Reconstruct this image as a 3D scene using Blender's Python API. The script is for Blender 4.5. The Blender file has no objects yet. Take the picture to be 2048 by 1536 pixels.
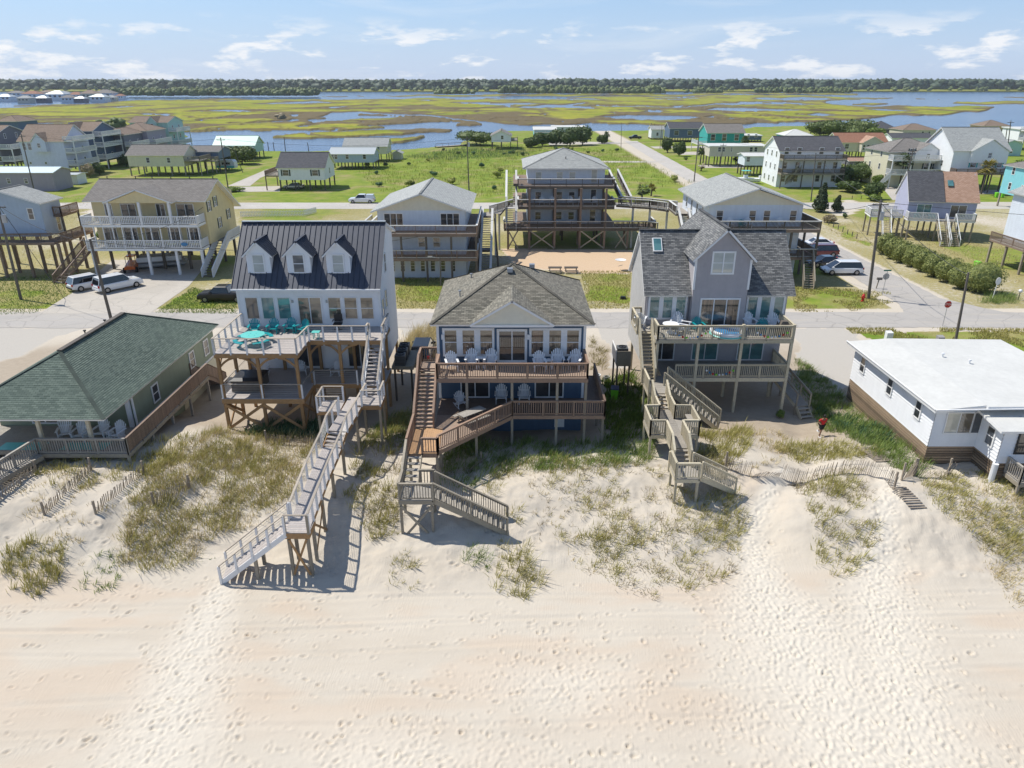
import bpy, math, random
import numpy as np
from mathutils import Vector, Matrix
R = math.radians
rng = np.random.default_rng(7)
random.seed(7)
scene = bpy.context.scene
# ------------------------------------------------------------------ camera
HC, FPX, PITCH = 23.5, 1422.0, R(23.08)
cam = bpy.data.objects.new('camera', bpy.data.cameras.new('camera'))
scene.collection.objects.link(cam)
cam.location = (0, 0, HC)
cam.rotation_euler = (math.pi/2 - PITCH, 0, 0)
cam.data.sensor_width = 36.0
cam.data.lens = 36.0*FPX/2048
cam.data.clip_start = 0.5
cam.data.clip_end = 30000
scene.camera = cam
# ------------------------------------------------------------------ sky and sun
SUN_EL = R(58)
SUN_H = Vector((-0.917, 0.40, 0)).normalized()           # the sun stands to the left, a little behind the houses
world = bpy.data.worlds.new('World'); scene.world = world
world.use_nodes = True
wn, wl = world.node_tree.nodes, world.node_tree.links
wn.clear()
w_out = wn.new('ShaderNodeOutputWorld'); w_bg = wn.new('ShaderNodeBackground')
sky = wn.new('ShaderNodeTexSky'); sky.sky_type = 'NISHITA'; sky.sun_disc = False
sky.sun_elevation = SUN_EL
sky.sun_rotation = math.atan2(SUN_H.x, SUN_H.y)
sky.altitude = 0; sky.air_density = 1.0; sky.dust_density = 0.25; sky.ozone_density = 3.0
w_bg.inputs['Strength'].default_value = 0.135
# fair-weather clouds: noise on the view direction projected to a cloud deck
tc = wn.new('ShaderNodeTexCoord')
sx = wn.new('ShaderNodeSeparateXYZ'); wl.new(tc.outputs['Generated'], sx.inputs[0])
def wm(op, a, b=None, clamp=False):
    n = wn.new('ShaderNodeMath'); n.operation = op; n.use_clamp = clamp
    for i, q in enumerate((a, b)):
        if q is None: continue
        if isinstance(q, (int, float)): n.inputs[i].default_value = q
        else: wl.new(q, n.inputs[i])
    return n.outputs[0]
az = wm('ARCTAN2', sx.outputs['X'], sx.outputs['Y'])
el = wm('ARCSINE', sx.outputs['Z'])
def cloud_layer(su, sv, off, lo, hi, detail, rough, dist):
    c = wn.new('ShaderNodeCombineXYZ')
    wl.new(wm('MULTIPLY', az, su), c.inputs[0]); wl.new(wm('MULTIPLY', el, sv), c.inputs[1]); c.inputs[2].default_value = off
    n = wn.new('ShaderNodeTexNoise'); n.inputs['Scale'].default_value = 1.0
    n.inputs['Detail'].default_value = detail; n.inputs['Roughness'].default_value = rough; n.inputs['Distortion'].default_value = dist
    wl.new(c.outputs[0], n.inputs['Vector'])
    r = wn.new('ShaderNodeMapRange'); r.inputs['From Min'].default_value = lo; r.inputs['From Max'].default_value = hi; r.clamp = True
    wl.new(n.outputs['Fac'], r.inputs['Value'])
    return r.outputs['Result']
puff = cloud_layer(12.0, 40.0, 2.3, 0.53, 0.62, 9, 0.60, 0.12)
wisp = cloud_layer(3.2, 22.0, 1.7, 0.53, 0.80, 5, 0.62, 0.9)
band = wn.new('ShaderNodeMapRange'); band.clamp = True                       # puffs sit low over the horizon
band.inputs['From Min'].default_value = 0.075; band.inputs['From Max'].default_value = 0.045
wl.new(el, band.inputs['Value'])
cover = wm('ADD', wm('MULTIPLY', puff, wm('MULTIPLY', band.outputs['Result'], 0.85)), wm('MULTIPLY', wisp, 0.34), True)
mixc = wn.new('ShaderNodeMix'); mixc.data_type = 'RGBA'
hzn = wn.new('ShaderNodeMapRange'); hzn.clamp = True; hzn.interpolation_type = 'SMOOTHSTEP'      # pale blue summer haze low over the horizon, all the way round
hzn.inputs['From Min'].default_value = 0.24; hzn.inputs['From Max'].default_value = -0.06; hzn.inputs['To Max'].default_value = 0.94
wl.new(el, hzn.inputs['Value'])
mixh = wn.new('ShaderNodeMix'); mixh.data_type = 'RGBA'; wl.new(hzn.outputs['Result'], mixh.inputs['Factor'])
tint = wn.new('ShaderNodeMix'); tint.data_type = 'RGBA'; tint.blend_type = 'MULTIPLY'; tint.inputs['Factor'].default_value = 1.0
tint.inputs['B'].default_value = (0.98, 0.98, 0.98, 1); wl.new(sky.outputs['Color'], tint.inputs['A']); wl.new(tint.outputs['Result'], mixh.inputs['A'])
low = wn.new('ShaderNodeMix'); low.data_type = 'RGBA'; low.inputs['A'].default_value = (3.7, 4.7, 6.5, 1); low.inputs['B'].default_value = (1.55, 3.0, 6.3, 1)
lf = wn.new('ShaderNodeMapRange'); lf.clamp = True; lf.inputs['From Min'].default_value = 0.0; lf.inputs['From Max'].default_value = 0.14; wl.new(el, lf.inputs['Value']); wl.new(lf.outputs['Result'], low.inputs['Factor'])
wl.new(low.outputs['Result'], mixh.inputs['B'])
wl.new(cover, mixc.inputs['Factor']); wl.new(mixh.outputs['Result'], mixc.inputs['A'])
mixc.inputs['B'].default_value = (6.8, 6.9, 7.1, 1)
wl.new(mixc.outputs['Result'], w_bg.inputs['Color']); wl.new(w_bg.outputs[0], w_out.inputs[0])
sun = bpy.data.objects.new('sun', bpy.data.lights.new('sun', 'SUN'))
scene.collection.objects.link(sun)
sun.data.energy = 5.0; sun.data.angle = R(0.5); sun.data.color = (1.0, 0.955, 0.875)
sdir = Vector((SUN_H.x*math.cos(SUN_EL), SUN_H.y*math.cos(SUN_EL), math.sin(SUN_EL)))
sun.rotation_euler = (-sdir).to_track_quat('-Z', 'Y').to_euler()
sun.location = (-40, 20, 60)
scene.view_settings.view_transform = 'Standard'; scene.view_settings.look = 'None'
scene.view_settings.gamma = 1; scene.view_settings.use_curve_mapping = False
scene.view_settings.exposure = 0.06
# ------------------------------------------------------------------ pixel -> place (a pixel gives a direction, the ground or a known plane the distance)
_cp, _sp = math.cos(PITCH), math.sin(PITCH)
def _ray(u, v):
    a, b = u-1024.0, v-768.0
    return a, FPX*_cp - b*_sp, -FPX*_sp - b*_cp
def G(u, v, z=0.0):
    x, y, w = _ray(u, v); t = (z-HC)/w
    return Vector((x*t, y*t, z))
def V(u, v, D):
    x, y, w = _ray(u, v); t = D/y
    return Vector((x*t, D, HC+w*t))
# ------------------------------------------------------------------ materials
MATS = {}
def _new(name):
    m = bpy.data.materials.new(name); m.use_nodes = True
    MATS[name] = m
    nt = m.node_tree; b = nt.nodes['Principled BSDF']
    return m, nt, b
def _n(nt, t, **kw):
    n = nt.nodes.new(t)
    for k, v in kw.items(): setattr(n, k, v)
    return n
def noise(nt, scale, detail=4, rough=0.55, vec=None, stretch=None):
    n = _n(nt, 'ShaderNodeTexNoise')
    n.inputs['Scale'].default_value = scale; n.inputs['Detail'].default_value = detail; n.inputs['Roughness'].default_value = rough
    if vec is None:
        g = _n(nt, 'ShaderNodeNewGeometry'); vec = g.outputs['Position']
    if stretch:
        mp = _n(nt, 'ShaderNodeMapping'); mp.inputs['Scale'].default_value = stretch
        nt.links.new(vec, mp.inputs['Vector']); vec = mp.outputs[0]
    nt.links.new(vec, n.inputs['Vector'])
    return n.outputs['Fac']
def ramp(nt, fac, stops):
    r = _n(nt, 'ShaderNodeValToRGB')
    e = r.color_ramp.elements
    while len(e) < len(stops): e.new(0.5)
    for q, (p, c) in zip(e, stops):
        q.position = p; q.color = (*c[:3], 1)
    nt.links.new(fac, r.inputs[0])
    return r.outputs[0]
def mixrgb(nt, fac, a, b, mode='MIX'):
    m = _n(nt, 'ShaderNodeMix', data_type='RGBA', blend_type=mode)
    for k, q in (('Factor', fac), ('A', a), ('B', b)):
        if isinstance(q, (int, float)): m.inputs[k].default_value = q
        elif isinstance(q, tuple): m.inputs[k].default_value = (*q[:3], 1)
        else: nt.links.new(q, m.inputs[k])
    return m.outputs['Result']
def bump(nt, b, h, strength=0.4, dist=0.02):
    n = _n(nt, 'ShaderNodeBump'); n.inputs['Strength'].default_value = strength; n.inputs['Distance'].default_value = dist
    nt.links.new(h, n.inputs['Height']); nt.links.new(n.outputs[0], b.inputs['Normal'])
def sc(c, k): return tuple(min(1, q*k) for q in c[:3])
def paint(name, c, rough=0.55, var=0.14, scale=1.3, rnd=0.0):
    """painted or vinyl surface: faint weathering blotches"""
    m, nt, b = _new(name)
    f = noise(nt, scale, 5, 0.6)
    col = ramp(nt, f, [(0.25, sc(c, 1-var)), (0.7, sc(c, 1+var*0.5))])
    f2 = noise(nt, 1.0, 3, 0.5, stretch=(3.0, 3.0, 0.35))
    col = mixrgb(nt, 0.5, col, ramp(nt, f2, [(0.35, sc(c, 1-var*0.8)), (0.65, c)]))
    if rnd:
        oi = _n(nt, 'ShaderNodeObjectInfo')
        hs = _n(nt, 'ShaderNodeMapRange'); hs.inputs['To Min'].default_value = 1-rnd; hs.inputs['To Max'].default_value = 1+rnd
        nt.links.new(oi.outputs['Random'], hs.inputs['Value'])
        vm = _n(nt, 'ShaderNodeVectorMath', operation='SCALE'); nt.links.new(col, vm.inputs[0]); nt.links.new(hs.outputs[0], vm.inputs['Scale'])
        col = vm.outputs[0]
    nt.links.new(col, b.inputs['Base Color']); b.inputs['Roughness'].default_value = rough
    return m
def wood(name, c1, c2, rough=0.75, rnd=0.16, grain=(9, 9, 9)):
    m, nt, b = _new(name)
    f = noise(nt, 1.0, 6, 0.65, stretch=grain)
    f2 = noise(nt, 0.9, 3, 0.5)
    col = mixrgb(nt, ramp(nt, f2, [(0.35, (0.25,)*3), (0.7, (0.75,)*3)]), ramp(nt, f, [(0.3, sc(c1, 0.75)), (0.65, c1)]), ramp(nt, f, [(0.3, sc(c2, 0.75)), (0.65, c2)]))
    oi = _n(nt, 'ShaderNodeObjectInfo')
    hs = _n(nt, 'ShaderNodeMapRange'); hs.inputs['To Min'].default_value = 1-rnd; hs.inputs['To Max'].default_value = 1+rnd
    nt.links.new(oi.outputs['Random'], hs.inputs['Value'])
    vm = _n(nt, 'ShaderNodeVectorMath', operation='SCALE'); nt.links.new(col, vm.inputs[0]); nt.links.new(hs.outputs[0], vm.inputs['Scale'])
    nt.links.new(vm.outputs[0], b.inputs['Base Color']); b.inputs['Roughness'].default_value = rough
    bump(nt, b, f, 0.3, 0.01)
    return m
def shingle(name, c1, c2, c3, bw=0.34, bh=0.145):
    """asphalt shingles: tabs follow the uv (metres along eave, metres up slope)"""
    m, nt, b = _new(name)
    uv = _n(nt, 'ShaderNodeUVMap')
    br = _n(nt, 'ShaderNodeTexBrick'); br.offset = 0.5
    br.inputs['Scale'].default_value = 1.0; br.inputs['Brick Width'].default_value = bw; br.inputs['Row Height'].default_value = bh
    br.inputs['Mortar Size'].default_value = 0.012; br.inputs['Bias'].default_value = -0.1
    br.inputs['Color1'].default_value = (*c1, 1); br.inputs['Color2'].default_value = (*c2, 1); br.inputs['Mortar'].default_value = (*sc(c1, 0.45), 1)
    nt.links.new(uv.outputs[0], br.inputs['Vector'])
    f = noise(nt, 0.55, 5, 0.62)
    col = mixrgb(nt, ramp(nt, f, [(0.38, (0, 0, 0)), (0.72, (0.45,)*3)]), br.outputs['Color'], c3)
    f2 = noise(nt, 60, 2, 0.5)
    col = mixrgb(nt, 0.5, col, ramp(nt, f2, [(0.3, (0.45,)*3), (0.7, (0.6,)*3)]), 'OVERLAY')
    nt.links.new(col, b.inputs['Base Color']); b.inputs['Roughness'].default_value = 0.92
    bump(nt, b, f2, 0.5, 0.01)
    return m
def gloss(name, c, rough=0.25, metal=0.0, coat=0.0, var=0.0):
    m, nt, b = _new(name)
    b.inputs['Roughness'].default_value = rough; b.inputs['Metallic'].default_value = metal; b.inputs['Coat Weight'].default_value = coat
    b.inputs['Coat Roughness'].default_value = 0.05
    f = noise(nt, 2.5, 4, 0.6)
    nt.links.new(ramp(nt, f, [(0.3, sc(c, 1-var-0.05)), (0.7, sc(c, 1+var))]), b.inputs['Base Color'])
    return m
def pane(name, c, c2=None, scale=(0.8, 0.8, 1.6)):
    """window glass: the colour carries blinds, film tint and painted reflections, the coat the live ones"""
    m, nt, b = _new(name)
    f = noise(nt, 1.0, 2, 0.4, stretch=scale)
    nt.links.new(ramp(nt, f, [(0.42, c), (0.56, c2 or sc(c, 1.6))]), b.inputs['Base Color'])
    b.inputs['Roughness'].default_value = 0.35; b.inputs['Coat Weight'].default_value = 1.0; b.inputs['Coat Roughness'].default_value = 0.015
    b.inputs['Coat IOR'].default_value = 1.9
    return m
def leaf(name, c1, c2, trans=0.25):
    m, nt, b = _new(name)
    f = noise(nt, 3.0, 3, 0.6); f2 = noise(nt, 0.25, 2, 0.5)
    col = mixrgb(nt, f2, ramp(nt, f, [(0.3, c1), (0.7, c2)]), ramp(nt, f, [(0.3, sc(c1, 0.8)), (0.7, sc(c2, 1.15))]))
    nt.links.new(col, b.inputs['Base Color']); b.inputs['Roughness'].default_value = 0.65
    tr = _n(nt, 'ShaderNodeBsdfTranslucent'); nt.links.new(col, tr.inputs[0])
    mx = _n(nt, 'ShaderNodeMixShader'); mx.inputs[0].default_value = trans
    nt.links.new(b.outputs[0], mx.inputs[1]); nt.links.new(tr.outputs[0], mx.inputs[2])
    nt.links.new(mx.outputs[0], nt.nodes['Material Output'].inputs['Surface'])
    return m
paint('white_siding', (0.80, 0.81, 0.82), 0.55, 0.09); paint('white_trim', (0.78, 0.78, 0.77), 0.45, 0.08); paint('white_post', (0.74, 0.74, 0.74), 0.5, 0.08)
paint('white_roof', (0.60, 0.595, 0.56), 0.6, 0.16, 0.5); paint('navy_siding', (0.055, 0.108, 0.18), 0.6, 0.2); paint('yellow_siding', (0.70, 0.58, 0.32))
paint('green_siding', (0.25, 0.29, 0.20)); paint('lilac_siding', (0.64, 0.67, 0.80)); paint('grey_shake', (0.41, 0.385, 0.39), 0.8, 0.15, 2.2); paint('pale_shake', (0.42, 0.41, 0.39), 0.8, 0.22, 2.2)
paint('blue_siding', (0.42, 0.50, 0.60)); paint('paleblue_siding', (0.66, 0.71, 0.77)); paint('lavender_siding', (0.42, 0.43, 0.56)); paint('cream_siding', (0.68, 0.64, 0.47))
paint('cyan_siding', (0.22, 0.55, 0.60)); paint('teal_siding', (0.03, 0.36, 0.32)); paint('mint_siding', (0.42, 0.62, 0.57)); paint('slate_siding', (0.10, 0.15, 0.23))
paint('darkgrey_siding', (0.17, 0.17, 0.20)); paint('beige_siding', (0.60, 0.56, 0.46)); paint('tan_siding', (0.62, 0.42, 0.20)); paint('mauve_siding', (0.36, 0.32, 0.37))
paint('soffit', (0.70, 0.66, 0.55), 0.7); paint('shutter', (0.03, 0.045, 0.045)); paint('teal_shutter', (0.05, 0.40, 0.42))
paint('gable_shake', (0.74, 0.69, 0.55), 0.7, 0.12, 3)
shingle('shingle_weathered', (0.115, 0.11, 0.088), (0.275, 0.255, 0.205), (0.215, 0.19, 0.15))
shingle('shingle_charcoal', (0.085, 0.088, 0.09), (0.27, 0.268, 0.255), (0.185, 0.187, 0.187))
shingle('shingle_green', (0.07, 0.10, 0.082), (0.145, 0.185, 0.15), (0.11, 0.145, 0.118))
shingle('shingle_pale', (0.30, 0.31, 0.30), (0.42, 0.43, 0.41), (0.36, 0.37, 0.35), 0.4, 0.2)
shingle('shingle_taupe', (0.18, 0.165, 0.15), (0.255, 0.235, 0.215), (0.215, 0.20, 0.185), 0.4, 0.2)
shingle('shingle_dark', (0.07, 0.072, 0.08), (0.115, 0.115, 0.125), (0.095, 0.095, 0.105), 0.4, 0.2)
shingle('shingle_brown', (0.21, 0.155, 0.115), (0.29, 0.22, 0.17), (0.25, 0.19, 0.145), 0.4, 0.2)
shingle('shingle_rust', (0.27, 0.125, 0.075), (0.36, 0.19, 0.125), (0.31, 0.16, 0.10), 0.4, 0.2)
shingle('shingle_salmon', (0.37, 0.225, 0.15), (0.49, 0.32, 0.235), (0.43, 0.275, 0.195), 0.4, 0.2)
gloss('metal_roof', (0.058, 0.066, 0.088), 0.5, 0.1, 0, 0.08); gloss('metal_seam', (0.066, 0.075, 0.098), 0.45, 0.2)
gloss('mint_metal', (0.52, 0.70, 0.60), 0.45); gloss('grey_metal', (0.45, 0.48, 0.48), 0.45, 0.3); gloss('lightblue_metal', (0.56, 0.68, 0.72), 0.45)
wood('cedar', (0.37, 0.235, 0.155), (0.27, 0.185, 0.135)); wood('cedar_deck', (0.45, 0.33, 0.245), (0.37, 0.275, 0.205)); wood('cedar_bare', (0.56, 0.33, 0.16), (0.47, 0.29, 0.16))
wood('new_pine', (0.45, 0.255, 0.105), (0.32, 0.19, 0.09)); wood('weathered', (0.37, 0.32, 0.24), (0.27, 0.235, 0.185)); wood('silver_wood', (0.42, 0.385, 0.33), (0.30, 0.275, 0.24))
wood('pale_wood', (0.60, 0.53, 0.38), (0.50, 0.44, 0.32)); wood('dark_wood', (0.14, 0.115, 0.09), (0.10, 0.085, 0.07)); wood('composite', (0.50, 0.45, 0.415), (0.43, 0.385, 0.355), 0.6, 0.07)
wood('cap_wood', (0.45, 0.385, 0.31), (0.36, 0.31, 0.25)); wood('skirt_wood', (0.31, 0.225, 0.15), (0.21, 0.155, 0.105), 0.75, 0.42); wood('pole_wood', (0.15, 0.13, 0.11), (0.10, 0.09, 0.08))
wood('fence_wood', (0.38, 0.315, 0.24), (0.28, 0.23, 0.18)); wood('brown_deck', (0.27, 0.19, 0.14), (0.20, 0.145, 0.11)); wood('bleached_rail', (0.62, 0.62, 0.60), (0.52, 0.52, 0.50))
pane('pane_dark', (0.012, 0.016, 0.02), (0.035, 0.04, 0.045)); pane('pane_tan', (0.085, 0.068, 0.045), (0.21, 0.17, 0.115)); pane('pane_teal', (0.045, 0.15, 0.155), (0.09, 0.23, 0.225)); pane('pane_blind', (0.42, 0.42, 0.36), (0.5, 0.5, 0.43))  # pane_teal: film tint plus a teal reflection painted into the glass colour
pane('pane_stripe', (0.035, 0.028, 0.022), (0.17, 0.11, 0.075), (9, 9, 0.3))  # reflected railing balusters painted into the glass as vertical stripes
gloss('teal_plastic', (0.0, 0.27, 0.29), 0.4, 0, 0, 0.06); gloss('teal_light', (0.12, 0.52, 0.47), 0.45); gloss('white_plastic', (0.74, 0.75, 0.76), 0.45); gloss('black_plastic', (0.015, 0.015, 0.017), 0.5)
gloss('green_bin', (0.20, 0.62, 0.03), 0.45); gloss('navy_lid', (0.02, 0.03, 0.08), 0.5); gloss('red_paint', (0.55, 0.025, 0.02), 0.4); gloss('sign_back', (0.36, 0.37, 0.37), 0.4, 0.5)
gloss('galvanised', (0.42, 0.43, 0.44), 0.4, 0.6); gloss('ac_grey', (0.10, 0.105, 0.11), 0.5); gloss('street_green', (0.02, 0.16, 0.10), 0.5); gloss('pool_blue', (0.03, 0.20, 0.42), 0.3)
gloss('car_white', (0.76, 0.77, 0.78), 0.3, 0, 1.0); gloss('car_black', (0.005, 0.005, 0.006), 0.3, 0, 0.35); gloss('car_maroon', (0.16, 0.012, 0.015), 0.3, 0.3, 1.0); gloss('car_navy', (0.02, 0.03, 0.05), 0.25, 0.3, 1.0); gloss('car_silver', (0.4, 0.41, 0.42), 0.3, 0.6, 1.0)
gloss('car_glass', (0.008, 0.009, 0.011), 0.06, 0, 1.0); gloss('tyre', (0.012, 0.012, 0.012), 0.85); gloss('rim', (0.32, 0.32, 0.33), 0.3, 0.8); gloss('tail_red', (0.45, 0.01, 0.01), 0.2, 0, 1.0); gloss('headlamp', (0.6, 0.62, 0.65), 0.1, 0.2, 1.0)
gloss('orange_paint', (0.62, 0.13, 0.02), 0.35, 0, 0.5); gloss('wire', (0.05, 0.05, 0.05), 0.6); gloss('rope', (0.55, 0.55, 0.52), 0.8); gloss('cover_grey', (0.30, 0.29, 0.28), 0.8)
paint('skin', (0.22, 0.11, 0.065), 0.6, 0.06); paint('shirt_red', (0.60, 0.015, 0.02), 0.8, 0.1); paint('shorts_black', (0.012, 0.012, 0.014), 0.8, 0.1); paint('hair_black', (0.01, 0.008, 0.007), 0.7, 0.1)
leaf('grass_olive', (0.285, 0.265, 0.07), (0.47, 0.425, 0.145)); leaf('grass_dry', (0.45, 0.37, 0.18), (0.62, 0.52, 0.28)); leaf('grass_green', (0.12, 0.19, 0.035), (0.26, 0.335, 0.08))
leaf('grass_brown', (0.24, 0.195, 0.11), (0.38, 0.315, 0.19))
leaf('hedge_leaf', (0.10, 0.145, 0.028), (0.38, 0.40, 0.13)); leaf('shrub_leaf', (0.045, 0.08, 0.02), (0.115, 0.165, 0.04)); leaf('juniper_leaf', (0.028, 0.05, 0.02), (0.06, 0.09, 0.035)); leaf('bright_leaf', (0.09, 0.15, 0.02), (0.20, 0.27, 0.04))
leaf('palm_leaf', (0.05, 0.085, 0.022), (0.12, 0.16, 0.045)); leaf('palm_yellow', (0.16, 0.14, 0.02), (0.28, 0.23, 0.05)); leaf('pine_far', (0.030, 0.058, 0.028), (0.062, 0.10, 0.042), 0.1); leaf('oak_far', (0.065, 0.10, 0.024), (0.16, 0.205, 0.05), 0.1)
leaf('field_leaf', (0.20, 0.23, 0.03), (0.33, 0.345, 0.07)); leaf('vine_leaf', (0.05, 0.12, 0.045), (0.10, 0.19, 0.08)); wood('bark', (0.13, 0.10, 0.075), (0.09, 0.07, 0.055))
# ------------------------------------------------------------------ mesh helpers
COL = scene.collection
WORG = {}
def tag(o, label=None, cat=None, group=None, kind=None):
    for k, q in (('label', label), ('category', cat), ('group', group), ('kind', kind)):
        if q: o[k] = q
    return o
def thing(name, label, cat, loc=(0, 0, 0), rz=0, group=None, local=False):
    o = bpy.data.objects.new(name, None); COL.objects.link(o)
    o.empty_display_size = 0.3
    o.location = loc; o.rotation_euler = (0, 0, rz)
    WORG[o] = Vector((0, 0, 0)) if local else Vector(loc)
    return tag(o, label, cat, group)
class MB:
    def __init__(s): s.v = []; s.f = []; s.uv = []; s.has = False
    def face(s, pts, uv=None):
        i = len(s.v); s.v += [tuple(p) for p in pts]; s.f.append(tuple(range(i, i+len(pts))))
        if uv is not None: s.has = True
        s.uv += list(uv) if uv is not None else [(0.0, 0.0)]*len(pts)
    def box(s, x0, x1, y0, y1, z0, z1):
        s.hexa([(x0, y0, z0), (x1, y0, z0), (x1, y1, z0), (x0, y1, z0), (x0, y0, z1), (x1, y0, z1), (x1, y1, z1), (x0, y1, z1)])
        return s
    def hexa(s, p):
        i = len(s.v); s.v += [tuple(q) for q in p]
        for f in ((3, 2, 1, 0), (4, 5, 6, 7), (0, 1, 5, 4), (1, 2, 6, 5), (2, 3, 7, 6), (3, 0, 4, 7)):
            s.f.append(tuple(i+k for k in f)); s.uv += [(0.0, 0.0)]*4
        return s
    def beam(s, p, q, w, h, off=0.0):
        """bar from p to q, w wide (sideways), h tall; off lifts it"""
        p, q = Vector(p), Vector(q); d = (q-p).normalized()
        side = d.cross(Vector((0, 0, 1)))
        side = Vector((1, 0, 0)) if side.length < 1e-4 else side.normalized()
        up = side.cross(d).normalized()
        a, b = side*w/2, up*h/2; p = p+up*off; q = q+up*off
        s.hexa([p-a-b, p+a-b, q+a-b, q-a-b, p-a+b, p+a+b, q+a+b, q-a+b])
        return s
    def cyl(s, p, q, r0, r1=None, n=8, caps=True):
        r1 = r0 if r1 is None else r1
        p, q = Vector(p), Vector(q); d = (q-p).normalized()
        a = d.orthogonal().normalized(); b = d.cross(a)
        i = len(s.v)
        for c, r in ((p, r0), (q, r1)):
            for k in range(n):
                t = 2*math.pi*k/n; s.v.append(tuple(c+(a*math.cos(t)+b*math.sin(t))*r))
        for k in range(n):
            s.f.append((i+k, i+(k+1) % n, i+n+(k+1) % n, i+n+k)); s.uv += [(0.0, 0.0)]*4
        if caps:
            s.f.append(tuple(i+n-1-k for k in range(n))); s.f.append(tuple(i+n+k for k in range(n))); s.uv += [(0.0, 0.0)]*(2*n)
        return s
    def lathe(s, prof, c=(0, 0, 0), n=14):
        c = Vector(c); i = len(s.v); m = len(prof)
        for (r, z) in prof:
            for k in range(n):
                t = 2*math.pi*k/n; s.v.append((c.x+r*math.cos(t), c.y+r*math.sin(t), c.z+z))
        for j in range(m-1):
            for k in range(n):
                s.f.append((i+j*n+k, i+j*n+(k+1) % n, i+(j+1)*n+(k+1) % n, i+(j+1)*n+k)); s.uv += [(0.0, 0.0)]*4
        return s
    def prism(s, pts, off):
        """closed solid: polygon and its copy moved by off"""
        pts = [Vector(p) for p in pts]; off = Vector(off); n = len(pts)
        nrm = sum(((pts[k]-pts[0]).cross(pts[(k+1) % n]-pts[0]) for k in range(1, n-1)), Vector())
        if nrm.dot(off) > 0: pts = pts[::-1]
        i = len(s.v); s.v += [tuple(p) for p in pts]+[tuple(p+off) for p in pts]
        s.f.append(tuple(range(i, i+n))); s.f.append(tuple(i+n+k for k in reversed(range(n)))); s.uv += [(0.0, 0.0)]*(2*n)
        for k in range(n):
            j = (k+1) % n
            s.f.append((i+j, i+k, i+n+k, i+n+j)); s.uv += [(0.0, 0.0)]*4
        return s
    def laps(s, O, S, T, N, poly, exp=0.15, lip=0.014, wob=0.0):
        """overlapping courses (siding, shingles) filling a convex polygon given in (s, t) metres"""
        O, S, T, N = Vector(O), Vector(S).normalized(), Vector(T).normalized(), Vector(N).normalized()
        t0 = min(p[1] for p in poly); t1 = max(p[1] for p in poly)
        def span(t):
            t = min(max(t, t0+1e-5), t1-1e-5); xs = []
            for k in range(len(poly)):
                (xa, ya), (xb, yb) = poly[k], poly[(k+1) % len(poly)]
                if (ya-t)*(yb-t) <= 0 and abs(ya-yb) > 1e-9: xs.append(xa+(xb-xa)*(t-ya)/(yb-ya))
            return (min(xs), max(xs)) if xs else (0, 0)
        t = t0
        while t < t1-1e-3:
            e = min(t+exp, t1)
            a0, a1 = span(t+1e-4); b0, b1 = span(e-1e-4)
            lo = lip+wob*random.uniform(-1, 1)
            P = lambda x, y, n: O+S*x+T*y+N*n
            s.face([P(a0, t, lo), P(a1, t, lo), P(b1, e, 0.002), P(b0, e, 0.002)], [(a0, t), (a1, t), (b1, e), (b0, e)])
            s.face([P(a0, t, 0.0), P(a1, t, 0.0), P(a1, t, lo), P(a0, t, lo)], [(a0, t), (a1, t), (a1, t+.01), (a0, t+.01)])
            t = e
        return s
    def build(s, name, mat, parent=None, smooth=False, kind=None, label=None):
        me = bpy.data.meshes.new(name)
        v = np.array(s.v, dtype=np.float64).reshape(-1, 3)
        c = (v.min(0)+v.max(0))/2 if len(v) else np.zeros(3)
        if parent is None: c[2] = v[:, 2].min()
        v = v-c
        me.from_pydata(v.tolist(), [], s.f)
        if s.has:
            uvl = me.uv_layers.new(name='UVMap')
            uvl.data.foreach_set('uv', np.array(s.uv, dtype=np.float32).ravel())
        me.materials.append(MATS[mat])
        if smooth: me.polygons.foreach_set('use_smooth', [True]*len(me.polygons))
        o = bpy.data.objects.new(name, me); COL.objects.link(o)
        c = Vector(c); WORG[o] = c
        if parent is not None:
            o.parent = parent; o.location = c-WORG[parent]
        else: o.location = c
        if kind: o['kind'] = kind
        if label: o['label'] = label
        return o
UNIT = {}
def unit(mat, kindname='bar'):
    if mat not in UNIT:
        m = MB().box(-.5, .5, -.5, .5, -.5, .5)
        me = bpy.data.meshes.new(kindname+'_'+mat); me.from_pydata(m.v, [], m.f); me.materials.append(MATS[mat]); UNIT[mat] = me
    return UNIT[mat]
def piece(name, mat, parent, p, q, w, h, off=0.0):
    """one bar as an object of its own; alike bars share mesh data"""
    p, q = Vector(p), Vector(q); d = q-p; L = d.length; d = d/L
    side = d.cross(Vector((0, 0, 1)))
    side = Vector((1, 0, 0)) if side.length < 1e-4 else side.normalized()
    up = side.cross(d).normalized()
    c = (p+q)/2+up*off
    o = bpy.data.objects.new(name, unit(mat)); COL.objects.link(o)
    M = Matrix((side, d, up)).transposed().to_4x4()
    S = Matrix.Diagonal((w, L, h, 1))
    o.parent = parent
    o.matrix_basis = Matrix.Translation(c-(WORG[parent] if parent else Vector())) @ M @ S
    WORG[o] = c
    return o
def copy_tree(o, parent=None):
    c = o.copy(); COL.objects.link(c)
    if parent is not None: c.parent = parent
    for ch in list(o.children): copy_tree(ch, c)
    return c
def lerp(a, b, t): return Vector(a)*(1-t)+Vector(b)*t
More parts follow.
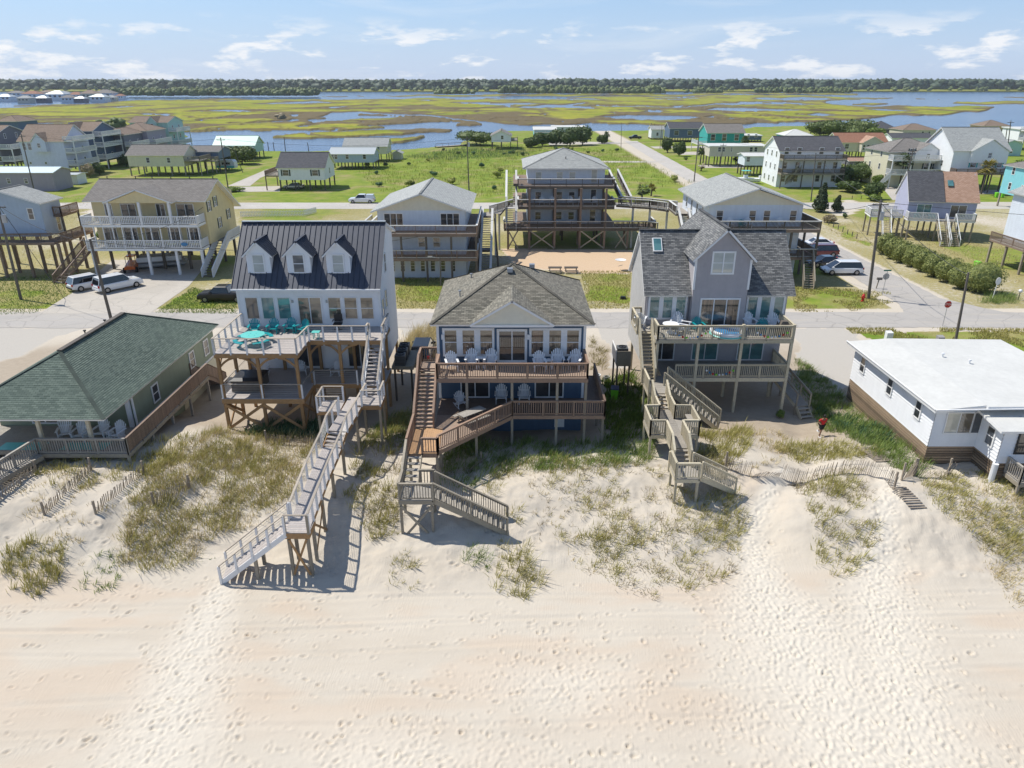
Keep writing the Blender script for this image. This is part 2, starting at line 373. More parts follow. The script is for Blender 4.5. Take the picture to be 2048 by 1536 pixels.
def npmesh(name, verts, faces, mat, cols=None, kind=None, label=None, cat=None, smooth=False):
    """big mesh from arrays (faces all the same corner count)"""
    me = bpy.data.meshes.new(name); verts = np.asarray(verts, dtype=np.float32); faces = np.asarray(faces, dtype=np.int32)
    n, k = faces.shape
    me.vertices.add(len(verts)); me.vertices.foreach_set('co', verts.ravel())
    me.loops.add(n*k); me.loops.foreach_set('vertex_index', faces.ravel())
    me.polygons.add(n); me.polygons.foreach_set('loop_start', np.arange(0, n*k, k, dtype=np.int32)); me.polygons.foreach_set('loop_total', np.full(n, k, dtype=np.int32))
    if smooth: me.polygons.foreach_set('use_smooth', np.ones(n, dtype=bool))
    me.update(calc_edges=True)
    for cn, arr in (cols or {}).items():
        a = me.color_attributes.new(cn, 'FLOAT_COLOR', 'POINT'); a.data.foreach_set('color', np.asarray(arr, dtype=np.float32).ravel())
    me.materials.append(MATS[mat])
    o = bpy.data.objects.new(name, me); COL.objects.link(o)
    tag(o, label, cat, None, kind); WORG[o] = Vector()
    return o
# value noise in numpy (for terrain, masks and scatter)
_P = np.random.default_rng(3).random((256, 256))
def vnoise(x, y):
    xi = np.floor(x).astype(int); yi = np.floor(y).astype(int); fx = x-xi; fy = y-yi
    fx = fx*fx*(3-2*fx); fy = fy*fy*(3-2*fy)
    g = lambda i, j: _P[i % 256, j % 256]
    return (g(xi, yi)*(1-fx)+g(xi+1, yi)*fx)*(1-fy)+(g(xi, yi+1)*(1-fx)+g(xi+1, yi+1)*fx)*fy
def fbm(x, y, o=4):
    s = 0; a = 0.5
    for k in range(o):
        s = s+a*vnoise(x*2**k+17.3*k, y*2**k+9.1*k); a *= 0.5
    return s/(1-0.5**o)
def inpoly(x, y, poly):
    r = np.zeros(np.shape(x), dtype=bool); n = len(poly)
    for k in range(n):
        (xa, ya), (xb, yb) = poly[k][:2], poly[(k+1) % n][:2]
        if ya == yb: continue
        c = ((ya > y) != (yb > y)) & (x < (xb-xa)*(y-ya)/(yb-ya)+xa)
        r ^= c
    return r
def sstep(a, b, x):
    t = np.clip((x-a)/(b-a), 0, 1); return t*t*(3-2*t)
# ================================================================== TERRAIN
def proj(x, y, z):
    zz = z-HC; dep = y*_cp-zz*_sp; up = y*_sp+zz*_cp
    return 1024+FPX*x/dep, 768-FPX*up/dep
def hz(x, y):
    x = np.asarray(x, float); y = np.asarray(y, float)
    beach = -2.35+(np.minimum(y, 31)-12)*0.062
    crest = 0.50+0.85*sstep(-15, -23, x)+0.15*sstep(8, 16, x)
    toe = 30.0+1.0*np.sin(x*0.23)+2.2*sstep(9, 15, x)*(1-sstep(17, 24, x))-1.0*sstep(-17, -22, x)
    rise = sstep(0, 1, (y-toe)/9.0)
    z = beach+(crest+1.17)*rise
    z = z*(1-sstep(42.5, 50, y))
    dm = sstep(0, 1, (y-toe)/3)*(1-sstep(45, 51, y))
    z = z+dm*((fbm(x/3.1+5, y/3.1)-0.5)*0.85+(fbm(x/0.9, y/0.9)-0.5)*0.22)
    z = z+0.55*np.exp(-(((x-17.5)/2.2)**2+((y-35.5)/2.4)**2))+0.5*np.exp(-(((x-25)/3.5)**2+((y-36.5)/2.0)**2))
    z = z-0.28*np.exp(-(((x-np.interp(y, [30, 36, 40, 44, 48], [12.6, 15.0, 19.4, 20.5, 21.5]))/1.4)**2))*dm
    return z+(fbm(x/7, y/7, 2)-0.5)*0.16*(1-sstep(28, 34, y))
def ground_z(x, y): return float(hz(np.array([x]), np.array([y]))[0])
def on(x, y, dz=0.0): return Vector((x, y, ground_z(x, y)+dz))
# ---- ground materials
def ground_mat():
    m, nt, b = _new('ground')
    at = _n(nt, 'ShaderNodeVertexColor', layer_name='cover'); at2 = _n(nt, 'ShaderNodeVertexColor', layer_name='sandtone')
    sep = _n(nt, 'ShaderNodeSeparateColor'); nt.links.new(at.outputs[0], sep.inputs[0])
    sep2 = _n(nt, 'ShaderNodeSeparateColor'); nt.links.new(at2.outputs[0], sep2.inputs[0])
    f1 = noise(nt, 0.35, 6, 0.6); f2 = noise(nt, 2.2, 6, 0.65); f3 = noise(nt, 14, 4, 0.6)
    sand = mixrgb(nt, f1, (0.475, 0.415, 0.335), (0.535, 0.48, 0.40))
    sand = mixrgb(nt, ramp(nt, f2, [(0.3, (0, 0, 0)), (0.75, (0.5,)*3)]), sand, (0.58, 0.53, 0.45))
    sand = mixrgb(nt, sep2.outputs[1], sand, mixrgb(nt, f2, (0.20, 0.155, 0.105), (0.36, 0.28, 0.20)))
    sand = mixrgb(nt, sep2.outputs[0], sand, mixrgb(nt, f2, (0.50, 0.345, 0.215), (0.58, 0.44, 0.30)))
    dryg = mixrgb(nt, ramp(nt, f2, [(0.4, (0, 0, 0)), (0.62, (1,)*3)]), (0.26, 0.235, 0.075), (0.46, 0.375, 0.21))
    dryg = mixrgb(nt, ramp(nt, f3, [(0.42, (0, 0, 0)), (0.6, (0.75,)*3)]), dryg, (0.16, 0.165, 0.045))
    lawn = mixrgb(nt, ramp(nt, f1, [(0.35, (0, 0, 0)), (0.65, (1,)*3)]), (0.125, 0.205, 0.02), (0.24, 0.285, 0.042))
    lawn = mixrgb(nt, ramp(nt, f2, [(0.5, (0, 0, 0)), (0.8, (0.8,)*3)]), lawn, (0.34, 0.29, 0.085))
    lawn = mixrgb(nt, ramp(nt, f3, [(0.45, (0, 0, 0)), (0.75, (0.6,)*3)]), lawn, (0.09, 0.135, 0.018))
    grav = mixrgb(nt, f3, (0.33, 0.305, 0.27), (0.54, 0.505, 0.45))
    def soft(fac, k=1.0):      # ragged borders: mask plus noise
        a = _n(nt, 'ShaderNodeMath', operation='ADD'); nt.links.new(fac, a.inputs[0]); nt.links.new(f2, a.inputs[1])
        r = _n(nt, 'ShaderNodeMapRange'); r.clamp = True; r.inputs['From Min'].default_value = 0.86; r.inputs['From Max'].default_value = 1.12
        nt.links.new(a.outputs[0], r.inputs['Value']); return r.outputs[0]
    col = mixrgb(nt, soft(sep.outputs[1]), sand, dryg)
    col = mixrgb(nt, soft(sep.outputs[0]), col, lawn)
    col = mixrgb(nt, soft(sep.outputs[2]), col, grav)
    nt.links.new(col, b.inputs['Base Color']); b.inputs['Roughness'].default_value = 0.95; b.inputs['Specular IOR Level'].default_value = 0.15
    h = mixrgb(nt, 0.5, f2, f3); bump(nt, b, h, 0.55, 0.06)
def beach_mat():
    m, nt, b = _new('beach_sand')
    at2 = _n(nt, 'ShaderNodeVertexColor', layer_name='sandtone'); sep2 = _n(nt, 'ShaderNodeSeparateColor'); nt.links.new(at2.outputs[0], sep2.inputs[0])
    f1 = noise(nt, 0.5, 6, 0.6); f2 = noise(nt, 6.5, 5, 0.65); f4 = noise(nt, 45, 3, 0.6)
    sand = mixrgb(nt, f1, (0.475, 0.415, 0.335), (0.535, 0.48, 0.40))
    streak = noise(nt, 1.0, 4, 0.6, stretch=(0.10, 0.75, 0.3))
    sand = mixrgb(nt, ramp(nt, streak, [(0.38, (0, 0, 0)), (0.68, (0.45,)*3)]), sand, (0.575, 0.525, 0.445))
    sand = mixrgb(nt, sep2.outputs[0], sand, (0.53, 0.425, 0.325))
    sand = mixrgb(nt, sep2.outputs[1], sand, (0.58, 0.53, 0.45))
    sand = mixrgb(nt, ramp(nt, f4, [(0.3, (0.5,)*3), (0.36, (0, 0, 0))]), sand, (0.36, 0.30, 0.22))
    nt.links.new(sand, b.inputs['Base Color']); b.inputs['Roughness'].default_value = 0.95; b.inputs['Specular IOR Level'].default_value = 0.12
    wv = _n(nt, 'ShaderNodeTexWave'); wv.inputs['Scale'].default_value = 2.2; wv.inputs['Distortion'].default_value = 14; wv.inputs['Detail'].default_value = 4; wv.inputs['Detail Scale'].default_value = 0.7; wv.inputs['Detail Roughness'].default_value = 0.6
    g = _n(nt, 'ShaderNodeNewGeometry'); mp = _n(nt, 'ShaderNodeMapping'); mp.inputs['Rotation'].default_value = (0, 0, R(14)); mp.inputs['Scale'].default_value = (1, 0.35, 0.2)
    nt.links.new(g.outputs['Position'], mp.inputs[0]); nt.links.new(mp.outputs[0], wv.inputs['Vector'])
    calm = _n(nt, 'ShaderNodeMath', operation='MULTIPLY'); inv = _n(nt, 'ShaderNodeMath', operation='SUBTRACT', use_clamp=True)
    nt.links.new(ramp(nt, noise(nt, 0.28, 4, 0.6), [(0.42, (0, 0, 0)), (0.62, (1,)*3)]), inv.inputs[0]); nt.links.new(sep2.outputs[1], inv.inputs[1]); nt.links.new(wv.outputs['Fac'], calm.inputs[0]); nt.links.new(inv.outputs[0], calm.inputs[1])
    a = _n(nt, 'ShaderNodeMath', operation='MULTIPLY_ADD'); a.inputs[1].default_value = 0.26; nt.links.new(calm.outputs[0], a.inputs[0]); nt.links.new(f2, a.inputs[2])
    bump(nt, b, a.outputs[0], 0.5, 0.035)
def asphalt_mat(name, c, sandy):
    m, nt, b = _new(name)
    f1 = noise(nt, 0.25, 5, 0.6); f2 = noise(nt, 25, 3, 0.6); f3 = noise(nt, 1.0, 4, 0.6, stretch=(0.05, 1.2, 1))
    col = mixrgb(nt, f1, sc(c, 0.86), sc(c, 1.12)); col = mixrgb(nt, ramp(nt, f3, [(0.5, (0, 0, 0)), (0.72, (sandy,)*3)]), col, (0.52, 0.46, 0.36))
    col = mixrgb(nt, ramp(nt, f2, [(0.35, (0.4,)*3), (0.6, (0, 0, 0))]), col, sc(c, 0.7))
    vo = _n(nt, 'ShaderNodeTexVoronoi', feature='DISTANCE_TO_EDGE'); vo.inputs['Scale'].default_value = 0.33; g_ = _n(nt, 'ShaderNodeNewGeometry'); nz = _n(nt, 'ShaderNodeTexNoise'); nz.inputs['Scale'].default_value = 0.8; nz.inputs['Detail'].default_value = 5; nt.links.new(g_.outputs['Position'], nz.inputs['Vector'])
    nt.links.new(mixrgb(nt, 0.6, g_.outputs['Position'], nz.outputs['Color'], 'ADD'), vo.inputs['Vector'])
    col = mixrgb(nt, ramp(nt, vo.outputs['Distance'], [(0.0, (0.55,)*3), (0.02, (0, 0, 0))]), col, sc(c, 0.5)); f6 = noise(nt, 0.12, 6, 0.7); col = mixrgb(nt, ramp(nt, f6, [(0.5, (0, 0, 0)), (0.62, (0.35,)*3)]), col, sc(c, 0.72))
    nt.links.new(col, b.inputs['Base Color']); b.inputs['Roughness'].default_value = 0.9; bump(nt, b, f2, 0.3, 0.01)
def water_mat():
    m, nt, b = _new('water')
    b.inputs['Base Color'].default_value = (0.035, 0.085, 0.19, 1); b.inputs['Roughness'].default_value = 0.16; b.inputs['IOR'].default_value = 1.33
    f = noise(nt, 1.0, 4, 0.6, stretch=(0.10, 0.28, 1)); f2 = noise(nt, 1.0, 3, 0.6, stretch=(0.004, 0.02, 1))
    n = _n(nt, 'ShaderNodeBump'); n.inputs['Strength'].default_value = 0.55; n.inputs['Distance'].default_value = 0.6
    nt.links.new(f, n.inputs['Height']); nt.links.new(n.outputs[0], b.inputs['Normal'])
    nt.links.new(ramp(nt, f2, [(0.35, (0.03, 0.075, 0.17)), (0.65, (0.06, 0.12, 0.22))]), b.inputs['Base Color'])
def marsh_mat():
    m, nt, b = _new('marsh')
    at = _n(nt, 'ShaderNodeVertexColor', layer_name='cover'); sep = _n(nt, 'ShaderNodeSeparateColor'); nt.links.new(at.outputs[0], sep.inputs[0])
    f = noise(nt, 1.0, 5, 0.65, stretch=(0.012, 0.03, 1)); f2 = noise(nt, 1.0, 5, 0.7, stretch=(0.15, 0.3, 1))
    g = mixrgb(nt, ramp(nt, f, [(0.38, (0, 0, 0)), (0.62, (1,)*3)]), (0.20, 0.245, 0.026), (0.37, 0.345, 0.045))
    g = mixrgb(nt, ramp(nt, f2, [(0.42, (0, 0, 0)), (0.66, (0.6,)*3)]), g, (0.13, 0.14, 0.03))
    f5 = noise(nt, 1.0, 6, 0.7, stretch=(0.03, 0.06, 1)); g = mixrgb(nt, ramp(nt, f5, [(0.54, (0, 0, 0)), (0.68, (0.8,)*3)]), g, (0.17, 0.135, 0.07))
    br = mixrgb(nt, f2, (0.085, 0.072, 0.038), (0.20, 0.155, 0.085))
    col = mixrgb(nt, sep.outputs[0], g, br)
    nt.links.new(col, b.inputs['Base Color']); b.inputs['Roughness'].default_value = 0.95; b.inputs['Specular IOR Level'].default_value = 0.1
    bump(nt, b, f2, 1.0, 0.8)
ground_mat(); beach_mat(); asphalt_mat('asphalt', (0.40, 0.375, 0.345), 0.45); asphalt_mat('concrete', (0.47, 0.43, 0.375), 0.35); asphalt_mat('pale_road', (0.47, 0.44, 0.40), 0.3); water_mat(); marsh_mat()
def gridmesh(xs, ys, zf):
    X, Y = np.meshgrid(xs, ys); Z = zf(X, Y)
    ny, nx = X.shape; i = np.arange(nx*ny).reshape(ny, nx)
    F = np.stack([i[:-1, :-1], i[:-1, 1:], i[1:, 1:], i[1:, :-1]], -1).reshape(-1, 4)
    return X, Y, Z, F
def wpoly(px, z=0.0): return [tuple(G(u, v, z)[:2]) for u, v in px]
# ---- beach sheet with footprints
bx = np.arange(-30, 30.01, 0.07); by = np.arange(11.5, 40.01, 0.066)
X, Y, Z, F = gridmesh(bx, by, hz)
U, Vv = proj(X, Y, Z)
right_path = sstep(0, 1, 1-np.abs(X-np.interp(Y, [14, 30, 35, 40], [15.5, 13.3, 13.8, 17.5]))/np.interp(Y, [14, 28, 31, 36, 40], [9.0, 6.0, 2.2, 1.5, 1.0]))
right_path = np.maximum(right_path, sstep(0, 1, 1-np.abs(X-np.interp(Y, [20, 31, 36, 40], [16, 19.5, 22.2, 24.0]))/np.interp(Y, [20, 28, 34, 40], [5.0, 3.5, 1.6, 0.9])))
left_path = sstep(0, 1, 1-np.abs(X-np.interp(Y, [14, 20, 26, 30.5], [-12.5, -14.3, -15.2, -15.3]))/np.interp(Y, [14, 22, 27, 30.5], [5.0, 3.8, 2.6, 1.3]))*sstep(31.6, 30.0, Y)
mid = np.exp(-(((X-2.5)/3.2)**2+((Y-24.2)/1.3)**2))+0.8*np.exp(-(((X+5.5)/3.0)**2+((Y-20.3)/1.5)**2))+0.5*np.exp(-(((X+1)/6)**2+((Y-20.5)/1.2)**2))
dens = np.clip(0.014+0.05*sstep(.5, .7, fbm(X/3.3, Y/1.7+7, 3))+0.95*right_path+0.6*left_path+0.75*mid, 0, 1)*sstep(36.5, 33, Y+0*X-3*right_path)
dZ = np.zeros_like(Z); r2 = np.random.default_rng(11)
cand = np.column_stack([r2.uniform(-29, 29, 150000), r2.uniform(11.8, 39.5, 150000)])
ci = np.clip(((cand[:, 0]+30)/0.07).astype(int), 0, len(bx)-1); cj = np.clip(((cand[:, 1]-11.5)/0.066).astype(int), 0, len(by)-1)
keep = r2.random(len(cand)) < dens[cj, ci]*0.40
prints = [(x, y, r2.normal(1.5, 0.9), d) for (x, y), d in zip(cand[keep], dens[cj, ci][keep])]
for k in range(26):                                              # single walkers: left, right, left along the shore
    x, y, a = r2.uniform(-26, 10), r2.uniform(13, 29), r2.normal(0.12, 0.16)
    for j in range(int(r2.uniform(12, 50))):
        prints.append((x-.11*(-1)**j*math.sin(a), y+.11*(-1)**j*math.cos(a), a+r2.normal(0, .1), .1)); x += .68*math.cos(a); y += .68*math.sin(a); a += r2.normal(0, .03)
        if not (-28 < x < 28 and 12.5 < y < 31): break
for fx, fy, a, d_ in prints:
    ln = r2.uniform(0.085, 0.15); wd = r2.uniform(0.05, 0.09); dp = (r2.gamma(1.6, 0.0105)+.006)*(1 if d_ > .3 else r2.choice([1.0, 1.5, 2.2]))
    i0, i1 = int((fx-0.6+30)/0.07), int((fx+0.6+30)/0.07); j0, j1 = int((fy-0.6-11.5)/0.066), int((fy+0.6-11.5)/0.066)
    i0, j0 = max(i0, 0), max(j0, 0)
    xx, yy = X[j0:j1, i0:i1]-fx, Y[j0:j1, i0:i1]-fy
    q = ((xx*math.cos(a)+yy*math.sin(a))/ln)**2+((yy*math.cos(a)-xx*math.sin(a))/wd)**2
    dZ[j0:j1, i0:i1] += -dp*np.exp(-q)*1.15+dp*0.55*np.exp(-(np.sqrt(q)-1.75)**2/0.25)
for y0, sl, ph in ((26.6, .035, .3), (28.1, .02, 2.0), (22.4, .045, 4.1)):         # faded wheel ruts along the beach
    for w_ in (0, 1.55):
        q = Y-y0-sl*X-.25*np.sin(X*.16+ph)-w_; dZ += (-.022*np.exp(-(q/.11)**2)+.012*np.exp(-((np.abs(q)-.22)/.09)**2))*(.35+.65*fbm(X/2, Y/2+3, 2))
dZ = np.clip(dZ, -0.10, 0.07)
tramp = np.clip(right_path+left_path+mid*0.7, 0, 1)
dZ += (fbm(X/0.32, Y/0.32, 3)-0.5)*0.07*(0.10+0.9*tramp)+(fbm(X/2.5, Y/0.8+40, 3)-0.5)*0.05*(Y < 30)
edge = sstep(0, 0.8, 40-Y)*sstep(0, 0.8, 30-np.abs(X))
Zb = Z+dZ*edge+0.012*edge-0.03*(1-edge)
pink = sstep(0.50, 0.68, fbm(X/6.5+3.1, Y/1.9+2.2, 4))*sstep(20.5, 23.5, Y)*(1-sstep(30.5, 32.5, Y))*(1-0.7*tramp)
pink = np.maximum(pink, 0.85*np.exp(-(((X-15.3)/1.5)**2+((Y-38.0)/1.6)**2)))
pink = np.maximum(pink, 0.45*sstep(0.45, 0.7, fbm(X/5+9, Y/2, 3))*(Y < 24))
st = np.zeros(X.shape+(4,)); st[..., 0] = pink*.5; st[..., 1] = tramp; st[..., 3] = 1
beach = npmesh('beach', np.stack([X, Y, Zb], -1).reshape(-1, 3), F, 'beach_sand', {'sandtone': st.reshape(-1, 4)}, kind='structure', smooth=True)
# ---- land sheet (dunes, lots, lawns, field up to the water)
SHORE = wpoly([(-900, 268), (365, 267), (372, 292), (420, 299), (560, 302), (700, 301), (830, 297), (880, 291), (925, 281), (955, 271), (1000, 262), (1180, 262), (1300, 261), (1330, 257), (1480, 257), (1560, 252), (1660, 250), (1800, 260), (1900, 264), (2048, 268), (2900, 270)])+[(900, -80), (-900, -80)]
LAWN = [wpoly(p) for p in ([(-60, 590), (60, 575), (150, 590), (75, 626), (-60, 632)], [(310, 625), (385, 578), (475, 596), (475, 626)], [(790, 556), (890, 556), (878, 605), (795, 605)], [(1165, 545), (1262, 545), (1256, 606), (1178, 606)],
    [(0, 345), (240, 345), (190, 385), (150, 395), (0, 398)], [(480, 432), (640, 428), (640, 440), (482, 445)], [(1745, 398), (1810, 392), (1835, 405), (1770, 418)], [(1700, 660), (2060, 662), (2060, 700), (1760, 694)], [(1540, 375), (1740, 375), (1790, 398), (1560, 398)], [(1590, 572), (1730, 582), (1785, 600), (1700, 622), (1590, 622)], [(1650, 440), (1690, 452), (1745, 495), (1700, 480)])]
PIT = wpoly([(1002, 497), (1266, 500), (1262, 546), (1150, 546), (1035, 532)])
GRAVEL = [wpoly(p) for p in ([(1196, 650), (1262, 650), (1262, 740), (1222, 738)], [(1585, 652), (1690, 652), (1742, 705), (1700, 800), (1672, 762), (1588, 706)], [(-40, 655), (178, 655), (60, 705), (-40, 730)], [(795, 650), (865, 650), (850, 672), (800, 672)])]
DIRT = [wpoly(p) for p in ([(1240, 545), (1262, 505), (1262, 546)], [(1690, 398), (1745, 410), (1690, 432), (1650, 425)], [(250, 395), (180, 400), (170, 440), (250, 420)])]
def land(xs, ys, name):
    X, Y, Z, F = gridmesh(xs, ys, hz)
    wx = X+(fbm(X/4, Y/4)-0.5)*3; wy = Y+(fbm(X/4+50, Y/4)-0.5)*3
    big = fbm(X/14, Y/14, 4); small = fbm(X/2.5, Y/2.5, 3)
    inside = inpoly(X+(fbm(X/15, Y/15)-.5)*14, Y+(fbm(X/15+31, Y/15)-.5)*14, SHORE)
    Z = np.where(inside, Z*(Y < 52)-0.015, -1.7)
    if name == 'ground': Z = np.where((Y < 39.9) & (np.abs(X) < 29.9), Z-0.25, Z)
    lawn = np.zeros_like(X); dry = np.zeros_like(X); gr = np.zeros_like(X); pink = np.zeros_like(X)
    m = (Y > 76) & (Y < 153)
    dry = np.where(m, 0.60+0.75*(big-0.38), dry)
    lawn = np.where(m, sstep(0.44, 0.62, big)*0.55, lawn)
    far = Y > 152
    lawn = np.where(far, 0.62+0.9*(small-0.5)+0.5*(big-0.5), lawn); dry = np.where(far, 0.75, dry)
    dn = (Y < 52) & (Y > 31)
    dry = np.where(dn, 0.10*sstep(0.5, 0.7, small), dry)
    near = (Y >= 52) & (Y <= 76); dry = np.where(near, 0.15+0.35*(big-0.4), dry)
    for p in LAWN:
        k = inpoly(wx, wy, p); lawn = np.where(k, 0.50+0.75*(small-0.5), lawn); dry = np.where(k, 0.8, dry)
    for p in DIRT:
        k = inpoly(wx, wy, p); lawn = np.where(k, 0, lawn); dry = np.where(k, 0.1, dry)
    k = inpoly(X, Y, PIT); lawn[k] = 0; dry[k] = 0; pink[k] = 0.9
    for p in GRAVEL:
        k = inpoly(wx, wy, p); gr = np.where(k, 0.75, gr)
    shoulder = (np.abs(Y-72.7) < 4.2) | (np.abs(X-47) < 4.3) & (Y > 70)
    lawn = np.where(shoulder, lawn*0.25, lawn); dry = np.where(shoulder, dry*0.45, dry)
    c = np.zeros(X.shape+(4,)); c[..., 0] = lawn; c[..., 1] = dry; c[..., 2] = gr; c[..., 3] = 1
    s = np.zeros(X.shape+(4,)); s[..., 0] = pink; s[..., 1] = sstep(41.8, 45.5, Y+4*(small-.5))*(1-sstep(62, 68, Y+3*(small-.5)))*(.62+.5*(big-.5))*(1-np.clip(gr*1.5, 0, 1)); s[..., 3] = 1  # brown soil round the houses, also painting in shade under the decks
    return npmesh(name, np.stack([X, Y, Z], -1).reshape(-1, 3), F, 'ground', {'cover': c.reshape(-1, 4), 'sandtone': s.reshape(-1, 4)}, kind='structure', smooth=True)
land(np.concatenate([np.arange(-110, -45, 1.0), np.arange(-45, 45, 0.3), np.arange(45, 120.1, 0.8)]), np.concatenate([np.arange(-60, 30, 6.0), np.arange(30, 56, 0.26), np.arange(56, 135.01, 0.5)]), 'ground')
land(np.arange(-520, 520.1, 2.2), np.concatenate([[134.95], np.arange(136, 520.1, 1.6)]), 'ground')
# ---- roads
def strip(name, pts_l, pts_r, z, mat, jit=0.12, n=90):
    """a road sheet between two edge lines, edges frayed"""
    def res(p):
        p = [Vector(q) for q in p]; L = [0]
        for a, b in zip(p, p[1:]): L.append(L[-1]+(b-a).length)
        t = np.linspace(0, L[-1], n)
        return np.column_stack([np.interp(t, L, [q.x for q in p]), np.interp(t, L, [q.y for q in p])])
    a, b = res(pts_l), res(pts_r)
    r = np.random.default_rng(5); a = a+r.normal(0, jit, a.shape); b = b+r.normal(0, jit, b.shape)
    v = [(*q, z) for q in a]+[(*q, z) for q in b]
    f = [(n+k, n+k+1, k+1, k) for k in range(n-1)]
    return npmesh(name, v, f, mat, kind='structure')
strip('road', [(-260, 75.4, 0), (260, 75.4, 0)], [(-260, 70.0, 0), (260, 70.0, 0)], 0.004, 'asphalt', 0.10, 520)
strip('road', [(-520, 152.3, 0), (520, 152.3, 0)], [(-520, 144.4, 0), (520, 144.4, 0)], 0.004, 'pale_road', 0.06, 300)
strip('road', [(43.2, 75.0, 0), (44.4, 79, 0), (44.4, 144.6, 0)], [(54.5, 75.0, 0), (50.4, 81, 0), (50.2, 144.6, 0)], 0.008, 'asphalt', 0.08, 90)
c0, c1 = G(1248, 282), G(1412, 352)
strip('road', [(c0.x, c0.y, 0), (44.2, 152, 0)], [(c0.x+5.5, c0.y, 0), (50.2, 152, 0)], 0.006, 'pale_road', 0.05, 60)
for pl in ([(1105, 322), (1330, 322), (1330, 325), (1105, 325)], [(1300, 293), (1412, 292), (1412, 296), (1310, 297)], [(1350, 304), (1416, 303), (1416, 309), (1362, 310)], [(1395, 330), (1490, 330), (1490, 335), (1404, 336)],
           [(455, 372), (535, 338), (560, 340), (520, 356), (500, 372)], [(462, 374), (560, 372), (560, 383), (455, 384)], [(1765, 376), (1790, 373), (1830, 398), (1785, 400)], [(1905, 404), (2048, 404), (2048, 412), (1930, 413)], [(1880, 383), (2048, 378), (2048, 386), (1900, 390)], [(1090, 283), (1240, 284), (1240, 288), (1100, 290)]):
    w = wpoly(pl); mb = MB(); mb.face([(x, y, 0.007) for x, y in w][::-1]); o = mb.build('driveway', 'concrete'); o['kind'] = 'structure'
w = wpoly([(78, 627), (300, 627), (378, 572), (400, 545), (410, 520), (225, 520), (150, 582)])
mb = MB(); mb.face([(x, y, 0.009) for x, y in w][::-1]); o = mb.build('driveway', 'concrete'); o['kind'] = 'structure'
# ---- water and marsh
mb = MB(); mb.face([(-3500, 150, -0.55), (3500, 150, -0.55), (3500, 4200, -0.55), (-3500, 4200, -0.55)]); o = mb.build('water', 'water'); o['kind'] = 'structure'
mb = MB(); mb.face([(-3000, -3000, -3.3), (3000, -3000, -3.3), (3000, -4, -3.3), (-3000, -4, -3.3)]); o = mb.build('sea', 'water'); o['kind'] = 'structure'
MARSH = [wpoly(p, -0.3) for p in (
    [(-600, 214), (51, 212), (180, 207), (290, 201), (420, 199), (560, 198), (650, 199), (750, 198), (900, 197), (1100, 196), (1340, 193), (1600, 192), (1700, 195), (1835, 197), (1700, 199), (1650, 205), (1680, 210), (1760, 214), (1860, 212), (1984, 211), (1956, 220), (1861, 227), (1724, 239), (1587, 246), (1485, 252), (1350, 249), (1163, 248), (1026, 250), (992, 247), (947, 239), (869, 231), (787, 225), (746, 222), (690, 223), (657, 236), (700, 235), (746, 228), (787, 229), (869, 235), (947, 243), (961, 249), (821, 253), (700, 260), (581, 259), (369, 264), (-600, 270)],
    [(571, 273), (600, 268), (700, 263), (800, 260), (905, 259), (900, 263), (780, 270), (650, 276), (600, 277)], [(765, 286), (790, 278), (858, 274), (850, 279), (800, 285)],
    [(1850, 205), (1870, 202), (1905, 204), (2500, 199), (2500, 206), (1900, 209)], [(1708, 209), (1760, 206), (1812, 208), (1760, 210)], [(660, 192), (880, 190), (1000, 189), (1350, 187), (1720, 187), (1720, 190), (1300, 192), (1000, 193)], [(2000, 195), (2500, 194), (2500, 197), (2040, 197)])]
PONDS = [wpoly(p, -0.3) for p in ([(1388, 222), (1450, 218), (1560, 218), (1625, 223), (1500, 226)], [(1595, 232), (1632, 226), (1690, 231), (1650, 234)], [(1462, 214), (1510, 206), (1605, 205), (1560, 211)], [(1392, 236), (1435, 234), (1432, 239)],
    [(1010, 215), (1200, 205), (1180, 209), (1060, 216)], [(860, 219), (1000, 214), (1080, 213), (960, 217)], [(1175, 214), (1500, 209), (1500, 212), (1250, 215)], [(340, 224), (420, 221), (560, 220), (480, 226)], [(980, 208), (1050, 206), (1110, 208), (1040, 210)], [(540, 206), (640, 202), (720, 204), (600, 208)], [(1555, 198), (1660, 196), (1690, 200), (1600, 203)])]
ys = 165*np.exp(np.linspace(0, math.log(2050/165), 330)); ss = np.linspace(-1.0, 1.0, 760)
Y = np.repeat(ys[:, None], len(ss), 1); X = Y*ss[None, :]
sc_ = Y/400
wx = X+(fbm(X/(22*sc_)+3, Y/(22*sc_))-0.5)*26*sc_; wy = Y+(fbm(X/(22*sc_)+77, Y/(22*sc_))-0.5)*40*sc_*sc_
mk = np.zeros(X.shape, bool)
for p in MARSH: mk |= inpoly(wx, wy, p)
for p in PONDS: mk &= ~inpoly(wx, wy, p)
pn = fbm(X/55+8, Y/110+3, 4)
mk &= ~((pn > 0.665) & (Y > 420))
cr = np.abs(fbm(X/95+4+.6*fbm(X/30, Y/40), Y/150+9, 3)-.5); mk &= ~((cr < .0085) & (Y > 300))
cr2 = np.abs(fbm(X/48+14, Y/85+2+.8*fbm(X/22, Y/30), 3)-.52); mk &= ~((cr2 < .005) & (Y > 330))
mkf = mk.astype(float)
bl = mkf.copy()
for _ in range(5):
    bl[1:-1, 1:-1] = (bl[1:-1, 1:-1]*2+bl[:-2, 1:-1]+bl[2:, 1:-1]+bl[1:-1, :-2]+bl[1:-1, 2:])/6
near_edge = 1-sstep(0.72, 1.0, bl)
bn = fbm(X/45+1, Y/60+6, 4)
brown = np.clip(near_edge*0.85+sstep(0.50, 0.60, bn)*0.95*sstep(900, 500, Y)+sstep(0.55, 0.66, bn)*0.5, 0, 1)
Zm = np.where(mk, -0.30+0.55*fbm(X/3, Y/3, 3)+0.5*brown*fbm(X/5+9, Y/5, 2), -1.3)
